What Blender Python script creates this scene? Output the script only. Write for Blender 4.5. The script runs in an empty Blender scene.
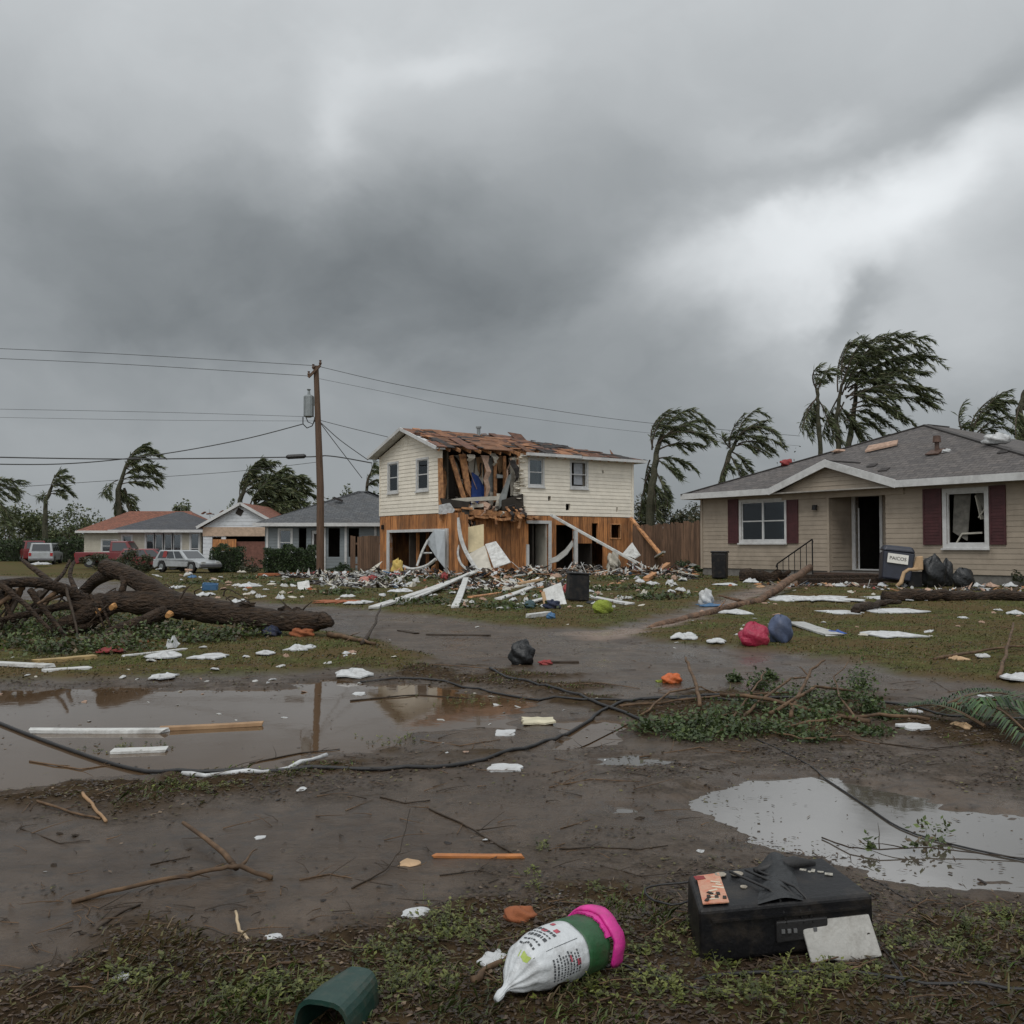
import bpy, math, random
import numpy as np
from mathutils import Vector, Matrix
R = math.radians
random.seed(7)
rng = np.random.default_rng(7)
sc = bpy.context.scene
C = bpy.context.scene.collection

# ------------------------------------------------------------------ camera
CAMH = 1.35
PITCH = math.atan(34 / 995.6)
F = 995.6
cam_d = bpy.data.cameras.new('camera'); cam = bpy.data.objects.new('camera', cam_d); C.objects.link(cam)
cam_d.lens = 35; cam_d.sensor_width = 36; cam_d.clip_end = 3000; cam_d.clip_start = 0.05
cam.location = (0, 0, CAMH); cam.rotation_euler = (R(90) + PITCH, 0, 0)
sc.camera = cam
sc.render.resolution_x = 1024; sc.render.resolution_y = 1024

# ------------------------------------------------------------------ sky and light
world = bpy.data.worlds.new("World"); sc.world = world; world.use_nodes = True
SUN_EL, SUN_AZ = 52, 200     # azimuth measured clockwise from +Y
def build_world():
    nt = world.node_tree; N = nt.nodes; L = nt.links
    for n in list(N): N.remove(n)
    out = N.new('ShaderNodeOutputWorld'); bg = N.new('ShaderNodeBackground'); L.new(bg.outputs[0], out.inputs[0])
    bg.inputs[1].default_value = 1.0
    tc = N.new('ShaderNodeTexCoord')
    sep = N.new('ShaderNodeSeparateXYZ'); L.new(tc.outputs['Generated'], sep.inputs[0])
    def M(op, a, b=None, c=None, clamp=False):
        n = N.new('ShaderNodeMath'); n.operation = op; n.use_clamp = clamp
        for i, v in enumerate((a, b, c)):
            if v is None: continue
            if isinstance(v, (int, float)): n.inputs[i].default_value = v
            else: L.new(v, n.inputs[i])
        return n.outputs[0]
    zc = M('MAXIMUM', sep.outputs[2], 0.0)
    def noise(scale, detail, rough, dist, off, src=None, col=False, st=(1, 1, 1.45)):
        mp = N.new('ShaderNodeMapping'); L.new(src or tc.outputs['Generated'], mp.inputs[0]); mp.inputs['Location'].default_value = off
        mp.inputs['Rotation'].default_value = (0, R(14), 0); mp.inputs['Scale'].default_value = st
        n = N.new('ShaderNodeTexNoise'); L.new(mp.outputs[0], n.inputs['Vector'])
        n.inputs['Scale'].default_value = scale; n.inputs['Detail'].default_value = detail
        n.inputs['Roughness'].default_value = rough; n.inputs['Distortion'].default_value = dist
        return n.outputs['Color' if col else 'Fac']
    # wind-torn cloud: the direction is warped before the cloud masses are laid out
    w1 = noise(4.5, 5, .55, .2, (2.2, .4, 6.1), col=True); w2 = noise(13, 4, .6, 0, (8.2, 3.4, 1.1), col=True)
    def vm(op, a_, b_=None, s_=None):
        n = N.new('ShaderNodeVectorMath'); n.operation = op; L.new(a_, n.inputs[0])
        if b_ is not None:
            if isinstance(b_, tuple): n.inputs[1].default_value = b_
            else: L.new(b_, n.inputs[1])
        if s_ is not None: n.inputs['Scale'].default_value = s_
        return n.outputs[0]
    wd = vm('SCALE', vm('SUBTRACT', w1, (.5, .5, .5)), None, .17); wd2 = vm('SCALE', vm('SUBTRACT', w2, (.5, .5, .5)), None, .022)
    D_ = vm('ADD', vm('ADD', tc.outputs['Generated'], wd), wd2)
    n1 = noise(2.6, 3, .5, .1, (3.1, 1.7, 0), D_); n2 = noise(7.5, 6, .55, .2, (7.3, 2.2, 1), D_); n4 = noise(4.2, 4, .5, .3, (5.3, 4.2, 3), D_)
    def lobe(px, py, rx, ry, amp, tilt=0):
        a_, b_ = (px - 512) / 995.6, (546 - py) / 995.6
        d = Vector((a_, 1, b_)).normalized(); u = Vector((d.y, -d.x, 0)).normalized(); v = u.cross(d)
        k = 1 / d.y; saz, sel = rx / 995.6 / k, ry / 995.6 / k
        ct, st = math.cos(R(tilt)), math.sin(R(tilt)); ax = (u * ct + v * st) / saz; ay = (v * ct - u * st) / sel
        def dot(w):
            n = N.new('ShaderNodeVectorMath'); n.operation = 'DOT_PRODUCT'; L.new(D_, n.inputs[0]); n.inputs[1].default_value = w; return n.outputs['Value']
        a = M('SUBTRACT', dot(ax), ax.dot(d)); b = M('SUBTRACT', dot(ay), ay.dot(d))
        r2 = M('ADD', M('MULTIPLY', a, a), M('MULTIPLY', b, b))
        e = M('EXPONENT', M('MULTIPLY', r2, -1.0)); front = M('GREATER_THAN', dot(d), 0.0)
        return M('MULTIPLY', M('MULTIPLY', e, front), amp)
    val = M('ADD', M('MULTIPLY', M('SUBTRACT', n1, .5), .22), SKYB)
    val = M('ADD', val, M('MULTIPLY', M('SUBTRACT', n2, .5), .10)); val = M('ADD', val, M('MULTIPLY', M('SUBTRACT', n4, .5), .17))
    for lb in LOBES: val = M('ADD', val, lobe(*lb))
    # overcast deck: thinner and much brighter overhead and behind the viewer than in the storm ahead
    up = M('MULTIPLY', M('POWER', zc, 2.0), 1.1)
    back = M('MULTIPLY', M('MAXIMUM', M('SUBTRACT', -0.05, sep.outputs[1]), 0.0), .75)
    val = M('ADD', M('MAXIMUM', val, .085), M('ADD', up, back))
    ramp = N.new('ShaderNodeValToRGB'); L.new(val, ramp.inputs[0])
    cr = ramp.color_ramp; cr.elements[0].position = 0; cr.elements[0].color = (0, 0, 0, 1)
    cr.elements[1].position = 1; cr.elements[1].color = (.94, .975, 1.0, 1)
    e = cr.elements.new(.15); e.color = (.130, .145, .155, 1)
    e = cr.elements.new(.3); e.color = (.276, .298, .312, 1)
    sky = N.new('ShaderNodeTexSky'); sky.sky_type = 'NISHITA'; sky.sun_disc = False
    sky.sun_elevation = R(SUN_EL); sky.sun_rotation = R(SUN_AZ)
    sk = N.new('ShaderNodeVectorMath'); sk.operation = 'SCALE'; L.new(sky.outputs[0], sk.inputs[0]); sk.inputs['Scale'].default_value = .06
    mix = N.new('ShaderNodeMixRGB'); mix.inputs[0].default_value = .97
    L.new(sk.outputs[0], mix.inputs[1]); L.new(ramp.outputs[0], mix.inputs[2]); L.new(mix.outputs[0], bg.inputs[0])
SKYB = .325
LOBES = [  # each cloud mass: where it stands on the survey sheet, half width, half height, lightness, tilt
    (900, 215, 190, 62, .34, 14), (720, 275, 130, 50, .22, 8), (980, 150, 120, 50, .14, 20), (820, 112, 80, 24, .16, 10), (930, 330, 180, 50, .14, 0),
    (325, 105, 38, 75, .17, -8), (450, 30, 90, 30, .12, 0), (100, 20, 260, 60, .02, 0),
    (180, 200, 260, 90, -.09, 0), (480, 280, 240, 60, -.17, -4), (610, 190, 130, 70, -.08, 0), (960, 75, 200, 34, -.12, 10), (860, 150, 120, 22, -.06, 25), (865, 300, 46, 17, -.20, 20), (1010, 190, 26, 30, -.08, 0),
    (250, 335, 300, 40, -.07, 0), (60, 280, 180, 110, -.06, 0), (180, 470, 300, 40, .05, 0), (760, 400, 260, 60, .01, 0),
]
build_world()
sun_d = bpy.data.lights.new('sun', 'SUN'); sun_d.energy = 1.1; sun_d.angle = R(25); sun_d.color = (1, .975, .94)
sun = bpy.data.objects.new('sun', sun_d); C.objects.link(sun)
sd = Vector((math.sin(R(SUN_AZ)) * math.cos(R(SUN_EL)), math.cos(R(SUN_AZ)) * math.cos(R(SUN_EL)), math.sin(R(SUN_EL))))
sun.rotation_euler = sd.to_track_quat('Z', 'Y').to_euler(); sun.location = sd * 50
sc.view_settings.view_transform = 'Standard'; sc.view_settings.look = 'None'
sc.view_settings.gamma = 1; sc.view_settings.exposure = 0.0; sc.view_settings.use_curve_mapping = False

# ------------------------------------------------------------------ helpers
def V(*a): return Vector(a)
def ray(px, py):
    a, b = (px - 512) / F, (512 - py) / F
    cp, sp = math.cos(PITCH), math.sin(PITCH)
    return Vector((a, cp - b * sp, sp + b * cp))
def at(px, py, Y):
    """The world point at depth Y that stands where the survey sheet's (px, py) points."""
    d = ray(px, py); t = Y / d.y
    return Vector((d.x * t, Y, CAMH + d.z * t))
def ss(a, b, x):
    t = np.clip((x - a) / (b - a), 0, 1); return t * t * (3 - 2 * t)
def hash2(i, j, s):
    h = np.sin(i * 127.1 + j * 311.7 + s * 74.7) * 43758.5453
    return h - np.floor(h)
def vn(x, y, s=0):
    i = np.floor(x); j = np.floor(y); fx = x - i; fy = y - j
    fx = fx * fx * (3 - 2 * fx); fy = fy * fy * (3 - 2 * fy)
    return (hash2(i, j, s) * (1 - fx) * (1 - fy) + hash2(i + 1, j, s) * fx * (1 - fy)
            + hash2(i, j + 1, s) * (1 - fx) * fy + hash2(i + 1, j + 1, s) * fx * fy)
def fbm(x, y, s=0, o=4):
    v = 0; a = .5; f = 1.0
    for k in range(o):
        v = v + a * vn(x * f + 13.7 * k, y * f - 7.1 * k, s + k); a *= .5; f *= 2.07
    return v / (1 - .5 ** o) - .5

def obj_link(o, parent=None):
    C.objects.link(o)
    if parent: o.parent = parent
    return o
def tag(o, label, cat, group=None, kind=None):
    if kind: o['kind'] = kind
    if label: o['label'] = label
    if cat: o['category'] = cat
    if group: o['group'] = group
    return o
def empty(name, loc, rz=0, label=None, cat=None, group=None):
    o = bpy.data.objects.new(name, None); C.objects.link(o)
    o.location = loc; o.rotation_euler = (0, 0, rz); o.empty_display_size = .2
    if label: tag(o, label, cat, group)
    return o
def copy_tree(o, parent=None):
    c = o.copy(); C.objects.link(c); c.parent = parent
    for ch in list(o.children): copy_tree(ch, c)
    return c

class MB:
    def __init__(s): s.v = []; s.f = []; s.m = []
    def add(s, vs, fs, mi=0):
        b = len(s.v); s.v.extend([tuple(v) for v in vs])
        for f in fs: s.f.append(tuple(b + i for i in f)); s.m.append(mi)
    def box(s, c, sz, rot=None, mi=0, tap=1.0):
        hx, hy, hz = sz[0] / 2, sz[1] / 2, sz[2] / 2
        vs = []
        for z, k in ((-hz, 1), (hz, tap)):
            for x, y in ((-hx, -hy), (hx, -hy), (hx, hy), (-hx, hy)): vs.append(Vector((x * k, y * k, z)))
        if rot is not None: vs = [rot @ v for v in vs]
        c = Vector(c); s.add([v + c for v in vs], [(3, 2, 1, 0), (4, 5, 6, 7), (0, 1, 5, 4), (1, 2, 6, 5), (2, 3, 7, 6), (3, 0, 4, 7)], mi)
    def bx(s, x0, x1, y0, y1, z0, z1, mi=0):
        s.box(((x0 + x1) / 2, (y0 + y1) / 2, (z0 + z1) / 2), (abs(x1 - x0), abs(y1 - y0), abs(z1 - z0)), None, mi)
    def bar(s, p0, p1, w, h, mi=0, roll=0):
        p0 = Vector(p0); p1 = Vector(p1); d = (p1 - p0); L = d.length
        if L < 1e-5: return
        q = d.to_track_quat('X', 'Z').to_matrix()
        if roll: q = q @ Matrix.Rotation(roll, 3, 'X')
        s.box((p0 + p1) / 2, (L, w, h), q, mi)
    def tube(s, pts, rad, n=8, mi=0, cap=True, rough=0.0):
        pts = [Vector(p) for p in pts]
        if isinstance(rad, (int, float)): rad = [rad] * len(pts)
        b = len(s.v); up = Vector((0, 0, 1)); prev = None
        for i, p in enumerate(pts):
            d = (pts[min(i + 1, len(pts) - 1)] - pts[max(i - 1, 0)]).normalized()
            if prev is None:
                a = d.cross(up if abs(d.z) < .95 else Vector((1, 0, 0))).normalized()
            else: a = (prev - d * prev.dot(d)).normalized()
            prev = a; c = d.cross(a)
            for k in range(n):
                t = 2 * math.pi * k / n
                r = rad[i] * (1 + (random.uniform(-rough, rough) if rough else 0))
                s.v.append(tuple(p + (a * math.cos(t) + c * math.sin(t)) * r))
        for i in range(len(pts) - 1):
            for k in range(n):
                k2 = (k + 1) % n
                s.f.append((b + i * n + k, b + i * n + k2, b + (i + 1) * n + k2, b + (i + 1) * n + k)); s.m.append(mi)
        if cap:
            s.f.append(tuple(b + k for k in range(n))); s.m.append(mi)
            e = b + (len(pts) - 1) * n; s.f.append(tuple(e + n - 1 - k for k in range(n))); s.m.append(mi)
    def prism(s, poly, nrm, mi=0):
        """poly: list of 3D points (planar); extruded by vector nrm."""
        n = len(poly); nrm = Vector(nrm)
        vs = [Vector(p) for p in poly] + [Vector(p) + nrm for p in poly]
        fs = [tuple(range(n - 1, -1, -1)), tuple(range(n, 2 * n))] + [(i, (i + 1) % n, n + (i + 1) % n, n + i) for i in range(n)]
        s.add(vs, fs, mi)
    def split(s, name, mats, parent=None, smooth=False):
        """every separate piece an object of its own"""
        par = list(range(len(s.v)))
        def find(i):
            while par[i] != i: par[i] = par[par[i]]; i = par[i]
            return i
        for f in s.f:
            r0 = find(f[0])
            for i in f[1:]: par[find(i)] = r0
        groups = {}
        for k, f in enumerate(s.f): groups.setdefault(find(f[0]), []).append(k)
        out = []
        for ks in groups.values():
            m = MB(); idx = {}
            for k in ks:
                ff = []
                for i in s.f[k]:
                    if i not in idx: idx[i] = len(m.v); m.v.append(s.v[i])
                    ff.append(idx[i])
                m.f.append(tuple(ff)); m.m.append(s.m[k])
            out.append(m.build(name, mats, parent, smooth))
        return out
    def build(s, name, mats, parent=None, smooth=False, loc=None):
        me = bpy.data.meshes.new(name)
        me.from_pydata(s.v, [], s.f)
        if not isinstance(mats, (list, tuple)): mats = [mats]
        for m in mats: me.materials.append(m)
        if len(mats) > 1: me.polygons.foreach_set('material_index', s.m)
        if smooth: me.polygons.foreach_set('use_smooth', [True] * len(s.f))
        me.validate(); me.update()
        import bmesh
        bm = bmesh.new(); bm.from_mesh(me); bmesh.ops.recalc_face_normals(bm, faces=bm.faces); bm.to_mesh(me); bm.free()
        o = bpy.data.objects.new(name, me)
        if loc is not None:
            me.transform(Matrix.Translation(-Vector(loc))); o.location = loc
        return obj_link(o, parent)
def bevel(o, w=.01, seg=2):
    m = o.modifiers.new('bevel', 'BEVEL'); m.width = w; m.segments = seg; m.limit_method = 'ANGLE'; m.angle_limit = R(40)
    return o

# ------------------------------------------------------------------ materials
MATS = {}
def mat(name, col, rough=.8, var=.25, scale=6, bump=.3, bscale=None, col2=None, dirt=0.0, dscale=1.3, stretch=(1, 1, 1), spec=.5, metal=0, coat=0, bdist=.01):
    """Principled with object-space noise: colour variation, second colour in patches, bump."""
    if name in MATS: return MATS[name]
    m = bpy.data.materials.new(name); m.use_nodes = True; MATS[name] = m
    nt = m.node_tree; N = nt.nodes; L = nt.links; b = N['Principled BSDF']
    b.inputs['Roughness'].default_value = rough; b.inputs['Specular IOR Level'].default_value = spec
    b.inputs['Metallic'].default_value = metal
    if coat: b.inputs['Coat Weight'].default_value = coat; b.inputs['Coat Roughness'].default_value = .15
    tc = N.new('ShaderNodeTexCoord'); mp = N.new('ShaderNodeMapping'); L.new(tc.outputs['Object'], mp.inputs[0]); mp.inputs['Scale'].default_value = stretch
    n = N.new('ShaderNodeTexNoise'); L.new(mp.outputs[0], n.inputs['Vector']); n.inputs['Scale'].default_value = scale; n.inputs['Detail'].default_value = 6; n.inputs['Roughness'].default_value = .6
    ramp = N.new('ShaderNodeValToRGB'); L.new(n.outputs[0], ramp.inputs[0])
    c = Vector(col); c2 = Vector(col2) if col2 else c * (1 - var)
    ramp.color_ramp.elements[0].position = .32; ramp.color_ramp.elements[0].color = (*c2, 1)
    ramp.color_ramp.elements[1].position = .68; ramp.color_ramp.elements[1].color = (*(c * (1 + var * .5)), 1)
    colout = ramp.outputs[0]
    if dirt > 0:
        n2 = N.new('ShaderNodeTexNoise'); L.new(tc.outputs['Object'], n2.inputs['Vector']); n2.inputs['Scale'].default_value = dscale; n2.inputs['Detail'].default_value = 8; n2.inputs['Roughness'].default_value = .7
        r2 = N.new('ShaderNodeValToRGB'); L.new(n2.outputs[0], r2.inputs[0]); r2.color_ramp.elements[0].position = .48; r2.color_ramp.elements[1].position = .72
        r2.color_ramp.elements[1].color = (dirt, dirt, dirt, 1)
        mx = N.new('ShaderNodeMixRGB'); L.new(r2.outputs[0], mx.inputs[0]); L.new(colout, mx.inputs[1]); mx.inputs[2].default_value = (.085, .065, .045, 1); colout = mx.outputs[0]
    L.new(colout, b.inputs['Base Color'])
    if bump:
        n3 = N.new('ShaderNodeTexNoise'); L.new(mp.outputs[0], n3.inputs['Vector']); n3.inputs['Scale'].default_value = bscale or scale * 4; n3.inputs['Detail'].default_value = 5
        bp = N.new('ShaderNodeBump'); bp.inputs['Strength'].default_value = bump; bp.inputs['Distance'].default_value = bdist
        L.new(n3.outputs[0], bp.inputs['Height']); L.new(bp.outputs[0], b.inputs['Normal'])
    return m
def leafmat(name, col, var=.5, rough=.55, trans=.25):
    if name in MATS: return MATS[name]
    m = mat(name, col, rough, var, 3.0, 0)
    nt = m.node_tree; N = nt.nodes; L = nt.links; b = N['Principled BSDF']
    # every leaf its own tone
    geo = N.new('ShaderNodeNewGeometry'); hv = N.new('ShaderNodeHueSaturation')
    src = b.inputs['Base Color'].links[0].from_socket
    mm = N.new('ShaderNodeMapRange'); L.new(geo.outputs['Random Per Island'], mm.inputs[0]); mm.inputs[3].default_value = .55; mm.inputs[4].default_value = 1.6
    L.new(mm.outputs[0], hv.inputs['Value']); L.new(src, hv.inputs['Color'])
    L.new(hv.outputs[0], b.inputs['Base Color'])
    tr = N.new('ShaderNodeBsdfTranslucent'); L.new(hv.outputs[0], tr.inputs[0]); ms = N.new('ShaderNodeMixShader'); ms.inputs[0].default_value = trans
    L.new(b.outputs[0], ms.inputs[1]); L.new(tr.outputs[0], ms.inputs[2]); L.new(ms.outputs[0], N['Material Output'].inputs[0])
    return m
def per_piece(m, lo=.6, hi=1.35):
    nt = m.node_tree; N = nt.nodes; L = nt.links; b = N['Principled BSDF']; src = b.inputs['Base Color'].links[0].from_socket
    geo = N.new('ShaderNodeNewGeometry'); hv = N.new('ShaderNodeHueSaturation'); mm = N.new('ShaderNodeMapRange'); L.new(geo.outputs['Random Per Island'], mm.inputs[0]); mm.inputs[3].default_value = lo; mm.inputs[4].default_value = hi
    L.new(mm.outputs[0], hv.inputs['Value']); L.new(src, hv.inputs['Color']); L.new(hv.outputs[0], b.inputs['Base Color']); return m
def glassmat():
    m = bpy.data.materials.new('window_glass'); m.use_nodes = True; N = m.node_tree.nodes; L = m.node_tree.links
    N.remove(N['Principled BSDF'])
    g = N.new('ShaderNodeBsdfGlossy'); g.inputs['Roughness'].default_value = .03; g.inputs[0].default_value = (.8, .85, .9, 1)
    t = N.new('ShaderNodeBsdfTransparent'); t.inputs[0].default_value = (.72, .76, .76, 1)
    fr = N.new('ShaderNodeFresnel'); fr.inputs[0].default_value = 1.5
    a = N.new('ShaderNodeMath'); a.operation = 'MULTIPLY_ADD'; L.new(fr.outputs[0], a.inputs[0]); a.inputs[1].default_value = 1.1; a.inputs[2].default_value = .02
    ms = N.new('ShaderNodeMixShader'); L.new(a.outputs[0], ms.inputs[0]); L.new(t.outputs[0], ms.inputs[1]); L.new(g.outputs[0], ms.inputs[2])
    L.new(ms.outputs[0], N['Material Output'].inputs[0]); return m
GLASS = glassmat()
def shingle(name, col, col2):
    m = mat(name, col, .9, .3, 9, .5, 60, col2=col2, dirt=.25)
    nt = m.node_tree; N = nt.nodes; L = nt.links; b = N['Principled BSDF']
    tc = N.new('ShaderNodeTexCoord'); sx = N.new('ShaderNodeSeparateXYZ'); L.new(tc.outputs['UV'], sx.inputs[0])
    br = N.new('ShaderNodeTexBrick'); L.new(tc.outputs['UV'], br.inputs['Vector']); br.inputs['Scale'].default_value = 1
    br.inputs['Brick Width'].default_value = .3; br.inputs['Row Height'].default_value = .17; br.inputs['Mortar Size'].default_value = .012
    br.inputs['Color1'].default_value = (1.15, 1.12, 1.1, 1); br.inputs['Color2'].default_value = (.72, .72, .74, 1); br.inputs['Mortar'].default_value = (.4, .4, .4, 1)
    src = b.inputs['Base Color'].links[0].from_socket
    mx = N.new('ShaderNodeMixRGB'); mx.blend_type = 'MULTIPLY'; mx.inputs[0].default_value = .9; L.new(src, mx.inputs[1]); L.new(br.outputs[0], mx.inputs[2]); L.new(mx.outputs[0], b.inputs['Base Color'])
    bp = N.new('ShaderNodeBump'); bp.inputs['Strength'].default_value = .6; bp.inputs['Distance'].default_value = .012; L.new(br.outputs[0], bp.inputs['Height'])
    L.new(b.inputs['Normal'].links[0].from_socket, bp.inputs['Normal']); L.new(bp.outputs[0], b.inputs['Normal'])
    return m
M_sid = mat('cream_siding', (.78, .72, .61), .62, .08, 3, .15, 40, dirt=.15)
M_tan = mat('tan_siding', (.335, .278, .215), .65, .12, 2, .15, 40, dirt=.4, dscale=.9)
M_grey = mat('grey_siding', (.19, .215, .225), .7, .12, 3, .15, 40, dirt=.3)
M_cream2 = mat('pale_siding', (.42, .39, .32), .7, .12, 3, .15, 40, dirt=.3)
M_wht = mat('white_siding', (.56, .58, .60), .65, .10, 3, .15, 40, dirt=.25)
M_trim = mat('white_trim', (.55, .55, .54), .55, .12, 6, .15, dirt=.35)
M_ply = mat('orange_board', (.44, .19, .065), .8, .35, 3, .4, 20, col2=(.17, .065, .022), stretch=(4, 4, .5), dirt=.6)
M_sheath = mat('roof_sheathing', (.27, .125, .06), .9, .4, 2.2, .5, 22, col2=(.11, .045, .022), dirt=.5)
M_sheath2 = mat('reddish_sheathing', (.17, .075, .045), .9, .5, 5, .5, 22, col2=(.07, .04, .03), dirt=.3)
M_felt = mat('torn_roofing_felt', (.035, .03, .028), .9, .5, 5, .6)
M_wood = mat('raw_lumber', (.38, .24, .13), .8, .35, 4, .3, 30, col2=(.22, .13, .07), dirt=.4)
M_wood2 = mat('splintered_wood', (.42, .21, .09), .8, .4, 6, .5, 30, col2=(.17, .08, .04))
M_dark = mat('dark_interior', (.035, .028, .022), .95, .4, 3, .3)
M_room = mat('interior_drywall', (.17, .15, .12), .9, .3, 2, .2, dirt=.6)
M_pale = mat('pale_wallboard', (.50, .47, .40), .85, .2, 2, .2, dirt=.4)
M_white = mat('dirty_white', (.50, .50, .48), .7, .22, 7, .5, dirt=.6, dscale=4)
M_foam = mat('white_foam', (.54, .55, .55), .75, .2, 9, .6, 30, dirt=.65, dscale=6)
M_maroon = mat('maroon_shutter', (.065, .018, .02), .6, .3, 5, .2)
M_black = mat('black_plastic', (.006, .006, .007), .45, .3, 8, .3, 50, spec=.3, dirt=.35, dscale=7)
M_bag = mat('black_bag', (.008, .009, .010), .45, .3, 5, .8, 14, bdist=.03)
M_rub = mat('black_rubber', (.014, .013, .013), .55, .3, 10, .3)
M_barkb = mat('wet_bark', (.062, .039, .024), .6, .5, 7, 1.0, 11, col2=(.014, .010, .007), stretch=(.8, 3, 3), bdist=.12)
M_bark = mat('tree_bark', (.07, .055, .04), .85, .5, 6, .9, 18, col2=(.03, .024, .018), bdist=.03)
M_twig = mat('stripped_twig', (.13, .08, .045), .7, .5, 8, .5, 30, col2=(.05, .032, .02))
M_twigd = mat('dark_twig', (.045, .032, .022), .65, .5, 8, .5, 30)
M_pole = mat('creosoted_pole', (.105, .062, .038), .85, .4, 5, .6, 14, stretch=(4, 4, .3))
M_steel = mat('galvanised_steel', (.25, .27, .27), .5, .2, 5, .1, metal=.5)
M_fence = mat('fence_wood', (.13, .075, .045), .85, .4, 4, .4, 20, stretch=(3, 3, .4))
M_brick = mat('red_brick', (.17, .075, .055), .85, .3, 8, .4)
M_blue = mat('blue_tarp', (.012, .045, .20), .5, .3, 5, .5)
M_bluep = mat('blue_plastic', (.04, .13, .26), .45, .3, 5, .4, dirt=.5, dscale=5, bdist=.04)
M_navy = mat('navy_cloth', (.012, .02, .05), .8, .3, 5, .5, dirt=.5, dscale=5, bdist=.04)
M_red = mat('red_cloth', (.26, .03, .03), .7, .3, 5, .5, dirt=.5, dscale=5, bdist=.04)
M_pink = mat('crimson_bag', (.38, .018, .06), .45, .3, 5, .7, dirt=.5, dscale=5, bdist=.04)
M_hot = mat('hot_pink_plastic', (.62, .03, .27), .45, .25, 8, .6, 24, dirt=.6, dscale=10)
M_yel = mat('yellow_foam', (.50, .36, .10), .8, .25, 8, .5)
M_lime = mat('lime_fabric', (.22, .27, .03), .85, .25, 8, .7, dirt=.5, dscale=5, bdist=.04)
M_org = mat('orange_plastic', (.52, .11, .02), .5, .2, 6, .5, dirt=.5, dscale=5, bdist=.04)
M_rust = mat('rust_clay', (.28, .09, .035), .9, .3, 8, .5)
M_flesh = mat('tan_foam', (.45, .30, .17), .8, .25, 6, .4)
M_insul = mat('pink_insulation', (.40, .27, .20), .95, .35, 9, .8)
for m_, lo_, hi_ in ((M_ply, .6, 1.4), (M_sheath, .5, 1.4), (M_sheath2, .5, 1.5), (M_fence, .7, 1.3), (M_wood2, .6, 1.4), (M_white, .7, 1.15), (M_foam, .75, 1.1), (M_sid, .93, 1.04), (M_tan, .95, 1.05)): per_piece(m_, lo_, hi_)
for m_ in (M_barkb, M_twig, M_twigd, M_bark): m_.node_tree.nodes['Principled BSDF'].inputs['Specular IOR Level'].default_value = .22
# ------------------------------------------------------------------ ground
def G0(px, py):
    d = ray(px, py); t = -CAMH / d.z; return (d.x * t, d.y * t)
def WP(pts):
    out = []
    for px, py in pts:
        if py < 556: py = 556
        out.append(G0(px, py))
    return np.array(out)
ZONES = {
 'lawn': [
  [(-900, 556), (-900, 578), (0, 573), (90, 578), (150, 589), (220, 600), (340, 609), (450, 619), (540, 628), (600, 630), (660, 616), (735, 600), (790, 586), (820, 584), (900, 582), (2100, 580), (2100, 556)],
  [(640, 636), (690, 622), (760, 604), (840, 588), (900, 584), (2100, 582), (2100, 735), (1200, 705), (1024, 690), (930, 680), (870, 666), (790, 655), (720, 648), (660, 644)],
  [(-900, 596), (60, 602), (200, 618), (330, 634), (400, 648), (430, 664), (420, 674), (350, 670), (200, 678), (0, 682), (-900, 692)],
 ],
 'verge': [
  [(-500, 815), (0, 790), (120, 782), (240, 774), (340, 757), (430, 748), (470, 752), (380, 778), (280, 792), (150, 806), (0, 822)],
  [(-900, 975), (60, 965), (250, 932), (330, 918), (450, 904), (560, 892), (640, 906), (700, 928), (900, 936), (1024, 925), (1700, 915), (2400, 1900), (-1500, 1900)],
  [(360, 668), (480, 672), (560, 680), (640, 700), (680, 690), (880, 700), (900, 735), (760, 745), (640, 735), (560, 700), (420, 682)],
  [(860, 715), (1100, 715), (1100, 755), (930, 745)],
 ],
 'litter': [
  [(560, 745), (700, 742), (1100, 752), (1100, 830), (900, 788), (760, 775), (660, 800), (580, 790)],
  [(-500, 830), (0, 806), (300, 785), (480, 745), (560, 752), (420, 800), (200, 815), (0, 840)],
  [(600, 830), (720, 850), (860, 890), (1100, 905), (1100, 960), (560, 930), (500, 890)],
  [(0, 684), (300, 676), (430, 670), (520, 690), (330, 684), (0, 694)],
 ],
 'path': [[(560, 634), (640, 628), (735, 604), (790, 586), (822, 584), (840, 588), (760, 603), (690, 622), (640, 637), (600, 640)]],
 'wet': [
  [(-600, 840), (0, 818), (200, 806), (420, 786), (520, 790), (600, 810), (660, 850), (660, 880), (560, 893), (450, 900), (330, 912), (250, 926), (60, 958), (-600, 985)],
  [(500, 700), (640, 705), (640, 745), (470, 760), (430, 745)],
 ],
}
PUDDLES = [
 ('puddle', [(-500, 700), (0, 692), (100, 691), (200, 690), (330, 683), (420, 685), (500, 697), (520, 706), (490, 720), (440, 733), (400, 744), (330, 752), (200, 768), (100, 776), (0, 792), (-500, 815)], 'wide brown puddle mirroring the pole and the wrecked house, left of the road'),
 ('puddle', [(676, 806), (700, 793), (760, 781), (830, 778), (900, 791), (960, 806), (1200, 838), (1200, 905), (1024, 890), (930, 888), (868, 878), (830, 850), (760, 832), (700, 816)], 'bright shallow puddle behind the black case mirroring pale cloud'),
 ('puddle', [(600, 757), (640, 755), (674, 758), (670, 763), (630, 765), (604, 763)], 'thin pale sliver of puddle below the leafy branch pile'),
 ('puddle', [(608, 804), (636, 803), (648, 808), (640, 814), (612, 813)], 'tiny bluish puddle left of the bright puddle'),
 ('puddle', [(556, 722), (606, 718), (640, 726), (612, 744), (560, 746)], 'faint shallow puddle under the crossing black cables'),
]
WZ = {k: [WP(p) for p in v] for k, v in ZONES.items()}
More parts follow.
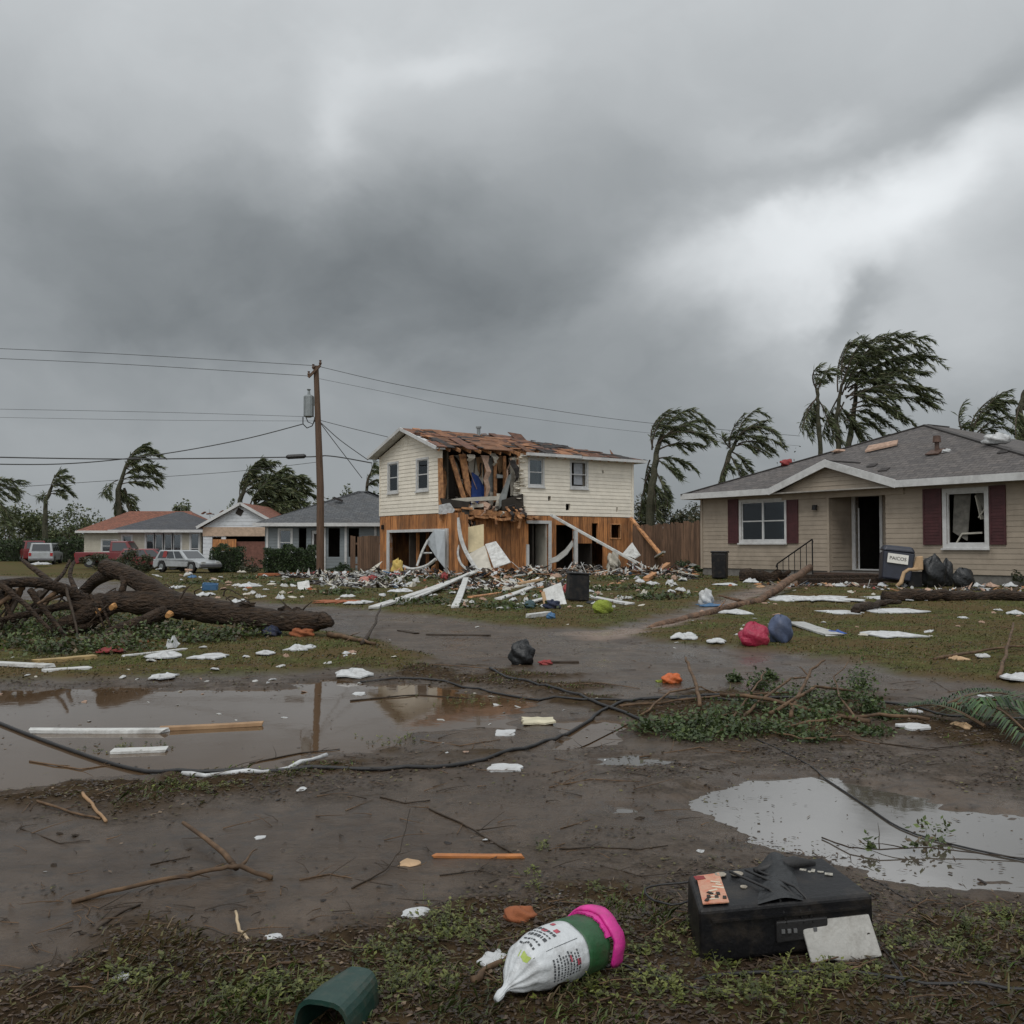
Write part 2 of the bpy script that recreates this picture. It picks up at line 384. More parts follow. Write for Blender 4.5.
WPUD = [WP(p) for _, p, _ in PUDDLES]
def sdf(poly, x, y):
    """signed distance to polygon, negative inside"""
    n = len(poly); d = np.full(x.shape, 1e9); inside = np.zeros(x.shape, bool)
    for i in range(n):
        ax, ay = poly[i]; bx, by = poly[(i + 1) % n]
        ex, ey = bx - ax, by - ay; wx, wy = x - ax, y - ay
        t = np.clip((wx * ex + wy * ey) / (ex * ex + ey * ey + 1e-12), 0, 1)
        d = np.minimum(d, (wx - ex * t) ** 2 + (wy - ey * t) ** 2)
        c = ((ay > y) != (by > y)) & (x < ex * (y - ay) / (by - ay + 1e-12) + ax)
        inside ^= c
    d = np.sqrt(d); return np.where(inside, -d, d)
def zone(key, x, y, soft, jit, seed):
    r = np.hypot(x, y)
    w = soft * (0.3 + r * .06); nj = fbm(x * (2.2), y * 2.2, seed) * 2 * jit * (0.3 + r * .07)
    m = np.zeros(x.shape)
    for p in WZ[key]: m = np.maximum(m, ss(w, -w, sdf(p, x, y) + nj))
    return m
def macro(x, y):
    h = .22 * ss(16, 27, y) * ss(1.5, 7, x)
    h = h + .13 * ss(28, 40, y) * ss(-9, -5, x) * ss(9, 5, x) * (1 - ss(1.5, 7, x))
    h = h - .22 * ss(35, 56, y) * ss(-9, -16, x) * (1 - ss(70, 85, y))
    return h
def ground_all(x, y):
    g = zone('lawn', x, y, .25, .25, 3); vz = zone('verge', x, y, .35, .9, 5)
    lit = zone('litter', x, y, .6, 1.1, 9); pth = zone('path', x, y, .2, .2, 12); wet = zone('wet', x, y, .5, .5, 15)
    r = np.hypot(x, y)
    fine = np.clip(1.4 - r / 40, .15, 1)
    h = macro(x, y) + .012 * fbm(x * .9, y * .9, 21) + .007 * fbm(x * 5, y * 5, 22) * fine
    gg = np.maximum(g, vz * .8)
    rut = fbm(x * .7 + y * .1, y * 3.2, 81) + .5 * fbm(x * 1.6, y * 9, 83)
    h = h + .022 * rut * (1 - np.maximum(g, vz)) * ss(26, 10, r)
    h = h + g * .045 + g * .05 * fbm(x * 1.3, y * 1.3, 30) + vz * (.02 + .05 * fbm(x * 4, y * 4, 31)) + .035 * gg * fbm(x * 11, y * 11, 33) * fine
    h = h + lit * .03 * np.maximum(fbm(x * 6, y * 6, 35) + .1, 0) * (1 - wet)
    h = h + .012 * fbm(x * 14, y * 14, 36, 3) * fine * (1 - wet * .85) * ss(14, 5, r) + .01 * ss(14, 5, r)
    pd = np.zeros(x.shape)
    for i, p in enumerate(WPUD):
        s = sdf(p, x, y); wd = .16 + .05 * r * .3
        k = 1 if i < 2 else .35
        pd = np.maximum(pd, ss(wd * k, -wd * k, s + (fbm(x * 1.3, y * 2.2, 40) * .9 + fbm(x * 4, y * 9, 41) * .45) * k * (1, .55, 1, 1, 1)[i]))
    h = h - .065 * pd + pd * .01 * fbm(x * 3, y * 3, 44)
    return h, g, vz, lit, pth, wet, pd
GRID = {}
def hgt(x, y):
    an, rr, H = GRID['an'], GRID['rr'], GRID['H']
    a = math.degrees(math.atan2(x, y)); r = min(max(math.hypot(x, y), rr[0]), rr[-1] * .999)
    i = int(np.searchsorted(rr, r, 'right')) - 1; j = min(max(int(np.searchsorted(an, a, 'right')) - 1, 0), len(an) - 2)
    fr = (r - rr[i]) / (rr[i + 1] - rr[i]); fa = (a - an[j]) / (an[j + 1] - an[j])
    return float((H[i, j] * (1 - fa) + H[i, j + 1] * fa) * (1 - fr) + (H[i + 1, j] * (1 - fa) + H[i + 1, j + 1] * fa) * fr)
def G(px, py):
    d = ray(px, py); z = 0.0
    for _ in range(8):
        t = (z - CAMH) / d.z
        if t < 0 or t > 300: t = 300
        z = float(macro(np.array([d.x * t]), np.array([d.y * t]))[0])
    t = (z - CAMH) / d.z
    return Vector((d.x * t, d.y * t, max(hgt(d.x * t, d.y * t), -.012)))
def build_ground():
    an = np.concatenate([np.linspace(-180, -42, 26)[:-1], np.linspace(-42, 42, 760), np.linspace(42, 180, 26)[1:]])
    rr = np.concatenate([np.geomspace(.3, 2.4, 14)[:-1], np.geomspace(2.4, 34, 640), np.geomspace(34, 900, 130)[1:]])
    A, RR = np.meshgrid(np.radians(an), rr)
    x = (np.sin(A) * RR).ravel(); y = (np.cos(A) * RR).ravel()
    h, g, vz, lit, pth, wet, pd = ground_all(x, y)
    na, nr = len(an), len(rr)
    GRID.update(an=an, rr=rr, H=h.reshape(nr, na))
    i = np.arange(nr - 1)[:, None] * na + np.arange(na - 1)[None, :]
    q = np.stack([i, i + na, i + na + 1, i + 1], -1).reshape(-1, 4)
    kind = np.where(np.maximum(g, vz)[q[:, 0]] > .5, 0, np.where(pth[q[:, 0]] > .5, 1, 2))
    M = ground_mat()
    for k, nm in ((0, 'lawn'), (1, 'path'), (2, 'road')):
        qq = q[kind == k]; used, inv = np.unique(qq, return_inverse=True); inv = inv.reshape(-1, 4)
        me = bpy.data.meshes.new(nm)
        me.vertices.add(len(used)); me.vertices.foreach_set('co', np.stack([x[used], y[used], h[used]], -1).astype('f4').ravel())
        me.loops.add(inv.size); me.loops.foreach_set('vertex_index', inv.ravel().astype('i4'))
        me.polygons.add(len(inv)); me.polygons.foreach_set('loop_start', (np.arange(len(inv)) * 4).astype('i4'))
        me.polygons.foreach_set('use_smooth', np.ones(len(inv), bool))
        col = me.attributes.new('zone', 'FLOAT_COLOR', 'POINT')
        col.data.foreach_set('color', np.stack([g[used], vz[used], lit[used], pth[used]], -1).astype('f4').ravel())
        c2 = me.attributes.new('damp', 'FLOAT', 'POINT'); c2.data.foreach_set('value', np.maximum(wet, pd)[used].astype('f4'))
        me.update(calc_edges=True); me.materials.append(M)
        o = bpy.data.objects.new(nm, me); C.objects.link(o); o['kind'] = 'structure'
        o['label'] = {'lawn': 'soaked mossy lawn and weedy verges strewn with litter', 'path': 'sandy pink path crossing the lawn to the porch', 'road': 'wet muddy grey-brown road and puddled foreground'}[nm]
def ground_mat():
    m = bpy.data.materials.new('wet_ground'); m.use_nodes = True
    nt = m.node_tree; N = nt.nodes; L = nt.links; b = N['Principled BSDF']
    tc = N.new('ShaderNodeTexCoord'); za = N.new('ShaderNodeAttribute'); za.attribute_name = 'zone'; da = N.new('ShaderNodeAttribute'); da.attribute_name = 'damp'
    sep = N.new('ShaderNodeSeparateColor'); L.new(za.outputs['Color'], sep.inputs[0])
    def noise(s, d=6, r=.6, st=None):
        n = N.new('ShaderNodeTexNoise')
        if st:
            mp = N.new('ShaderNodeMapping'); mp.inputs['Scale'].default_value = st; L.new(tc.outputs['Object'], mp.inputs[0]); L.new(mp.outputs[0], n.inputs['Vector'])
        else: L.new(tc.outputs['Object'], n.inputs['Vector'])
        n.inputs['Scale'].default_value = s; n.inputs['Detail'].default_value = d; n.inputs['Roughness'].default_value = r; return n.outputs[0]
    def ramp(src, stops):
        r = N.new('ShaderNodeValToRGB'); L.new(src, r.inputs[0]); e = r.color_ramp.elements
        e[0].position, e[0].color = stops[0][0], (*stops[0][1], 1); e[1].position, e[1].color = stops[-1][0], (*stops[-1][1], 1)
        for p, c in stops[1:-1]: k = e.new(p); k.color = (*c, 1)
        return r.outputs[0]
    def mix(f, a, bb, mode='MIX'):
        x = N.new('ShaderNodeMixRGB'); x.blend_type = mode
        if isinstance(f, float): x.inputs[0].default_value = f
        else: L.new(f, x.inputs[0])
        for i, v in ((1, a), (2, bb)):
            if isinstance(v, tuple): x.inputs[i].default_value = (*v, 1)
            else: L.new(v, x.inputs[i])
        return x.outputs[0]
    def math_(op, a, bb, cl=False):
        x = N.new('ShaderNodeMath'); x.operation = op; x.use_clamp = cl
        for i, v in ((0, a), (1, bb)):
            if isinstance(v, (int, float)): x.inputs[i].default_value = v
            else: L.new(v, x.inputs[i])
        return x.outputs[0]
    nA = noise(.8); nB = noise(7, 8, .7); nC = noise(45, 4, .7); nR = noise(2.2, 6, .65, (1, .45, 1))
    road = ramp(nR, [(.3, (.032, .018, .009)), (.5, (.057, .037, .022)), (.7, (.090, .063, .042))])
    road = mix(ramp(nB, [(.50, (0, 0, 0)), (.62, (.8, .8, .8))]), road, (.034, .025, .018))
    road = mix(ramp(nC, [(.58, (0, 0, 0)), (.74, (.55, .55, .55))]), road, (.028, .021, .015))
    grass = ramp(nB, [(.28, (.024, .020, .009)), (.45, (.056, .056, .017)), (.58, (.084, .086, .026)), (.75, (.12, .092, .042))])
    grass = mix(ramp(nA, [(.42, (0, 0, 0)), (.56, (.8, .8, .8))]), grass, (.092, .060, .026))
    verge = ramp(nB, [(.3, (.020, .013, .007)), (.5, (.044, .028, .014)), (.7, (.066, .044, .021))])
    litter = ramp(nC, [(.35, (.024, .017, .012)), (.55, (.055, .040, .027)), (.75, (.095, .070, .045))])
    sand = ramp(nB, [(.3, (.13, .085, .06)), (.7, (.22, .155, .115))])
    lm = math_('MULTIPLY', sep.outputs[2], ramp(nB, [(.38, (0, 0, 0)), (.55, (1, 1, 1))]))
    c = mix(lm, road, litter)
    c = mix(za.outputs['Alpha'], c, sand)
    c = mix(sep.outputs[0], c, grass); c = mix(sep.outputs[1], c, verge)
    L.new(c, b.inputs['Base Color'])
    # wetness: roughness falls where water stands in the surface
    rn = ramp(nA, [(.40, (.13, .13, .13)), (.58, (.50, .50, .50))])
    rn2 = mix(da.outputs['Fac'], rn, (.22, .22, .22))
    veg = math_('MAXIMUM', sep.outputs[0], math_('MAXIMUM', sep.outputs[1], math_('MULTIPLY', lm, .6)))
    rn3 = mix(veg, rn2, (.85, .85, .85)); L.new(rn3, b.inputs['Roughness'])
    sp_ = N.new('ShaderNodeMath'); sp_.operation = 'MULTIPLY_ADD'; L.new(veg, sp_.inputs[0]); sp_.inputs[1].default_value = -.25; sp_.inputs[2].default_value = .34; L.new(sp_.outputs[0], b.inputs['Specular IOR Level'])
    bp = N.new('ShaderNodeBump'); bp.inputs['Distance'].default_value = .012; L.new(nC, bp.inputs['Height'])
    L.new(math_('ADD', .3, math_('MULTIPLY', veg, .7)), bp.inputs['Strength'])
    bp2 = N.new('ShaderNodeBump'); bp2.inputs['Distance'].default_value = .04; bp2.inputs['Strength'].default_value = .4; L.new(nB, bp2.inputs['Height']); L.new(bp.outputs[0], bp2.inputs['Normal'])
    L.new(bp2.outputs[0], b.inputs['Normal'])
    return m
def water_mat(nm='muddy_water', ior=1.48, col=(.088, .055, .030)):
    m = bpy.data.materials.new(nm); m.use_nodes = True
    N = m.node_tree.nodes; L = m.node_tree.links; b = N['Principled BSDF']
    b.inputs['Base Color'].default_value = (*col, 1); b.inputs['Roughness'].default_value = .035; b.inputs['IOR'].default_value = ior
    tc = N.new('ShaderNodeTexCoord'); n = N.new('ShaderNodeTexNoise'); L.new(tc.outputs['Object'], n.inputs['Vector']); n.inputs['Scale'].default_value = 5; n.inputs['Detail'].default_value = 3
    bp = N.new('ShaderNodeBump'); bp.inputs['Strength'].default_value = .05; bp.inputs['Distance'].default_value = .01; L.new(n.outputs[0], bp.inputs['Height']); L.new(bp.outputs[0], b.inputs['Normal'])
    return m
build_ground()
MW = water_mat(); MW2 = water_mat('still_clear_water', 2.9, (.08, .068, .055))
for wi, ((nm, px, lab), wp) in enumerate(zip(PUDDLES, WPUD)):
    c = wp.mean(0); mb = MB(); pts = []
    for p in wp:
        d = p - c; l = np.hypot(*d); ex = (1.1 if len(wp) > 8 else .3)
        pts.append((p[0] + d[0] / l * ex, p[1] + d[1] / l * ex, -.012 - .0016 * wi))
    mb.add(pts, [tuple(range(len(pts)))])
    o = mb.build(nm, MW2 if ('bright' in lab or 'pale' in lab) else MW, loc=(c[0], c[1], -.012)); o['kind'] = 'structure'; o['label'] = lab; o['category'] = 'puddle'

# ------------------------------------------------------------------ fast scatter of small faces (grass, litter)
def mesh_np(name, verts, nv_per, mats, midx=None, parent=None):
    n = len(verts) // nv_per; me = bpy.data.meshes.new(name)
    me.vertices.add(len(verts)); me.vertices.foreach_set('co', verts.astype('f4').ravel())
    me.loops.add(len(verts)); me.loops.foreach_set('vertex_index', np.arange(len(verts), dtype='i4'))
    me.polygons.add(n); me.polygons.foreach_set('loop_start', (np.arange(n) * nv_per).astype('i4'))
    for m in mats: me.materials.append(m)
    if midx is not None: me.polygons.foreach_set('material_index', midx.astype('i4'))
    me.update(calc_edges=True); o = bpy.data.objects.new(name, me); return obj_link(o, parent)
L_g1 = leafmat('grass_green', (.075, .10, .022)); L_g2 = leafmat('grass_olive', (.095, .085, .028)); L_g3 = leafmat('grass_dead', (.13, .09, .042)); L_g4 = leafmat('grass_fresh', (.085, .14, .022))
L_b1 = leafmat('leaf_brown', (.042, .025, .014), trans=.05); L_b2 = leafmat('leaf_tan', (.11, .075, .045), trans=.05)
def scatter_grass():
    n = 520000
    r = np.exp(rng.uniform(np.log(2.3), np.log(60), n)); a = rng.uniform(R(-36), R(36), n)
    x = np.sin(a) * r; y = np.cos(a) * r
    h, g, vz, lit, pth, wet, pd = ground_all(x, y)
    clump = fbm(x * 1.7, y * 1.7, 51) + .6 * fbm(x * 7, y * 7, 52)
    p = g * (.75 + clump * 1.4) + vz * (.10 + clump * 2.4) + lit * (clump - .22) * .9 + (1 - np.maximum(g, vz)) * (clump - .42) * 1.2
    p = p * (1 - np.clip(pd * 3, 0, 1)) * (1 - wet * .9)
    keep = rng.random(n) < np.clip(p, 0, 1)
    x, y, h, r, g, vz = x[keep], y[keep], h[keep], r[keep], g[keep], vz[keep]; n = len(x)
    L = rng.uniform(.012, .04, n) * (1 + .018 * r) * np.where(vz > .5, 1.0, .75) * np.where(rng.random(n) < .05, 2.0, 1); w = .0020 * (1 + r * .17) * rng.uniform(.6, 1.4, n)
    th = rng.uniform(0, 2 * np.pi, n); lean = rng.uniform(.4, 1.7, n)
    dx = np.cos(th) * np.sin(lean) + .35; dy = np.sin(th) * np.sin(lean); dz = np.maximum(np.cos(lean), .08)
    px_, py_ = -np.sin(th), np.cos(th)
    b = np.stack([x, y, h - .004], -1); side = np.stack([px_, py_, np.zeros(n)], -1) * w[:, None]
    mid = b + np.stack([dx * .5, dy * .5, dz * .75], -1) * L[:, None]; tip = b + np.stack([dx, dy, dz * .9], -1) * L[:, None]
    v = np.stack([b - side, b + side, mid + side * .7, tip, mid - side * .7], 1).reshape(-1, 3)
    mi = rng.choice(4, n, p=[.34, .33, .21, .12])
    patch = fbm(x * .7, y * .7, 61); mi = np.where((patch > .06) & (mi == 3), 2, mi); mi = np.where((patch > .1) & (mi == 0), 1, mi)
    o = mesh_np('grass', v, 5, [L_g1, L_g2, L_g3, L_g4], mi); tag(o, 'short trampled wet grass over the lawns and verges', 'grass', kind='stuff')
def scatter_litter():
    n = 460000
    r = np.exp(rng.uniform(np.log(2.3), np.log(50), n)); a = rng.uniform(R(-36), R(36), n)
    x = np.sin(a) * r; y = np.cos(a) * r
    h, g, vz, lit, pth, wet, pd = ground_all(x, y)
    cl = fbm(x * 2.3, y * 2.3, 71) + .7 * fbm(x * 9, y * 9, 72)
    rd = 1 - np.maximum(g, vz)
    p = g * .07 + vz * .42 + lit * np.clip(.42 + cl * 2.2, 0, 1) + rd * np.clip(cl - .12, 0, 1) * .9 + .02
    p = p * (1 - np.clip(wet * .92, 0, 1)) + wet * np.clip(cl - .24, 0, 1) * .7 + .004
    p = p * (1 - .9 * np.clip(pd, 0, 1))
    keep = rng.random(n) < np.clip(p, 0, 1)
    x, y, h, r, pd = x[keep], y[keep], h[keep], r[keep], pd[keep]; n = len(x)
    h = np.where(pd > .2, np.maximum(h, -.010), h)
    s = rng.uniform(.003, .011, n) * (1 + .07 * r); e = rng.uniform(.25, .8, n)
    stick = rng.random(n) < .22; e = np.where(stick, .06, e); s = np.where(stick, s * 2.2, s)
    th = rng.uniform(0, 2 * np.pi, n); ti = rng.uniform(-.5, .5, n)
    u = np.stack([np.cos(th), np.sin(th), ti * .6], -1) * s[:, None]; w = np.stack([-np.sin(th), np.cos(th), rng.uniform(-.5, .5, n)], -1) * (s * e)[:, None]
    c = np.stack([x, y, h + .004 + s * .15], -1)
    v = np.stack([c - u, c - u * .2 + w, c + u, c - u * .1 - w], 1).reshape(-1, 3)
    mi = rng.choice(3, n, p=[.76, .08, .16]); o = mesh_np('leaf_litter', v, 4, [L_b1, L_b2, L_g2], mi); tag(o, 'brown leaf and bark litter scattered over the mud', 'litter', kind='stuff')
scatter_grass(); scatter_litter()
def floating():
    n = 9000; px = rng.uniform(-200, 1100, n); py = rng.uniform(682, 890, n); X = []; 
    pts = np.array([G0(u, v) for u, v in zip(px, py)]); x, y = pts[:, 0], pts[:, 1]; pd = ground_all(x, y)[-1]
    cl = fbm(x * 1.5, y * 3, 91) + .5 * fbm(x * 6, y * 9, 92); keep = (pd > .5) & (rng.random(n) < np.clip(cl * 2.2 - .35, 0, 1) + .02); x, y = x[keep], y[keep]; n = len(x)
    s = rng.uniform(.004, .014, n) * (1 + .05 * y); th = rng.uniform(0, 6.28, n); e = rng.choice([.08, .4, .7], n); s = np.where(e < .1, s * 2.5, s)
    u = np.stack([np.cos(th), np.sin(th), 0 * th], -1) * s[:, None]; w = np.stack([-np.sin(th), np.cos(th), 0 * th], -1) * (s * e)[:, None]; c = np.stack([x, y, np.full(n, -.009)], -1)
    o = mesh_np('floating_litter', np.stack([c - u, c - u * .2 + w, c + u, c - u * .1 - w], 1).reshape(-1, 3), 4, [L_b1, L_b2], rng.choice(2, n, p=[.85, .15])); tag(o, 'bits of leaf and bark floating in rafts on the puddles', 'litter', kind='stuff')
floating()
# ------------------------------------------------------------------ walls, windows, roofs
def wall(mb, o, a, L, z0, z1, ops=(), bh=.2, style='lap', t=.14, lip=.02, gable=None, mi=0, seed=0, holes=()):
    """boards along unit a from o=(x,y); outward normal n = (ay, -ax). gable=(peak_s, peak_z)."""
    rnd = random.Random(seed); ax, ay = a; nx, ny = ay, -ax
    ztop = gable[1] if gable else z1
    def P(s, d, z): return (o[0] + ax * s + nx * d, o[1] + ay * s + ny * d, z)
    if style == 'vert':
        s = 0.0
        while s < L - 1e-4:
            e = min(L, s + bh * rnd.uniform(.85, 1.15)); cuts = [z0, z1]
            d = rnd.uniform(-.012, .012); top = z1
            segs = [(s, e)]
            edges = sorted({v for q in ops for v in (q[0], q[1]) if s < v < e}); bnd = [s] + edges + [e]
            for k in range(len(bnd) - 1):
                u0, u1 = bnd[k], bnd[k + 1]; um = (u0 + u1) / 2
                zz = [(z0, top)]
                for q in ops:
                    if q[0] < um < q[1]:
                        nz = []
                        for (za, zb) in zz:
                            if q[3] <= za or q[2] >= zb: nz.append((za, zb)); continue
                            if q[2] > za: nz.append((za, q[2]))
                            if q[3] < zb: nz.append((q[3], zb))
                        zz = nz
                for (za, zb) in zz:
                    g0 = .006 if k == 0 else 0; g1 = .006 if k == len(bnd) - 2 else 0
                    vs = [P(u0 + g0, -t, za), P(u1 - g1, -t, za), P(u1 - g1, d, za), P(u0 + g0, d, za), P(u0 + g0, -t, zb), P(u1 - g1, -t, zb), P(u1 - g1, d, zb), P(u0 + g0, d, zb)]
                    mb.add(vs, [(3, 2, 1, 0), (4, 5, 6, 7), (0, 1, 5, 4), (1, 2, 6, 5), (2, 3, 7, 6), (3, 0, 4, 7)], mi)
            s = e
        return
    zs = sorted({round(z0 + k * bh, 4) for k in range(int((ztop - z0) / bh) + 1)} | {z0, ztop} | {v for q in ops for v in (q[2], q[3]) if z0 < v < ztop} | ({z1} if gable else set()))
    for i in range(len(zs) - 1):
        za, zb = zs[i], zs[i + 1]
        if zb - za < .004: continue
        zm = (za + zb) / 2; lo = [0.0, 0.0]; hi = [L, L]
        if gable and zm > z1:
            for j, z in enumerate((za, zb)):
                k = max(0, min(1, (z - z1) / (gable[1] - z1))); lo[j] = gable[0] * k; hi[j] = L - (L - gable[0]) * k
        row = math.floor((zm - z0) / bh); ra = (za - z0) / bh - row; rb = (zb - z0) / bh - row
        da = lip * (1 - ra) if style == 'lap' else 0; db = lip * (1 - rb) if style == 'lap' else 0
        iv = [(lo, hi)]
        for q in ops:
            if q[2] < zm < q[3]:
                ni = []
                for (l, h) in iv:
                    if q[1] <= l[0] or q[0] >= h[0]: ni.append((l, h)); continue
                    if q[0] > l[0]: ni.append((l, [q[0], q[0]]))
                    if q[1] < h[0]: ni.append(([q[1], q[1]], h))
                iv = ni
        for (l, h) in iv:
            vs = [P(l[0], -t, za), P(h[0], -t, za), P(h[0], da, za), P(l[0], da, za), P(l[1], -t, zb), P(h[1], -t, zb), P(h[1], db, zb), P(l[1], db, zb)]
            mb.add(vs, [(3, 2, 1, 0), (4, 5, 6, 7), (0, 1, 5, 4), (1, 2, 6, 5), (2, 3, 7, 6), (3, 0, 4, 7)], mi)
def wbox(mb, o, a, s0, s1, d0, d1, z0, z1, mi=0):
    """box in wall coordinates"""
    ax, ay = a; nx, ny = ay, -ax
    ang = math.atan2(ay, ax); q = Matrix.Rotation(ang, 3, 'Z')
    s = (s0 + s1) / 2; d = (d0 + d1) / 2
    mb.box((o[0] + ax * s + nx * d, o[1] + ay * s + ny * d, (z0 + z1) / 2), (abs(s1 - s0), abs(d1 - d0), abs(z1 - z0)), q, mi)
def window(root, o, a, s0, s1, z0, z1, cols=1, rows=2, fw=.07, frame_mat=None, curtain=None, sill=True, broken=False, label=None, tw=.09):
    fm = frame_mat or M_trim; mb = MB()
    wbox(mb, o, a, s0 - tw, s0, -.10, .035, z0 - tw, z1 + tw); wbox(mb, o, a, s1, s1 + tw, -.10, .035, z0 - tw, z1 + tw)
    wbox(mb, o, a, s0, s1, -.10, .033, z1, z1 + tw); wbox(mb, o, a, s0, s1, -.10, .033, z0 - tw, z0)
    w = fw * .6
    for k in range(cols + 1):
        if 0 < k < cols: s = s0 + (s1 - s0) * k / cols; wbox(mb, o, a, s - fw / 2, s + fw / 2, -.07, .0, z0, z1)
    for k in range(1, rows):
        z = z0 + (z1 - z0) * k / rows; wbox(mb, o, a, s0, s1, -.066, -.006, z - w / 2, z + w / 2)
    wbox(mb, o, a, s0, s0 + w, -.062, -.012, z0, z1); wbox(mb, o, a, s1 - w, s1, -.062, -.012, z0, z1); wbox(mb, o, a, s0 + w, s1 - w, -.061, -.013, z0, z0 + w); wbox(mb, o, a, s0 + w, s1 - w, -.061, -.013, z1 - w, z1)
    f = mb.build('window', fm, root)
    if label: f['label'] = label
    if not broken:
        g = MB(); wbox(g, o, a, s0 + w, s1 - w, -.045, -.04, z0 + w, z1 - w); g.build('pane', GLASS, f)
    if sill:
        m = MB(); wbox(m, o, a, s0 - tw - .03, s1 + tw + .03, .036, .09, z0 - tw - .05, z0 - tw); m.build('sill', fm, f)
    if curtain:
        m = MB(); n = 22; ax, ay = a; nx, ny = ay, -ax; seg = 46
        vs = []
        for k in range(seg + 1):
            s = s0 + (s1 - s0) * k / seg; d = -.135 + .02 * math.sin(k * 1.9) + .01 * math.sin(k * .7)
            for z in (z0, z1): vs.append((o[0] + ax * s + nx * d, o[1] + ay * s + ny * d, z))
        m.add(vs, [(2 * k, 2 * k + 2, 2 * k + 3, 2 * k + 1) for k in range(seg)]); m.build('curtain', curtain, f)
    return f
def roof_face(mb, poly, th=.12, mi=0):
    mb.prism(poly, (0, 0, -th), mi)
def uv_planar(o):
    """slope-aligned metres as UV so that shingle courses run level"""
    me = o.data; uv = me.uv_layers.new(name='UVMap')
    for p in me.polygons:
        n = p.normal; h = Vector((-n.y, n.x, 0))
        if h.length < .05: h = Vector((1, 0, 0))
        h.normalize(); u = n.cross(h)
        for li in p.loop_indices:
            c = me.vertices[me.loops[li].vertex_index].co; uv.data[li].uv = (c.dot(h), c.dot(u))
def front_at(px, o, a, z=0):
    """wall coordinate s where the plan line o + s*a is seen at px (used to read sizes off the photograph)"""
    k = (px - 512) / F
    return (k * o[1] - o[0]) / (a[0] - k * a[1])

# ================================================================== WRECKED TWO STOREY HOUSE
TH = R(35.3); bo = Vector((-3.04, 42.0, 0.12)); bu = (math.cos(TH), math.sin(TH))
def bs(px): return front_at(px, (bo.x, bo.y), bu)
house = empty('wrecked_house', bo, TH, 'two storey cream sided house, its upper corner torn open and roof stripped to orange sheathing', 'house')
LF, D, GP = 10.9, 5.4, 1.75     # front length, depth, how far the garage base projects
ZS, ZE, ZR = 2.62, 5.36, 6.28   # siding foot, eave, ridge (local)
A = (1, 0); AE = (0, -1)
XO = bs(520)
# upper storey
wm = MB(); w1 = (bs(536) - .35, bs(536) + .32); wx = []
for a_, b_, zt, zb in ((529, 543, 460.5, 486), (571, 587, 459.5, 488)):
    wx.append((bs(a_) + .02, bs(b_) - .02))
wz = (3.98, 5.15)
opsF = [(wx[0][0] - XO, wx[0][1] - XO, *wz), (wx[1][0] - XO, wx[1][1] - XO, wz[0] - .02, wz[1] + .02)]
def hole(px, py, w, h):
    s = bs(px); P = V(bo.x, bo.y, 0) + V(bu[0], bu[1], 0) * s; z = at(px, py, P.y).z - bo.z
    return (s - XO - w / 2, s - XO + w / 2, z - h / 2, z + h / 2)
holes = [hole(549.5, 498.5, .17, .22), hole(568, 507, .26, .3), hole(603, 472, .1, .14), hole(617, 509.5, .1, .2)]
wall(wm, (XO, 0), A, LF - XO, ZS, ZE, opsF + holes, bh=.17, lip=.018, t=.12)
# left end gable: runs from back (y=D) to front (y=0)
ge = [(.86, 1.72, 3.72, 4.98), (3.48, 4.4, 3.70, 4.98)]
wall(wm, (0, D), AE, D, ZS, ZE, ge, bh=.17, lip=.018, t=.12, gable=(D / 2, ZR + .0))
wall(wm, (LF, 0), (0, 1), D, ZS, ZE, (), bh=.3, lip=.01, t=.12)
wall(wm, (LF, D), (-1, 0), LF, ZS, ZE, (), bh=.3, lip=.01, t=.12)
wo = wm.build('siding_wall', M_sid, house)
window(house, (XO, 0), A, opsF[0][0], opsF[0][1], wz[0], wz[1], curtain=None)
window(house, (XO, 0), A, opsF[1][0], opsF[1][1], wz[0], wz[1], curtain=None, broken=True, label='window with its glass blown out and curtain showing')
window(house, (0, D), AE, ge[0][0], ge[0][1], ge[0][2], ge[0][3], curtain=mat('grey_curtain', (.4, .42, .45), .9))
window(house, (0, D), AE, ge[1][0], ge[1][1], ge[1][2], ge[1][3])
m = MB(); wbox(m, (XO, 0), A, opsF[1][0] + .3, opsF[1][1], -.2, -.17, 4.1, 5.1); m.build('hanging_curtain', mat('grey_curtain', (.4, .42, .45), .9), house)
# gable vent outline and corner boards
m = MB(); wbox(m, (0, D), AE, 2.15, 2.2, .02, .035, 5.55, 6.0); wbox(m, (0, D), AE, 2.62, 2.67, .02, .035, 5.7, 6.12); wbox(m, (0, D), AE, 2.2, 2.62, .02, .03, 5.53, 5.56)
wbox(m, (0, D), AE, -.02, .06, .01, .035, ZS, ZE); wbox(m, (0, 0), A, LF - .08, LF + .05, .01, .04, ZS, ZE)
m.split('corner_board', M_sid, house)
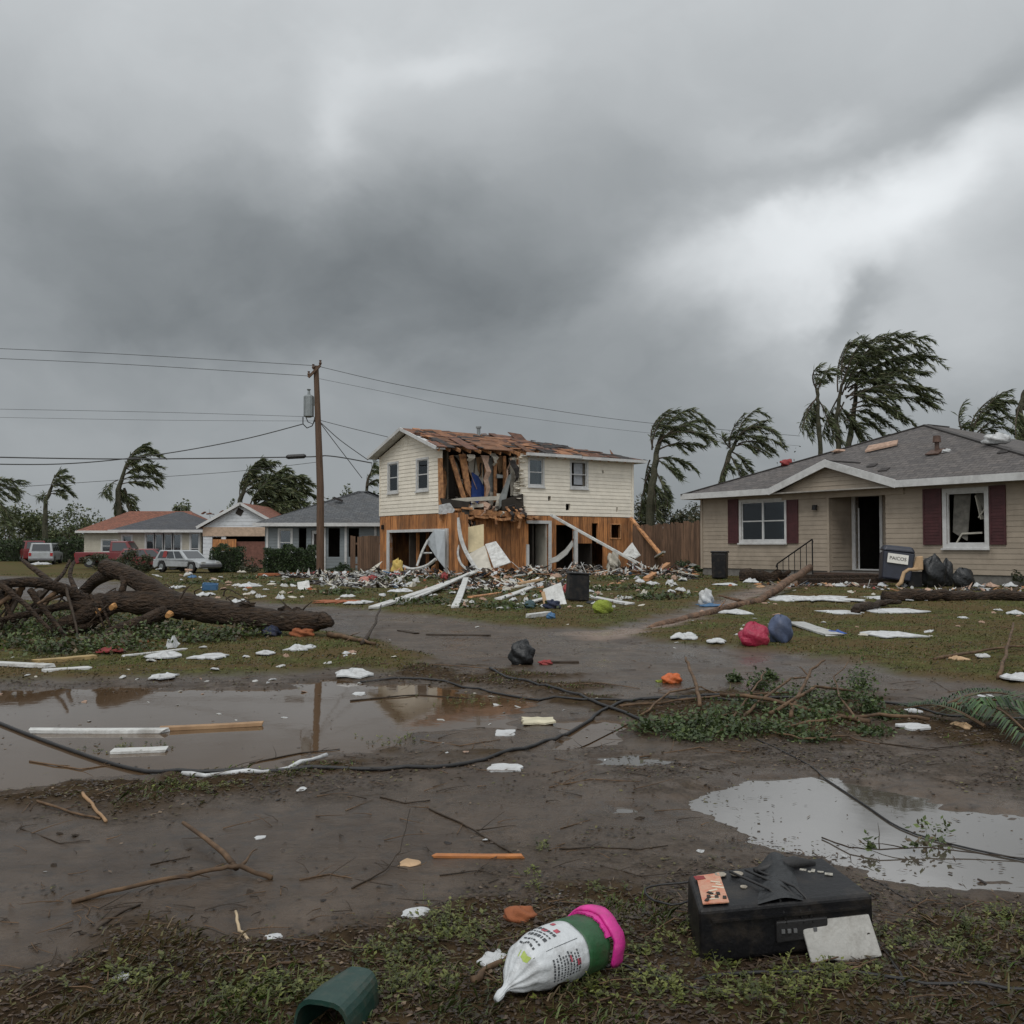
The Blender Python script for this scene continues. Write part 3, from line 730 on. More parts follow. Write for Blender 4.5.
# lower storey: vertical boards
lm = MB(); garage_o = (0, D)
Lg = D + GP
def es(px):   # coordinate along the end wall (from the back) of a px
    ve = (-(-math.sin(TH)), -math.cos(TH)); vo = (bo.x - math.sin(TH) * D, bo.y + math.cos(TH) * D)
    return front_at(px, vo, ve)
g0, g1 = es(390), es(446.5); gz = 1.84
wall(lm, (0, D), AE, Lg, 0, ZS - .02, [(g0, g1, -.1, gz)], bh=.28, style='vert', t=.12, seed=3)
wall(lm, (0, -GP), A, .3, 0, ZS - .1, [], bh=.24, style='vert', t=.12, seed=4)
xa = bs(475); d0, d1 = bs(528.5), bs(548); dz = 2.24
h0, h1 = bs(556), bs(574); k0, k1 = bs(611), bs(620)
wall(lm, (xa, 0), A, LF - xa, 0, ZS - .02, [(d0 - xa, d1 - xa, -.1, dz), (h0 - xa, h1 - xa, .2, 2.2), (bs(592) - xa, bs(598) - xa, 1.35, 2.3), (k0 - xa, k1 - xa, 1.62, 2.25), (h1 + .15 - xa, bs(604) - xa, -.1, 1.35)], bh=.26, style='vert', t=.12, seed=5)
wall(lm, (LF, 0), (0, 1), D, 0, ZS - .02, [], bh=.4, style='vert', t=.12, seed=6)
wall(lm, (LF, D), (-1, 0), LF, 0, ZS - .02, [], bh=.5, style='vert', t=.12, seed=7)
# boards that stop short above the missing corner
for k in range(3): lm.bx(xa + .02 + k * .27, xa + .27 + k * .27, -.02, .02, .3, ZS - .35 - .1 * k)
lm.build('board_wall', M_ply, house)
m = MB(); wbox(m, (0, D), AE, g0 - .22, g0, -.12, .06, 0, gz + .12); wbox(m, (0, D), AE, g1, g1 + .16, -.12, .06, 0, gz + .12); wbox(m, (0, D), AE, g0, g1, -.12, .058, gz, gz + .12)
m.build('garage_frame', M_trim, house)
m = MB(); wbox(m, (0, 0), A, d0 - .14, d0, -.1, .06, 0, 1.3); wbox(m, (0, 0), A, d1, d1 + .16, -.1, .07, 0, dz + .14); wbox(m, (0, 0), A, d0 - .14, d1, -.1, .066, dz, dz + .14)
wbox(m, (0, 0), A, h1, h1 + .17, -.1, .075, 0, 1.95)
m.split('door_frame', M_trim, house)
m = MB(); m.bar((d1 - .06, .05, 1.12), (d1 + .02, .95, 1.12), .05, 2.2); m.build('door', M_pale, house)
m = MB(); wbox(m, (0, 0), A, k0 - .06, k0, -.1, .03, 1.56, 2.3); wbox(m, (0, 0), A, k1, k1 + .06, -.1, .03, 1.56, 2.3); wbox(m, (0, 0), A, k0, k1, -.1, .03, 2.25, 2.3); wbox(m, (0, 0), A, k0, k1, -.1, .03, 1.56, 1.62); m.build('window_frame', M_wood2, house)
rnd0 = random.Random(23)
# inside: floors, back rooms, studs, garage lining
m = MB(); m.bx(.14, LF - .14, .14, D - .14, ZS - .28, ZS - .1); 
for k in range(13):
    x = .4 + k * .36; m.box((x + .2, -.3 + rnd0.uniform(-.1, .15), ZS - .2 + rnd0.uniform(-.06, .1)), (rnd0.uniform(.2, .7), rnd0.uniform(.2, .6), rnd0.uniform(.04, .16)), Matrix.Rotation(rnd0.uniform(-.25, .25), 3, 'Y') @ Matrix.Rotation(rnd0.uniform(-.3, .3), 3, 'Z'))
m.split('floor_deck', M_wood2, house)
m = MB(); m.bx(.16, 5.2, 2.5, 2.62, ZS - .1, ZE); m.bx(5.2, 5.3, .14, D - .2, ZS - .1, ZE); m.bx(.9, .97, .9, 2.5, ZS, ZE); m.bx(7.9, 8, .14, D - .2, ZS, ZE); m.split('inner_wall', M_room, house)
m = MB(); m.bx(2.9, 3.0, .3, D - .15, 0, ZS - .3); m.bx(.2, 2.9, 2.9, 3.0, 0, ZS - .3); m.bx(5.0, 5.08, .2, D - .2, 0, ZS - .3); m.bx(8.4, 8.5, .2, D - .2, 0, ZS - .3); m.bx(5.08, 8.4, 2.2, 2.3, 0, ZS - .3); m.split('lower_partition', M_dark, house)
m = MB()
for k in range(5): m.bx(.5 + k * .5, .62 + k * .5, 2.78, 2.88, 0, 2.3)
m.split('garage_stud', M_ply, house)
# torn corner: hanging boards, insulation, tarp, studs, drywall rags
def LP(px, py, y):
    """local point of the house at local depth y behind the front line"""
    oo = (bo.x - math.sin(TH) * y, bo.y + math.cos(TH) * y); s = front_at(px, oo, bu); P = V(oo[0] + bu[0] * s, oo[1] + bu[1] * s, 0)
    return V(s, y, at(px, py, P.y).z - bo.z)
def slab(mb, quad, y, th=.04, mi=0, dy=(0, 0, 0, 0)):
    mb.prism([LP(px, py, y + dy[i % 4]) for i, (px, py) in enumerate(quad)], (0, th, 0), mi)
m = MB()
slab(m, [(439, 458), (442.5, 458), (444, 514), (440, 514)], -.05, .12); slab(m, [(518, 452), (522, 452), (522, 512), (517, 512)], .1, .1)
for q in ([(449, 456), (453, 455), (467, 500), (463, 502)], [(459, 454), (466, 454), (470, 485), (471, 498), (466, 490)], [(494, 458), (497, 458), (497, 502), (494, 502)], [(485, 456), (488, 456), (488, 500), (485, 500)], [(503, 456), (506, 456), (507, 500), (504, 500)]): slab(m, q, random.uniform(.15, .5), .06)
slab(m, [(452, 508), (520, 512), (519, 517), (452, 514)], -.35, .12); slab(m, [(440, 515), (452, 512), (454, 520), (441, 521)], -.3, .1)
slab(m, [(505, 513), (526, 514), (524, 521), (507, 519)], -.1, .1)
m.split('broken_stud', M_wood2, house)
m = MB(); slab(m, [(476, 458), (483, 458), (483, 492), (477, 482), (474, 478)], .7, .03); slab(m, [(468, 456), (475, 457), (473, 475), (469, 470)], .72, .02)
slab(m, [(510, 458), (517, 457), (519, 492), (511, 496)], .25, .05); slab(m, [(477, 497), (498, 496), (498, 500), (455, 502), (446, 500), (460, 498)], -.2, .08)
m.split('wallboard_rag', M_pale, house)
m = MB(); slab(m, [(476, 457), (483, 457), (482, 478), (478, 470)], .66, .02); slab(m, [(496, 456), (503, 456), (504, 470), (499, 474)], .62, .02); m.split('plywood_rag', M_wood, house)
m = MB(); slab(m, [(472, 472), (478, 476), (486, 490), (485, 507), (478, 505), (471, 507)], .35, .03); m.build('blue_tarp', M_blue, house)
m = MB(); slab(m, [(486, 461), (493, 456), (495, 500), (488, 502)], .55, .04); slab(m, [(508, 476), (512, 473), (506, 500), (500, 508), (499, 500)], .05, .03); slab(m, [(497, 474), (503, 475), (503, 478), (497, 478)], .2, .05); m.split('grey_sheeting', mat('grey_sheeting', (.24, .25, .24), .6, .35, 4, .5), house)
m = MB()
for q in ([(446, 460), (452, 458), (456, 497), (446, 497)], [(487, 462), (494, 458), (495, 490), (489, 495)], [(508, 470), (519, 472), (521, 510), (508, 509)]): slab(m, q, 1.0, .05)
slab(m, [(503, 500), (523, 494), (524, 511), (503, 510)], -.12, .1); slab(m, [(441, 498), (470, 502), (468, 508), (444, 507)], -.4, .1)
m.split('dark_lining', M_dark, house)  # plain dark slabs set inside and below the torn corner
rt = random.Random(41)
def rag_strip(px, py, l, w, y, mt_, nm, ang=0):
    P_ = LP(px, py, y); m = MB(); n_ = 5; vs = []
    for i in range(n_ + 1):
        t = i / n_; q = P_ + V(math.sin(ang) * l * t + rt.gauss(0, .03), rt.gauss(0, .05) - .12 * math.sin(t * 3), -math.cos(ang) * l * t); ww = w * (1 - .6 * t) * rt.uniform(.6, 1.2)
        vs += [q + V(-ww / 2, 0, 0), q + V(ww / 2, .01, rt.uniform(-.05, .05)), q + V(ww / 2, .03, 0), q + V(-ww / 2, .025, 0)]
    fs = [(i * 4 + k, i * 4 + (k + 1) % 4, i * 4 + 4 + (k + 1) % 4, i * 4 + 4 + k) for i in range(n_) for k in range(4)] + [(3, 2, 1, 0), (n_ * 4, n_ * 4 + 1, n_ * 4 + 2, n_ * 4 + 3)]
    m.add(vs, fs); m.build(nm, mt_, house)
TM = [(M_insul, 'insulation_rag'), (M_felt, 'felt_rag'), (M_pale, 'wallboard_rag'), (M_wood2, 'splintered_lath'), (M_dark, 'felt_rag'), (M_sid, 'siding_rag')]
for k in range(24):
    mt_, nm = rt.choice(TM); px_ = rt.uniform(442, 520); top_ = rt.choice((rt.uniform(452, 462), rt.uniform(452, 462), rt.uniform(470, 498)))
    rag_strip(px_, top_, rt.uniform(.3, 1.9), rt.choice((.06, .12, .4, .55)), rt.uniform(-.1, 1.4), mt_, nm, rt.gauss(0, .25))
for k in range(20):   # along the broken floor line and the torn siding edges
    mt_, nm = rt.choice(TM[:5]); rag_strip(rt.uniform(444, 524), rt.uniform(506, 514), rt.uniform(.15, .8), rt.uniform(.06, .4), rt.uniform(-.6, -.15), mt_, nm, rt.gauss(0, .4))
for k in range(14): rag_strip(rt.uniform(458, 476), rt.uniform(514, 530), rt.uniform(.5, 1.6), rt.uniform(.06, .25), rt.uniform(-.5, .0), *rt.choice(TM[:5]), rt.gauss(0, .3))
for k in range(14):
    mt_ = M_sid; rag_strip(rt.uniform(519, 524), 458 + k * 4, rt.uniform(.08, .25), rt.uniform(.1, .35), -.04, mt_, 'siding_rag', rt.uniform(-1.9, -1.2))
m = MB()
for k in range(13):
    P_ = LP(rt.uniform(446, 518), rt.uniform(503, 512), rt.uniform(-.4, .4)); m = MB(); m.box(P_, (rt.uniform(.15, .6), rt.uniform(.1, .3), rt.uniform(.06, .25)), Matrix.Rotation(rt.uniform(-.8, .8), 3, 'Y') @ Matrix.Rotation(rt.uniform(-.8, .8), 3, 'Z')); mt_, nm = rt.choice(TM[:5]); m.build('rubble_chunk', mt_, house)
# torn edge siding right of gap: ragged brick-like lath strip
m = MB()
for k in range(16): m.bx(XO - .35 + random.uniform(0, .14), XO, .0, .05, ZS + .35 + k * .1, ZS + .43 + k * .1)
m.build('lath_strip', M_pale, house)
# ragged bits hanging over the lower wall
m = MB(); slab(m, [(477, 511), (506, 511), (505, 514.5), (478, 514)], -.25, .12); slab(m, [(441, 505), (450, 503), (455, 510), (452, 514), (441, 514)], -.55, .2); m.split('torn_foam', M_foam, house)
# roof of the wrecked house
def clip(poly, fn):
    out = []
    for i in range(len(poly)):
        p, q = poly[i], poly[(i + 1) % len(poly)]; fp, fq = fn(p), fn(q)
        if fp >= 0: out.append(p)
        if fp * fq < 0: t = fp / (fp - fq); out.append((p[0] + (q[0] - p[0]) * t, p[1] + (q[1] - p[1]) * t))
    return out
OV = .42; RX = bs(530) + .3
def zroof(y): return ZE + .02 + (min(y, D - y) + OV) * (ZR - ZE) / (D / 2 + OV) * 1.0
rise = (ZR - ZE + .16); ZE0 = ZE + .0
xe = LF + OV
def hipx(t): return xe + (RX - xe) * t      # hip edge x at slope fraction t
def fpt(s, t, dz=0): return V(s, -OV + (D / 2 + OV) * t, ZE0 + rise * t + dz)
sheath = MB(); rnd = random.Random(11)
gapx = XO - .1
x = -OV
while x < xe:
    w_ = rnd.uniform(.28, .75)
    if abs(x - 1.95) < .4: x = 1.95; w_ = 1.55
    whole = abs(x - 1.95) < .01
    t = -.02 if not (.2 < x < gapx - .5) or whole else rnd.uniform(-.05, .12)
    while t < 1:
        l = 1.05 - t if whole else rnd.uniform(.12, .5)
        t1 = min(1.0, t + l)
        sk = rnd.uniform(-.06, .06)
        q = [(x + .01, t), (x + w_ - .01, t), (x + w_ - .01 + sk, t1 - .006), (x + .01 + sk, t1 - .006)]
        q = clip(q, lambda p: hipx(p[1]) - p[0])
        miss = (not whole) and rnd.random() < (.42 if 4.2 < x < 8.2 and t > .2 else .14)
        if len(q) > 2 and not miss:
            mi = 0 if whole else rnd.choices((0, 1, 2), (.45, .33, .22))[0]
            tl = rnd.uniform(-.01, .05); tl2 = rnd.uniform(-.01, .05)
            if rnd.random() < .12 and not whole: tl2 += rnd.uniform(.08, .22)
            pts = [fpt(p[0], p[1], (tl if i < 2 else tl2) + .03) for i, p in enumerate(q)]
            sheath.prism(pts, (0, .0, -.03), mi)
        t = t1
    x += w_
# back slope and right hip
def bpt(s, t): return V(s, D + OV - (D / 2 + OV) * t, ZE0 + rise * t)
sheath.prism([bpt(-OV, 0), bpt(xe, 0), bpt(RX, 1), bpt(-OV, 1)], (0, 0, -.05), 1)
sheath.prism([fpt(xe, 0), V(xe, D + OV, ZE0), fpt(RX, 1)], (0, 0, -.05), 0)
for k in range(170):   # curled strips of torn underlay and shingle, lying on the slope
    t = rnd.uniform(.02, .97); s = rnd.uniform(-OV, hipx(t) - .3); l = rnd.uniform(.2, 1.1); wd = rnd.uniform(.02, .07)
    if 1.95 < s < 3.4 and rnd.random() < .75: continue
    h = rnd.uniform(.03, .09); sk = rnd.uniform(-.15, .1)
    q = [(s, t), (s + l, t + sk * .5), (s + l * .9, min(1, t + sk * .5 + wd * 1.4)), (s + .1, min(1, t + wd))]
    q = clip(q, lambda p: hipx(p[1]) - p[0])
    if len(q) > 2: sheath.prism([fpt(p[0], p[1], h) for p in q], (0, 0, -.025), rnd.choice((2, 2, 1, 0)))
ro = sheath.build('roof', [M_sheath, M_sheath2, M_felt], house)
m = MB()
for k in range(22):
    s = -.3 + k * .52
    if s < RX: m.bar(fpt(s, 0, -.1), fpt(s, 1, -.1), .05, .14)
    else:
        tt = (xe - s) / (xe - RX)
        if tt > .05: m.bar(fpt(s, 0, -.1), fpt(s, tt, -.1), .05, .14)
m.bar(fpt(-.3, 1, -.1), fpt(RX, 1, -.1), .05, .2)
m.split('rafter', M_wood2, house)
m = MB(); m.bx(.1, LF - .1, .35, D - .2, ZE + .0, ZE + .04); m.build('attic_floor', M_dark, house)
m = MB()   # rake boards, fascia, gutter
for (p, q) in ((fpt(-OV - .03, 0), fpt(-OV - .03, 1)), (V(-OV - .03, D + OV, ZE0), fpt(-OV - .03, 1))): m.bar(p + V(0, 0, -.04), q + V(0, 0, -.03), .05, .14)
g = XO + .05
m.bar((g, -OV - .04, ZE0 - .04), ((g + 3.1), -OV - .04, ZE0 - .03), .11, .13); m.bar((g + 3.14, -OV - .05, ZE0 - .06), (xe + .05, -OV - .05, ZE0 - .05), .11, .13); m.bar((xe + .03, -OV, ZE0 - .05), (xe + .03, D + OV, ZE0 - .05), .05, .14)
m.split('fascia', M_trim, house)
m = MB(); m.prism([(-OV, 0, ZE0 - .02), (-OV, -OV, ZE0 - .02), (0, -OV, ZE0 - .02), (0, 0, ZE0 - .02)], (0, 0, -.03)); m.bx(g, xe, -OV, 0, ZE0 - .12, ZE0 - .09)
for sg, y0 in ((1, -OV), (-1, D + OV)):
    m.prism([V(-OV, y0, ZE0 - .06), V(0, y0, ZE0 - .06), V(0, D / 2, ZR + .1), V(-OV, D / 2, ZR + .1)], (0, 0, -.02))
m.split('soffit', M_trim, house)
m = MB(); P = LP(478.5, 432, 2.5); m.tube([V(P.x, P.y, ZR - .2), V(P.x, P.y, ZR + .42)], .085, 10); m.tube([V(P.x, P.y, ZR + .42), V(P.x, P.y, ZR + .5)], .13, 10); m.build('vent_pipe', M_steel, house)
m = MB(); m.box((.0, 0, 0), (.08, .12, .2)); m.build('wall_lamp', M_black, house).location = (-.05, 5.3 - .25, 2.1)

# ================================================================== TAN BUNGALOW
UR = Vector((6.8, -10.6)).normalized(); rang = math.atan2(UR.y, UR.x); rl = Vector((7.15, 37.4, .2))
bung = empty('tan_bungalow', rl, rang, 'tan sided bungalow with maroon shutters, an open black doorway and a grey shingle hip roof', 'house')
ru = (UR.x, UR.y)
def rs(px): return front_at(px, (rl.x, rl.y), ru)
W2, D2, HE = 13.6, 10.0, 3.06
x1, x2 = rs(829), rs(886); xg0, xg1, xgp = rs(783) - .1, rs(905) + .1, rs(838)
wl = (rs(741.5), rs(785)); wr = (rs(947), rs(985.5)); REC = 1.1
def rz(px, py, yl=0):
    oo = (rl.x - math.sin(rang) * yl, rl.y + math.cos(rang) * yl); s = front_at(px, oo, ru); Y = oo[1] + ru[1] * s
    return at(px, py, Y).z - rl.z
wlz = (rz(763, 540.5), rz(763, 501.5)); wrz = (rz(966, 544), rz(966, 492))
dlo = (rl.x - math.sin(rang) * REC, rl.y + math.cos(rang) * REC)
dr = (front_at(856, dlo, ru), front_at(880.5, dlo, ru)); drz = rz(868, 496.5, REC)
m = MB()
wall(m, (0, 0), A, x1, .34, HE, [(wl[0], wl[1], *wlz)], bh=.15, t=.14, lip=.011)
wall(m, (x2, 0), A, W2 - x2, .34, HE, [(wr[0] - x2, wr[1] - x2, *wrz)], bh=.15, t=.14, lip=.011)
wall(m, (x1, REC), A, x2 - x1, .34, HE, [(dr[0] - x1, dr[1] - x1, .3, drz)], bh=.15, t=.14, lip=.011)
wall(m, (x1, .14), (0, 1), REC - .14, .34, HE, [], bh=.15, t=.02, lip=.011)
wall(m, (x2, REC), (0, -1), REC, .34, HE, [], bh=.155, t=.02)
wall(m, (0, D2), (0, -1), D2, .34, HE, [], bh=.3, t=.14); wall(m, (W2, D2), (-1, 0), W2, .34, HE, [], bh=.4, t=.14)
wall(m, (W2, 0), (0, 1), D2, .34, HE, [], bh=.3, t=.14)
bw = m.build('siding_wall', M_tan, bung)
m = MB(); m.bx(-.02, W2 + .02, .03, .2, -.3, .33); m.bx(-.02, .18, .2, D2, -.3, .33); m.bx(W2 - .18, W2 + .02, .2, D2, -.3, .33); m.build('foundation', mat('grey_block', (.16, .15, .135), .9, .3, 6, .5), bung)
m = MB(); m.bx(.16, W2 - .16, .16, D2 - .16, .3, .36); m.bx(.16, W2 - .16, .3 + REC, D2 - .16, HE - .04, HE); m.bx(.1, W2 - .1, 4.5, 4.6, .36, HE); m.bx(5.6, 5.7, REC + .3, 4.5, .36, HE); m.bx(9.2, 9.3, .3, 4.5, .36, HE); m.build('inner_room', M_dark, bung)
m = MB(); wbox(m, (0, 0), A, -.06, .04, .01, .045, .3, HE); wbox(m, (0, 0), A, x1 - .05, x1 + .03, .01, .04, .3, HE)
m.split('corner_board', M_tan, bung)
window(bung, (0, 0), A, wl[0], wl[1], wlz[0], wlz[1], cols=2, rows=2, curtain=mat('lace_curtain', (.50, .50, .46), .9, .3, 14), label='double window with four panes and drawn curtains')
window(bung, (0, 0), A, wr[0], wr[1], wrz[0], wrz[1], cols=1, rows=1, tw=.12, broken=True, label='single window with its glass gone and wreckage inside')
for (a_, b_, za, zb) in ((wl[0] - .62, wl[0] - .13, wlz[0] - .1, wlz[1] + .13), (wl[1] + .12, wl[1] + .6, wlz[0] - .1, wlz[1] + .13), (wr[0] - .75, wr[0] - .15, wrz[0] - .02, wrz[1] + .14), (wr[1] + .15, wr[1] + .62, wrz[0] - .02, wrz[1] + .14)):
    m = MB(); fr = .05; wbox(m, (0, 0), A, a_, b_, .012, .04, za, zb)
    for (p, q, r_, s_) in ((a_, a_ + fr, za, zb), (b_ - fr, b_, za, zb), (a_ + fr, b_ - fr, za, za + .07), (a_ + fr, b_ - fr, zb - .07, zb), (a_ + fr, b_ - fr, (za + zb) / 2 - .03, (za + zb) / 2 + .03)): wbox(m, (0, 0), A, p, q, .04, .058, r_, s_)
    n = 16
    for k in range(n): z = za + .09 + (zb - za - .18) * k / n; wbox(m, (0, 0), A, a_ + fr, b_ - fr, .04, .05, z, z + (zb - za - .18) / n * .55)
    m.build('shutter', M_maroon, bung)
# wreckage seen in the glassless window
m = MB(); m.bar((wr[0] + .35, .2, wrz[0] + .3), (wr[1] - .25, .25, wrz[0] + .32), .05, .05); m.bar((wr[0] + .35, .2, wrz[0] + .3), (wr[0] + .15, .2, wrz[0]), .04, .04)
m.bar((wr[0] + .75, .3, wrz[1] - .1), (wr[1] - .25, .25, wrz[0] + .7), .12, .03); m.bar((wr[1] - .35, .25, wrz[0] + .75), (wr[1], .2, wrz[0] + 1.15), .05, .04); m.split('broken_frame', M_pale, bung)
m = MB(); m.prism([(wr[0] + .1, .22, wrz[1]), (wr[0] + .55, .3, wrz[1]), (wr[0] + .45, .25, wrz[0] + .1), (wr[0] + .05, .2, wrz[0] + .35)], (.02, .02, 0)); m.prism([(wr[1] - .5, .3, wrz[1]), (wr[1] - .1, .25, wrz[1]), (wr[1] - .15, .22, wrz[0] + .9)], (.02, .02, 0)); m.split('torn_curtain', mat('dim_curtain', (.16, .15, .13), .9, .4, 6), bung)
# door
m = MB(); wbox(m, (0, REC), A, dr[0] - .13, dr[0], -.12, .05, .34, drz + .13); wbox(m, (0, REC), A, dr[1], dr[1] + .1, -.12, .05, .34, drz + .13); wbox(m, (0, REC), A, dr[0], dr[1], -.12, .048, drz, drz + .13); wbox(m, (0, REC), A, dr[0], dr[1], -.12, .1, .34, .4); m.build('door_frame', M_trim, bung)
m = MB(); m.bar((dr[0] + .03, REC + .1, 1.0 + .4), (dr[0] - .5, REC + .75, 1.4), .045, 2.0); dd = m.build('door', M_trim, bung)
m = MB(); m.box((dr[0] - .75, REC - .08, 1.35), (.22, .12, .3)); m.tube([(dr[0] - .75, REC - .1, 1.2), (dr[0] - .8, REC - .12, .95), (dr[0] - .7, REC - .1, .9)], .02, 6); m.build('meter_box', M_steel, bung)
m = MB(); m.tube([(rs(817), -.02, rz(817, 506)), (rs(817), -.1, rz(817, 506)), (rs(817), -.12, rz(817, 509))], [.04, .05, .075], 10); m.tube([(rs(817), -.12, rz(817, 505)), (rs(817), -.12, rz(817, 510))], [.07, .09], 10); m.build('wall_lamp', M_black, bung)
# porch floor, steps
m = MB(); m.bx(x1 - .1, x2 + .6, -.65, REC, -.2, .30); m.bx(x1 - .35, x2 + 1.0, -1.1, -.65, -.3, .14); m.build('porch_step', mat('wet_brown_step', (.075, .045, .032), .5, .4, 7, .4), bung)
# roof
E = .55; ex0, ex1, ey0, ey1 = -E, W2 + E, -E, D2 + E; hz = HE + .02
apx = None
def world2(px): return None
AX, AY, AZ = W2 / 2 + .05, 3.8, HE + 2.2
def roofz(y): return hz + (y - ey0) * (AZ - hz) / (AY - ey0)
gz_ = roofz(ey0) + .80; yb = ey0 + (gz_ - hz) / ((AZ - hz) / (AY - ey0))
m = MB()
A1 = V(AX, AY, AZ); A2 = V(AX, AY + 1.2, AZ); e0 = V(ex0, ey0, hz); e1 = V(ex1, ey0, hz); e2 = V(ex1, ey1, hz); e3 = V(ex0, ey1, hz)
gl = V(xg0, ey0, hz); gr = V(xg1, ey0, hz); gp = V(xgp, ey0, gz_); gb = V(xgp, yb, gz_)
m.prism([e0, gl, gb, A1], (0, 0, -.1)); m.prism([gl, gr, gb], (0, 0, -.1)); m.faces = None
m = MB(); m.prism([e0, gl, gb, A1], (0, 0, -.1)); m.prism([gr, e1, A1, gb], (0, 0, -.1)); m.prism([e1, e2, A2, A1], (0, 0, -.1)); m.prism([e2, e3, A2], (0, 0, -.1)); m.prism([e3, e0, A1, A2], (0, 0, -.1))
m.prism([gl, gp, gb], (0, 0, -.1)); m.prism([gp, gr, gb], (0, 0, -.1))
M_sh = shingle('grey_shingles', (.115, .105, .10), (.075, .068, .065))
rf = m.build('roof', M_sh, bung); uv_planar(rf)
m = MB()
for p, q in ((e0, A1), (e1, A1), (A1, A2), (gp, gb)): m.bar(p + V(0, 0, .0), q + V(0, 0, .0), .2, .035)
m.split('ridge_cap', M_sh, rf)
m = MB(); F_ = .21
def fas(p, q): m.bar(p + V(0, -.02, -F_ / 2 + .03), q + V(0, -.02, -F_ / 2 + .03), .045, F_)
fas(e0, gl); fas(gr, e1)
for p, q in ((gl, gp), (gp, gr)): m.prism([p + V(0, -.05, .03), q + V(0, -.05, .05), q + V(0, -.05, -.2), p + V(0, -.05, -.2)], (0, .05, 0))
m.bar(e0 + V(-.02, 0, -F_ / 2 + .03), e3 + V(-.02, 0, -F_ / 2 + .03), .045, F_); m.bar(e1 + V(.02, 0, -F_ / 2 + .03), e2 + V(.02, 0, -F_ / 2 + .03), .045, F_)
m.split('fascia', M_trim, bung)
m = MB(); m.bx(ex0 + .02, ex1 - .02, ey0 + .02, .0, hz - .17, hz - .13); m.bx(ex0 + .02, 0, 0, D2, hz - .17, hz - .13); m.bx(x1, x2, 0, REC, hz - .17, hz - .13); m.split('soffit', mat('dull_soffit', (.3, .28, .25), .8), bung)
m = MB(); gw = (xg1 - xg0)
wall(m, (xg0 + .15, -.3), A, gw - .3, hz - .13, hz - .12, (), bh=.14, t=.1, gable=(xgp - xg0 - .15, gz_ - .08)); m.build('porch_gable', M_tan, bung)
m = MB(); wbox(m, (0, 0), A, xg0 + .1, xg1 - .1, .0, .06, hz - .36, hz - .14); m.build('porch_beam', M_tan, bung)
# vent on the roof
def rp(px, py):
    """point on the bungalow's front roof slope seen at px, py (local)"""
    d = ray(px, py); c, s = math.cos(-rang), math.sin(-rang)
    ox, oy, oz = -rl.x, -rl.y, CAMH - rl.z
    lo = V(ox * c - oy * s, ox * s + oy * c, oz); ld = V(d.x * c - d.y * s, d.x * s + d.y * c, d.z)
    k = (AZ - hz) / (AY - ey0); t = (hz + (lo.y - ey0) * k - lo.z) / (ld.z - ld.y * k)
    return lo + ld * t
P = rp(937, 452); m = MB(); m.tube([P + V(0, 0, -.1), P + V(0, 0, .32)], .07, 10); m.tube([P + V(0, 0, .3), P + V(0, 0, .5)], [.13, .11], 10); m.box(P + V(0, -.1, .0), (.45, .4, .04), Matrix.Rotation(R(25), 3, 'X')); m.build('vent_pipe', mat('rusty_vent', (.09, .05, .035), .7, .5), rf)
for i, (px, py) in enumerate(((884, 470), (872, 466), (1004, 452))):
    P = rp(px, py); m = MB(); m.box(P + V(0, 0, .02), (.3, .25, .02), Matrix.Rotation(R(25), 3, 'X')); m.build('torn_patch', M_felt, rf)
# railing by the steps
rail = empty('stair_railing', rl + V(0, 0, 0), rang, 'thin black iron railing slanting up beside the porch steps', 'railing')
m = MB(); xs0, xs1 = x1 - 1.35, x1 - .05; yr = -.75; zt0, zt1 = rz(800, 562), rz(817, 540)
m2 = MB(); P0, P1 = V(xs0, yr - .2, zt0 - .05), V(xs1, yr, zt1 + .02); m2.tube([P0 + V(-.05, 0, -.12), P0, P1, P1 + V(.02, 0, -.1)], .025, 8); m2.build('handrail', M_black, rail)
for k in range(7):
    t = k / 6; p = P0.lerp(P1, t); m = MB(); r_ = .022 if k in (0, 6) else .013; m.tube([V(p.x, p.y, -.02), p], r_, 6); m.build('baluster', M_black, rail)
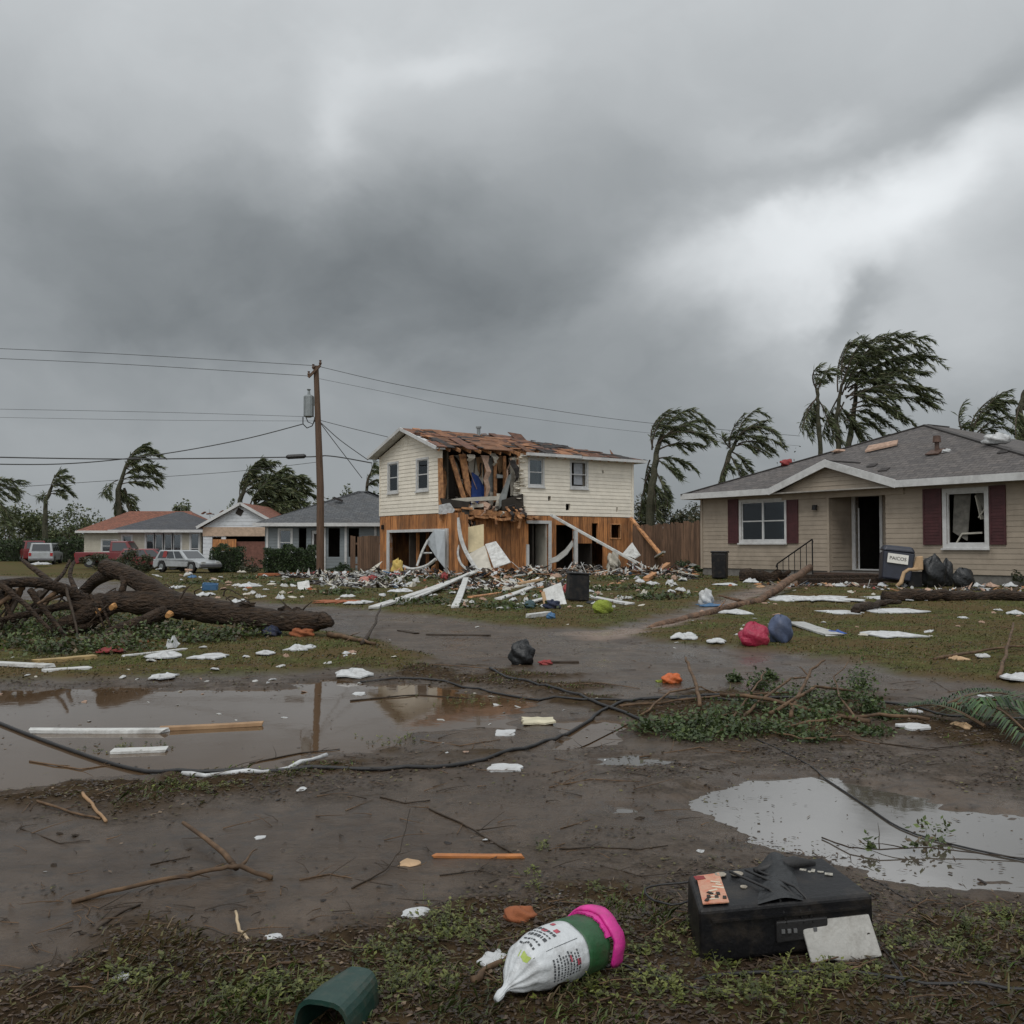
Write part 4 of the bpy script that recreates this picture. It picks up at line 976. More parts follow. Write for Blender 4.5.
# ================================================================== OTHER HOUSES ALONG THE STREET
def simple_house(name, loc, rz, L, D, HE, HR, ov, wallm, roofm, label, ops_front=(), gable_end=True, ridge_in=0.0, group=None, extra=None, front_gable=False, wall_t='lap', bh=.16):
    """front along +x at y=0 facing -y. ridge along x (front_gable: ridge along y)"""
    h = empty(name, loc, rz, label, 'house', group)
    m = MB()
    if front_gable:
        wall(m, (0, 0), A, L, 0, HE, [q[:4] for q in ops_front], bh=bh, style=wall_t, gable=(L / 2, HR - .05)); wall(m, (0, D), (0, -1), D, 0, HE, bh=.3); wall(m, (L, 0), (0, 1), D, 0, HE, bh=.3); wall(m, (L, D), (-1, 0), L, 0, HE, bh=.4)
    else:
        wall(m, (0, 0), A, L, 0, HE, [q[:4] for q in ops_front], bh=bh, style=wall_t)
        gg = (D / 2, HR - .05) if gable_end else None
        wall(m, (0, D), (0, -1), D, 0, HE, bh=.2, gable=gg); wall(m, (L, 0), (0, 1), D, 0, HE, bh=.2, gable=gg); wall(m, (L, D), (-1, 0), L, 0, HE, bh=.4)
    m.build('siding_wall', wallm, h)
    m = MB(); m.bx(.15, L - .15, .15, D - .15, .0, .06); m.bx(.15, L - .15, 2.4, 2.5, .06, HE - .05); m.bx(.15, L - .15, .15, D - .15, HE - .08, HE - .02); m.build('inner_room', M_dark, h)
    for q in ops_front:
        if len(q) > 4 and q[4]: window(h, (0, 0), A, *q[:4], **q[4])
    rm = MB(); k = (HR - HE) / ((L if front_gable else D) / 2 + ov) ; z0 = HE + .02; z1 = z0 + (HR - HE)
    if front_gable:
        for sx in (0, 1):
            xo = -ov if sx == 0 else L + ov; rm.prism([V(xo, -ov, z0), V(xo, D + ov, z0), V(L / 2, D + ov, z1), V(L / 2, -ov, z1)], (0, 0, -.1))
    elif gable_end:
        rm.prism([V(-ov, -ov, z0), V(L + ov, -ov, z0), V(L + ov, D / 2, z1), V(-ov, D / 2, z1)], (0, 0, -.1)); rm.prism([V(-ov, D + ov, z0), V(L + ov, D + ov, z0), V(L + ov, D / 2, z1), V(-ov, D / 2, z1)], (0, 0, -.1))
    else:
        a_, b_ = V(ridge_in, D / 2, z1), V(L - ridge_in, D / 2, z1); c0, c1, c2, c3 = V(-ov, -ov, z0), V(L + ov, -ov, z0), V(L + ov, D + ov, z0), V(-ov, D + ov, z0)
        rm.prism([c0, c1, b_, a_], (0, 0, -.1)); rm.prism([c1, c2, b_], (0, 0, -.1)); rm.prism([c2, c3, a_, b_], (0, 0, -.1)); rm.prism([c3, c0, a_], (0, 0, -.1))
    r = rm.build('roof', roofm, h); uv_planar(r)
    m = MB()
    if front_gable:
        for xo in (-ov, L + ov): m.bar(V(xo, -ov - .02, z0 - .06), V(L / 2, -ov - .02, z1 - .06), .04, .18); m.bar(V(xo, -ov, z0 - .06), V(xo, D + ov, z0 - .06), .04, .16)
    else:
        m.bar(V(-ov, -ov - .03, z0 - .06), V(L + ov, -ov - .03, z0 - .06), .05, .18)
        if gable_end:
            for xo in (-ov - .02, L + ov + .02):
                for yo in (-ov, D + ov): m.bar(V(xo, yo, z0 - .06), V(xo, D / 2, z1 - .06), .04, .18)
        else:
            for xo in (-ov - .02, L + ov + .02): m.bar(V(xo, -ov, z0 - .06), V(xo, D + ov, z0 - .06), .04, .16)
    m.split('fascia', M_trim, h)
    return h
WIN = dict(cols=1, rows=2)
M_sh2 = shingle('slate_shingles', (.10, .105, .11), (.06, .065, .07)); M_sh3 = shingle('rusty_shingles', (.26, .10, .06), (.12, .05, .035)); M_sh4 = shingle('dark_shingles', (.075, .078, .085), (.045, .048, .055))
# grey bungalow behind the pole
p0 = G(263, 571); p0.z = hgt(p0.x, p0.y); q0 = at(263, 560, 54)
gx0 = at(265, 560, 52).x
g_loc = V(at(265, 560, 52).x, 52, -.12)
Lg2 = at(400, 560, 52).x - g_loc.x
hg = simple_house('grey_bungalow', g_loc, R(0), Lg2 + 2, 8, 2.62, 4.55, .5, M_grey, M_sh2, 'low grey bungalow with a slate grey hip roof behind the utility pole', gable_end=False, ridge_in=4.8,
   ops_front=[(.75, 1.35, 1.0, 2.3, WIN), (1.75, 2.15, .9, 2.4, None), (2.4, 2.95, 0.1, 2.3, None), (3.3, 3.9, .9, 2.4, None), (4.35, 4.9, .9, 2.4, None)])
m = MB(); m.bx(2.42, 2.93, .05, .1, .1, 2.28); d_ = m.build('door', M_trim, hg); m = MB(); m.bx(2.54, 2.81, .03, .05, 1.3, 2.1); m.build('pane', M_dark, d_)
m = MB()
for x in (.05, 3.05, 4.15, 5.7): m.bx(x, x + .12, -.06, -.025, 0, 2.5)
m.split('corner_board', M_trim, hg)
m = MB(); m.tube([V(7.5, -.05, 2.1), V(7.5, -.22, 2.05)], .1, 8); m.build('wall_lamp', M_trim, hg)
for (px, py, nm, lb) in ((333, 509, 'torn_patch', None), (338, 502, 'torn_patch', None)):
    m = MB(); P = at(px, py, 54.2); m.box(P - g_loc + V(0, 0, .15), (.5, .3, .12), Matrix.Rotation(R(20), 3, 'Y')); m.build(nm, M_felt, hg)
# white gable house
wl_ = V(at(203, 560, 66).x, 66, -.15); Lw = at(270, 560, 66).x - wl_.x
hw = simple_house('white_gable_house', wl_, R(0), Lw + .6, 9, 2.75, 4.35, .35, M_wht, M_sh3, 'white gabled house with a holed gable and brick garage left of the grey bungalow', front_gable=True, bh=.24,
   ops_front=[(.6, 1.2, .8, 2.1, None), (1.5, 4.6, .0, 2.2, None)])
m = MB(); m.bx(1.55, 4.55, .2, .25, 0, 1.8); m.build('garage_door', M_brick, hw); m = MB(); m.bx(.62, 2.2, -.05, -.02, 1.2, 1.95); m.build('plywood_patch', M_ply, hw)
m = MB(); m.bx(-.02, Lw + .6, -.07, -.03, 2.15, 2.75); m.build('wall_band', mat('peach_board', (.45, .33, .24), .8), hw)
m = MB(); m.box((2.4, -.03, 3.75), (.42, .03, .42), Matrix.Rotation(R(30), 3, 'Y')); m.build('gable_hole', M_dark, hw)
m = MB()
for k in range(16): m.box((random.uniform(-.2, 1.6), random.uniform(-.2, 3), 3 + random.uniform(0, .9)), (random.uniform(.2, .6), .4, .06), Matrix.Rotation(random.uniform(-.8, .2), 3, 'Y'))
m.build('torn_shingles', M_sheath2, hw)
# pale house with tall porch windows, dark roof
pl_ = V(at(118, 560, 68).x, 68, -.15); Lp = at(201, 560, 68).x - pl_.x
hp = simple_house('pale_porch_house', pl_, R(0), Lp, 8, 2.55, 3.95, .5, M_cream2, M_sh4, 'pale low house with a row of tall porch windows and a dark roof', gable_end=False, ridge_in=2.6,
   ops_front=[(1.9 + k * .62, 2.42 + k * .62, .35, 2.3, dict(cols=1, rows=1)) for k in range(4)] + [(.3, .9, .9, 2.2, WIN), (4.6 + .35, 5.5, .3, 2.35, WIN)])
# house with the rust roof
ol_ = V(at(84, 560, 78).x, 78, -.1)
ho = simple_house('rust_roofed_house', ol_, R(0), 9.0, 8, 2.6, 4.3, .5, M_cream2, M_sh3, 'cream house with a rusty red hip roof, furthest left of the street row', gable_end=False, ridge_in=2.0,
   ops_front=[(1.4, 2.6, 1.0, 1.9, WIN), (4.0, 4.8, .9, 2.1, WIN)])
# very distant white building
fl_ = V(at(-40, 556, 125).x, 125, 0)
hf = simple_house('distant_white_building', fl_, R(0), 8.6, 6, 1.9, 2.2, .2, M_cream2, mat('tan_roof', (.2, .15, .11), .9), 'low whitish building far off at the left edge of the street', ops_front=[(2, 3, .8, 1.5, WIN), (5.2, 6.4, .6, 1.6, WIN)])
# roof edge beyond the tan bungalow, ripped to orange sheathing
tl_ = V(at(985, 560, 56).x, 56, .2)
ht = simple_house('stripped_roof_house', tl_, R(-12), 12, 9, 3.1, 6.75, .5, M_cream2, M_sh3, 'house behind the tan bungalow whose roof shows orange sheathing', gable_end=False, ridge_in=1.0)
m = MB()
for k in range(14): P = at(random.uniform(990, 1030), random.uniform(450, 456), 59); m.box(P - tl_ + V(0, 0, 0), (random.uniform(.3, .9), .4, .08), Matrix.Rotation(random.uniform(-.4, .5), 3, 'Y'))

# fences
def fence(name, pts, h, label, mt, bw=.14):
    f = empty(name, pts[0], 0, label, 'fence'); o = Vector(pts[0])
    for i in range(len(pts) - 1):
        p, q = Vector(pts[i]) - o, Vector(pts[i + 1]) - o; d = (q - p); L = d.length; d.normalize(); n = int(L / bw); m = MB(); rot = Matrix.Rotation(math.atan2(d.y, d.x), 3, 'Z')
        for k in range(n):
            if random.random() < .02: continue
            c = p + d * (bw * (k + .5)); hh = h * random.uniform(.97, 1.02); m.box(c + V(0, 0, hh / 2), (bw * .93, .02, hh), rot @ Matrix.Rotation(random.uniform(-.015, .015), 3, 'Y'))
        m.build('board_panel', mt, f)
        m = MB()
        for z in (h * .25, h * .8): m.bar(p + V(0, .04, z), q + V(0, .04, z), .04, .09)
        m.split('rail', mt, f)
        for k in range(int(L / 2.4) + 1): m = MB(); c = p + d * min(L, k * 2.4); m.box(c + V(0, .08, h / 2), (.1, .1, h + .05)); m.build('post', mt, f)
    return f
y_ = 47; fence('wooden_fence', [at(634, 577, y_) * 1.0, V(at(712, 577, 44).x, 44, .1)], 2.25, 'brown board fence between the wrecked house and the tan bungalow', M_fence)
for o in list(bpy.data.objects):
    if o.name == 'wooden_fence': o.location.z = .05
pp = at(351, 570, 50); fence('short_fence', [V(pp.x, 50, -.05), V(at(380, 570, 49).x, 49, -.05)], 1.9, 'short weathered board fence beside the garage corner', M_fence)

# ------------------------------------------------------------------ vehicles
def car(name, loc, rz, L, W, H, body, label, kind='hatch', cat='car', wheel=.31, parts=True):
    """nose towards +x, ground at z=0"""
    t = empty(name, loc, rz, label, cat)
    hL = L / 2; zb = .22; belt = H * .58
    if kind == 'wagon': prof = [(-hL, zb + .1), (-hL, belt - .02), (-hL + .06, belt), (hL - L * .29, belt + .01), (hL - .25, belt * .88), (hL, belt * .74), (hL, zb + .12), (hL - .1, zb), (-hL + .1, zb)]; roof = [(-hL + .12, -.02), (-hL + .42, 1), (hL - L * .46, 1), (hL - L * .28, 0)]
    elif kind == 'suv': prof = [(-hL, zb + .1), (-hL, belt), (hL - L * .26, belt), (hL - .1, belt * .93), (hL, belt * .8), (hL, zb + .1), (hL - .1, zb), (-hL + .1, zb)]; roof = [(-hL + .04, 0), (-hL + .2, 1), (hL - L * .42, 1), (hL - L * .27, 0)]
    else: prof = [(-hL, zb + .2), (-hL, belt), (hL - L * .24, belt), (hL - .1, belt * .95), (hL, belt * .8), (hL, zb + .1), (hL - .1, zb), (-hL + .1, zb)]; roof = [(-L * .06, 0), (-L * .05, 1), (L * .16, 1), (L * .25, 0)]
    # wheel arches cut into the sill line
    ax = (-hL + L * .19, hL - L * .17); arch = wheel + .06
    bot = []
    for c in sorted(ax, reverse=True):
        for k in range(9): a_ = math.pi * k / 8; bot.append((c + arch * math.cos(a_), max(zb, wheel + arch * math.sin(a_) * 1.0)))
    top = [p for p in prof if not (p[1] == zb)]
    prof2 = top + [(hL - .1, zb)] + bot + [(-hL + .1, zb)]
    m = MB(); n = len(prof2); vs = []
    for y, kx in ((-W / 2, 1), (-W / 2 + .0, 1), (W / 2, 1)): pass
    secs = [(-W / 2 + .05, .985), (-W / 2, 1.0), (W / 2, 1.0), (W / 2 - .05, .985)]
    m.prism([(p[0], -W / 2, p[1]) for p in prof2], (0, W, 0)); b = m.build('body', body, t); bevel(b, .05, 3)
    m = MB(); zr = H; inn = .16
    lo = [(roof[0][0], belt), (roof[3][0], belt)]; hi = [(roof[1][0], zr), (roof[2][0], zr)]
    v = []
    for (x, z), k in ((lo[0], .03), (lo[1], .03), (hi[1], inn), (hi[0], inn)):
        v += [(x, -W / 2 + k, z), (x, W / 2 - k, z)]
    m.add(v, [(0, 2, 4, 6), (1, 7, 5, 3), (0, 1, 3, 2), (2, 3, 5, 4), (4, 5, 7, 6), (6, 7, 1, 0)]); c = m.build('cabin', body, t); bevel(c, .04, 2)
    gm = mat('car_glass', (.03, .035, .04), .12, .1, 4, 0, spec=.8)
    def lerp(a_, b_, u): return a_ + (b_ - a_) * u
    def side(u0, u1, w0=.12, w1=.86):
        for sg in (-1, 1):
            m = MB(); q = []
            for u, w in ((u0, w0), (u1, w0), (u1, w1), (u0, w1)):
                x = lerp(lerp(lo[0][0], hi[0][0], w), lerp(lo[1][0], hi[1][0], w), u); y = sg * (W / 2 - lerp(.03, inn, w) + .004); q.append((x, y, lerp(belt, zr, w)))
            m.prism(q, (0, sg * .006, 0)); m.build('side_window', gm, t)
    if kind == 'pickup': side(.12, .85)
    else:
        for u in ((.08, .36), (.40, .64), (.68, .93)): side(*u)
    for e, nm in ((0, 'rear_window'), (1, 'windscreen')):
        m = MB(); q = []; sx = -1 if e == 0 else 1
        for u, w in ((.1, .12), (.9, .12), (.9, .88), (.1, .88)):
            k = lerp(.03, inn, w); q.append((lerp(lo[e][0], hi[e][0], w) + sx * .006, lerp(-W / 2 + k, W / 2 - k, u), lerp(belt, zr, w)))
        m.prism(q, (sx * .008, 0, 0)); m.build(nm, gm, t)
    for x in ax:
        for sg in (-1, 1):
            m = MB(); m.tube([(x, sg * (W / 2 - .2), wheel), (x, sg * (W / 2 - .19), wheel), (x, sg * (W / 2 + .0), wheel), (x, sg * (W / 2 + .012), wheel)], [wheel * .95, wheel, wheel, wheel * .93], 20); w_ = m.build('wheel', M_rub, t)
            m = MB(); m.tube([(x, sg * (W / 2 + .0), wheel), (x, sg * (W / 2 + .02), wheel)], [wheel * .6, wheel * .52], 14); m.build('hubcap', M_steel, w_)
    if parts:
        for sg in (-1, 1):
            m = MB(); m.box((hL + .0, sg * (W / 2 - .28), belt * .74), (.05, .3, .14)); m.build('headlight', mat('lamp_glass', (.5, .5, .48), .2), t)
            m = MB(); m.box((-hL, sg * (W / 2 - .12), belt * .8), (.05, .18, .24)); m.build('tail_light', mat('tail_lamp_red', (.35, .01, .01), .3), t)
        for sx in (-1, 1): m = MB(); m.box((sx * (hL + .02), 0, .38), (.12, W - .08, .16)); bevel(m.build('bumper', mat('grey_bumper', (.12, .12, .125), .5), t), .02, 2)
    return t
M_cw = mat('white_car_paint', (.36, .38, .39), .4, .1, 3, 0, dirt=.35, coat=.2); M_cr = mat('red_car_paint', (.16, .010, .014), .4, .2, 3, 0, dirt=.3, coat=.3); M_cs = mat('silver_car_paint', (.3, .31, .31), .4, .1, 3, 0, dirt=.3)
P = at(187, 560, 57.5); c1 = car('parked_car', V(P.x, P.y, hgt(P.x, P.y) + .02), R(-33), 4.05, 1.6, 1.27, M_cw, 'dirty white hatchback parked before the pale house with the porch windows', 'wagon')
m = MB(); m.prism([(-1.2, -.762, .85), (-.85, -.762, .85), (-.85, -.70, 1.22), (-1.13, -.70, 1.22)], (0, -.012, 0)); m.build('red_patch', M_red, c1)
P = at(46, 560, 78); car('white_suv', V(P.x, P.y, hgt(P.x, P.y)), R(104), 3.9, 1.75, 1.62, M_cw, 'white estate car seen from behind beside the hedge, far left', 'suv')
P = at(33, 560, 84); car('dark_suv', V(P.x, P.y, hgt(P.x, P.y)), R(120), 4.4, 1.75, 1.75, M_cr, 'dark red van half hidden behind the white estate car', 'suv', 'van', parts=False)
P = at(76, 560, 84); car('silver_car', V(P.x, P.y, hgt(P.x, P.y)), R(-100), 4.0, 1.6, 1.3, M_cs, 'small silver car in front of the hedge, right of the white estate car', 'wagon', parts=False)
P = at(118, 560, 66.5); car('red_pickup', V(P.x, P.y, hgt(P.x, P.y) + .1), R(4), 5.0, 1.85, 1.75, M_cr, 'dark red pickup truck half hidden by shrubs before the rust roofed house', 'pickup', 'truck', wheel=.38)
P = at(153, 560, 64); t = car('red_car', V(P.x, P.y, hgt(P.x, P.y)), R(8), 4.2, 1.7, 1.35, M_cr, 'dark red car behind the white hatchback', 'wagon', parts=False)

# ------------------------------------------------------------------ utility pole and lines
PY = 43.0; pb = at(319, 576, PY); pb.z = -.1
pole = empty('utility_pole', pb, 0, 'brown wooden utility pole with a grey transformer can, left of the wrecked house', 'utility pole')
def PL(px, py, Y=PY): return at(px, py, Y) - pb
tp = PL(316, 366); m = MB(); m.tube([V(.06, 0, -.3), V(.03, 0, 4), tp], [.17, .155, .11], 14); m.build('post', M_pole, pole, smooth=False)
m = MB(); m.bar(PL(309, 378) + V(0, -.16, 0), PL(321, 366) + V(0, -.16, 0), .1, .1); m.build('crossarm', M_pole, pole)
for (px, py) in ((309.5, 377), (314, 370), (321, 366)): m = MB(); p = PL(px, py) + V(0, -.16, 0); m.tube([p, p + V(0, 0, .1), p + V(0, 0, .16), p + V(0, 0, .22)], [.03, .07, .04, .06], 8); m.build('insulator', mat('insulator_brown', (.1, .06, .04), .3), pole)
p = PL(309, 405) + V(0, -.05, 0); m = MB(); m.tube([p + V(0, 0, -.55), p + V(0, 0, -.5), p + V(0, 0, .36), p + V(0, 0, .42)], [.1, .22, .22, .16], 14); tr = m.build('transformer', M_steel, pole)
m = MB(); m.tube([p + V(-.0, 0, .4), p + V(0, 0, .6), p + V(0, 0, .68)], [.07, .05, .09], 8); m.build('bushing', M_steel, tr); m = MB(); m.bar(p + V(.1, 0, .1), PL(316, 402), .06, .3); m.build('bracket', M_steel, pole)
m = MB(); pts = [PL(303, 417), PL(303, 424), PL(307, 428), PL(312, 426), PL(315, 420)]; m.tube(pts, .025, 5); m.build('lead_wire', M_rub, pole)
m = MB(); pts = [PL(305, 415), PL(308, 422), PL(313, 424), PL(315, 417)]; m.tube(pts, .02, 5); m.build('lead_wire', M_rub, pole)
M_wire = mat('weathered_wire', (.05, .05, .05), .7, .2, 3, 0)
def wire(pts, r, label, name='power_line', cat='power line', group='power lines slung from the pole'):
    """pts (px, py, Y): sagging catenary through them"""
    P = [at(*p) for p in pts]; out = []
    if len(P) == 2:
        sag = (P[0] - P[1]).length * .006
        for k in range(25): t = k / 24; q = P[0].lerp(P[1], t); q.z -= 4 * sag * t * (1 - t); out.append(q)
    else:
        for i in range(len(P) - 1):
            p0 = P[max(i - 1, 0)]; p1 = P[i]; p2 = P[i + 1]; p3 = P[min(i + 2, len(P) - 1)]
            for k in range(8):
                t = k / 8; out.append(.5 * ((2 * p1) + (p2 - p0) * t + (2 * p0 - 5 * p1 + 4 * p2 - p3) * t * t + (3 * p1 - p0 - 3 * p2 + p3) * t ** 3))
        out.append(P[-1])
    m = MB(); m.tube(out, r * .75, 5); o = m.build(name, M_wire, None, loc=out[0]); tag(o, label, cat, group); return o
wire([(-120, 344, 40), (100, 353, 42), (321, 366, PY)], .016, 'uppermost thin power line running left from the pole top')
wire([(-120, 354, 40), (100, 363, 42), (309, 376, PY)], .016, 'second thin power line from the top, just under the uppermost one')
wire([(-120, 407, 40), (150, 412, 42), (316, 417, PY)], .011, 'faint thin power line left of the transformer, upper of a close pair')
wire([(-120, 415, 40), (150, 420, 42), (316, 421, PY)], .009, 'faint thin power line left of the transformer, lower of a close pair')
wire([(-60, 463, 36), (60, 464, 40), (155, 455, 42), (240, 440, 43), (303, 424, PY)], .03, 'thick line rising from the left edge to the transformer')
wire([(-60, 456, 38), (120, 459, 41), (300, 457, 43), (330, 456, PY), (372, 463, 44.5)], .035, 'thick level cable crossing behind the pole to the wrecked house gable')
wire([(-60, 492, 38), (60, 484, 41), (160, 477, 42), (240, 471, 43), (318, 462, PY)], .014, 'thin line below the thick cables crossing the palm tops')
wire([(321, 367, PY), (400, 385, 45), (500, 402, 47), (640, 422, 52), (800, 436, 58)], .016, 'thin power line running right from the pole top over the wrecked roof')
wire([(316, 378, PY), (400, 395, 45), (480, 411, 47), (640, 432, 52), (800, 446, 58)], .010, 'thinner power line running right just under the top wire')
wire([(319, 420, PY), (350, 428, 43.5), (388, 437, 44.5)], .018, 'service wire from the transformer down to the wrecked gable')
wire([(319, 421, PY), (340, 440, 44), (368, 460, 45)], .024, 'steeper service wire from the pole to the gable eave')
wire([(319, 421, PY), (333, 440, 46), (362, 478, 50)], .024, 'service wire dropping from the pole to the grey bungalow')
m = MB(); a_, b_ = at(286, 457, 42.9), at(306, 456, 42.9); m.tube([a_, a_.lerp(b_, .1), a_.lerp(b_, .9), b_], [.05, .1, .1, .05], 8); tag(m.build('splice_case', M_rub, None, loc=a_), 'black splice case on the thick level cable, left of the pole', 'cable box')

# ------------------------------------------------------------------ trees
LT = [leafmat('palm_green', (.092, .112, .045), trans=.3), leafmat('palm_olive', (.13, .135, .062), trans=.3), leafmat('palm_dark', (.058, .076, .034), trans=.3)]
M_palmt = mat('mossy_trunk', (.052, .046, .028), .9, .5, 4, .9, 14, col2=(.028, .032, .016), bdist=.05)
WIND = V(1, .12, -.05).normalized()
def leaves_obj(name, V4, mi, parent, mats=LT):
    o = mesh_np(name, np.array(V4, dtype='f4').reshape(-1, 3), 4, mats, np.array(mi), parent); return o
def stream_leaves(pts, n_per, L, w, out, mi, rnd, spread=.42, start=.25, wind=.55):
    n = len(pts) - 1
    for i in range(n):
        t = i / n
        if t < start: continue
        d = (pts[i + 1] - pts[i]); dn = d.normalized()
        for k in range(n_per):
            p = pts[i] + d * rnd.random()
            q = dn * .75 + WIND * wind*1.1 + V(rnd.gauss(0, 1), rnd.gauss(0, 1), rnd.gauss(0, 1) - .35) * spread
            q.normalize(); l = L * rnd.uniform(.5, 1.3); sd = q.cross(V(rnd.gauss(0, 1), rnd.gauss(0, 1), rnd.gauss(0, 1))).normalized() * w * rnd.uniform(.7, 1.3)
            mid = p + q * l * .5 + sd + V(0, 0, .0); mid2 = p + q * l * .5 - sd; tip = p + q * l + V(0, 0, -.12 * l)
            out.extend([tuple(p), tuple(mid), tuple(tip), tuple(mid2)]); mi.append(rnd.choices((0, 1, 2), (.45, .2, .35))[0])
def bez(p0, p1, p2, n):
    return [p0 * (1 - t) ** 2 + p1 * 2 * t * (1 - t) + p2 * t * t for t in [k / n for k in range(n + 1)]]
def blown_tree(name, Y, trunks, streams, label, cat='tree', group=None, dens=1.0, leafL=.46, leafw=.025, rough_trunk=True, seed=1, sub=3):
    """trunks: list of [(px,py),...], [radii m]; streams: (start px,py),(ctrl),(tip)"""
    rnd = random.Random(seed); b0 = at(*trunks[0][0][0], Y); z = hgt(b0.x, b0.y) if True else 0
    base = V(b0.x, Y, z); root = empty(name, base, 0, label, cat, group)
    for j, (tp_, rad) in enumerate(trunks):
        P = [at(px, py, Y + (j * .5)) - base for px, py in tp_]
        if P[0].z > .05: P = [V(P[0].x - .1, P[0].y, -.1)] + P; rad = [rad[0] * 1.15] + list(rad)
        PP = []; RR = []
        for i in range(len(P) - 1):
            for k in range(5): t = k / 5; PP.append(P[i].lerp(P[i + 1], t) + V(rnd.gauss(0, .03), rnd.gauss(0, .03), 0)); RR.append((rad[i] + (rad[i + 1] - rad[i]) * t) * .58)
        PP.append(P[-1]); RR.append(rad[-1] * .58); m = MB(); m.tube(PP, RR, 9, rough=.12); m.build('trunk', M_palmt, root)
    out = []; mi = []; br = MB()
    for (s, c, e) in streams:
        dy = rnd.uniform(-1.2, 1.2); p0, p1, p2 = at(*s, Y) - base, at(*c, Y + dy * .6) - base, at(*e, Y + dy) - base
        L = (p2 - p0).length; n = max(8, int(L * 5)); pts = bez(p0, p1, p2, n)
        br.tube(pts, [.045 * (1 - .8 * i / n) + .006 for i in range(n + 1)], 5, cap=False)
        stream_leaves(pts, int(9 * dens), leafL, leafw, out, mi, rnd, start=.12)
        for q in range(int(sub * L / 1.6)):   # side sprays trailing down wind
            i = rnd.randint(int(n * .25), n - 1); st = pts[i]; d = (pts[min(i + 1, n)] - pts[i - 1]).normalized()
            l2 = rnd.uniform(.5, 1.25) * min(1.0, L / 2.5); dd = (d * .6 + WIND * .6 + V(0, rnd.gauss(0, .25), rnd.gauss(-.2, .3))).normalized()
            sp = bez(st, st + dd * l2 * .5, st + dd * l2 + V(0, 0, -.28 * l2), 6); br.tube(sp, .01, 3, cap=False)
            stream_leaves(sp, int(8.5 * dens), leafL * .8, leafw, out, mi, rnd, start=0, spread=.35)
    br.build('branches', M_bark, root); leaves_obj('crown', out, mi, root); return root
def fan(o, n, a0, a1, l0, l1, bend, rnd, jit=4):
    """n streams from around o; angle in picture degrees (0 right, 90 up); bend turns them down wind"""
    S = []
    for k in range(n):
        a_ = R(a0 + (a1 - a0) * (k + rnd.random()) / n); l = rnd.uniform(l0, l1); s = (o[0] + rnd.uniform(-jit, jit), o[1] + rnd.uniform(-jit, jit) * 1.5)
        c = (s[0] + math.cos(a_) * l * .45, s[1] - math.sin(a_) * l * .45); e = (c[0] + l * .6, c[1] + l * (bend + rnd.uniform(-.12, .18)) - math.sin(a_) * l * .12); S.append((s, c, e))
    return S
rn = random.Random(5)
# big group behind the tan bungalow
blown_tree('windblown_palm', 56, [([(819, 575), (820, 450), (818, 405), (817, 388)], [.3, .24, .2, .14])],
  [((818, 392), (822, 372), (831, 368)), ((818, 398), (806, 405), (799, 428)), ((817, 395), (812, 375), (826, 370)), ((819, 395), (805, 412), (802, 430)), ((818, 400), (824, 405), (830, 430)), ((817, 390), (806, 372), (822, 364)), ((818, 402), (812, 415), (812, 432))],
  'leftmost slim palm of the tall cluster behind the tan bungalow, its fronds blown over', group='windblown palms', seed=3, dens=1.1)
S = [((838, 400), (850, 352), (865, 338)), ((842, 395), (860, 345), (895, 332)), ((845, 390), (870, 350), (925, 336)), ((842, 385), (850, 350), (900, 345)), ((848, 392), (870, 362), (922, 352)), ((850, 395), (880, 365), (928, 372)),
 ((850, 400), (880, 375), (934, 390)), ((852, 405), (885, 390), (936, 402)), ((850, 410), (880, 395), (915, 425)), ((850, 412), (870, 405), (905, 438)), ((848, 415), (862, 410), (890, 444)), ((846, 420), (855, 418), (875, 448)), ((842, 380), (838, 350), (860, 336)), ((838, 392), (835, 360), (848, 342)),
 ((855, 385), (880, 352), (930, 356)), ((850, 380), (868, 345), (910, 332)), ((848, 388), (880, 368), (905, 366)), ((846, 398), (866, 384), (888, 392)), ((844, 402), (836, 420), (832, 440)), ((856, 396), (890, 378), (926, 396)), ((840, 405), (848, 415), (862, 446)), ((850, 390), (876, 372), (912, 378)), ((845, 396), (872, 392), (898, 412)), ((842, 372), (852, 346), (885, 334)), ((838, 398), (826, 418), (822, 436))]
blown_tree('windblown_palm', 58, [([(838, 575), (839, 450), (836, 420), (842, 385), (852, 362)], [.34, .28, .22, .15, .06]), ([(850, 575), (848, 450), (854, 415), (856, 385), (866, 366)], [.38, .33, .26, .18, .07])], S,
  'tallest twin trunked palm whose huge crown streams right above the bungalow roof', group='windblown palms', seed=4, dens=1.25, sub=4)
rn.seed(8)
blown_tree('windblown_palm', 55, [([(649, 560), (651, 500), (655, 460), (663, 430)], [.5, .42, .3, .12])], [((655, 455), (660, 418), (692, 408)), ((652, 450), (652, 420), (676, 410)), ((658, 445), (675, 420), (704, 420)), ((658, 440), (680, 425), (706, 436)), ((658, 450), (680, 438), (700, 446)), ((655, 460), (672, 452), (694, 468)), ((650, 470), (642, 490), (640, 515)), ((655, 470), (662, 480), (668, 505)), ((650, 460), (645, 470), (644, 495)), ((652, 480), (656, 490), (656, 520)), ((653, 448), (645, 425), (668, 410)), ((656, 446), (670, 428), (690, 424)), ((654, 458), (664, 462), (680, 480))],
  'shaggy leaning palm just right of the wrecked house', group='windblown palms', seed=5, dens=1.3)
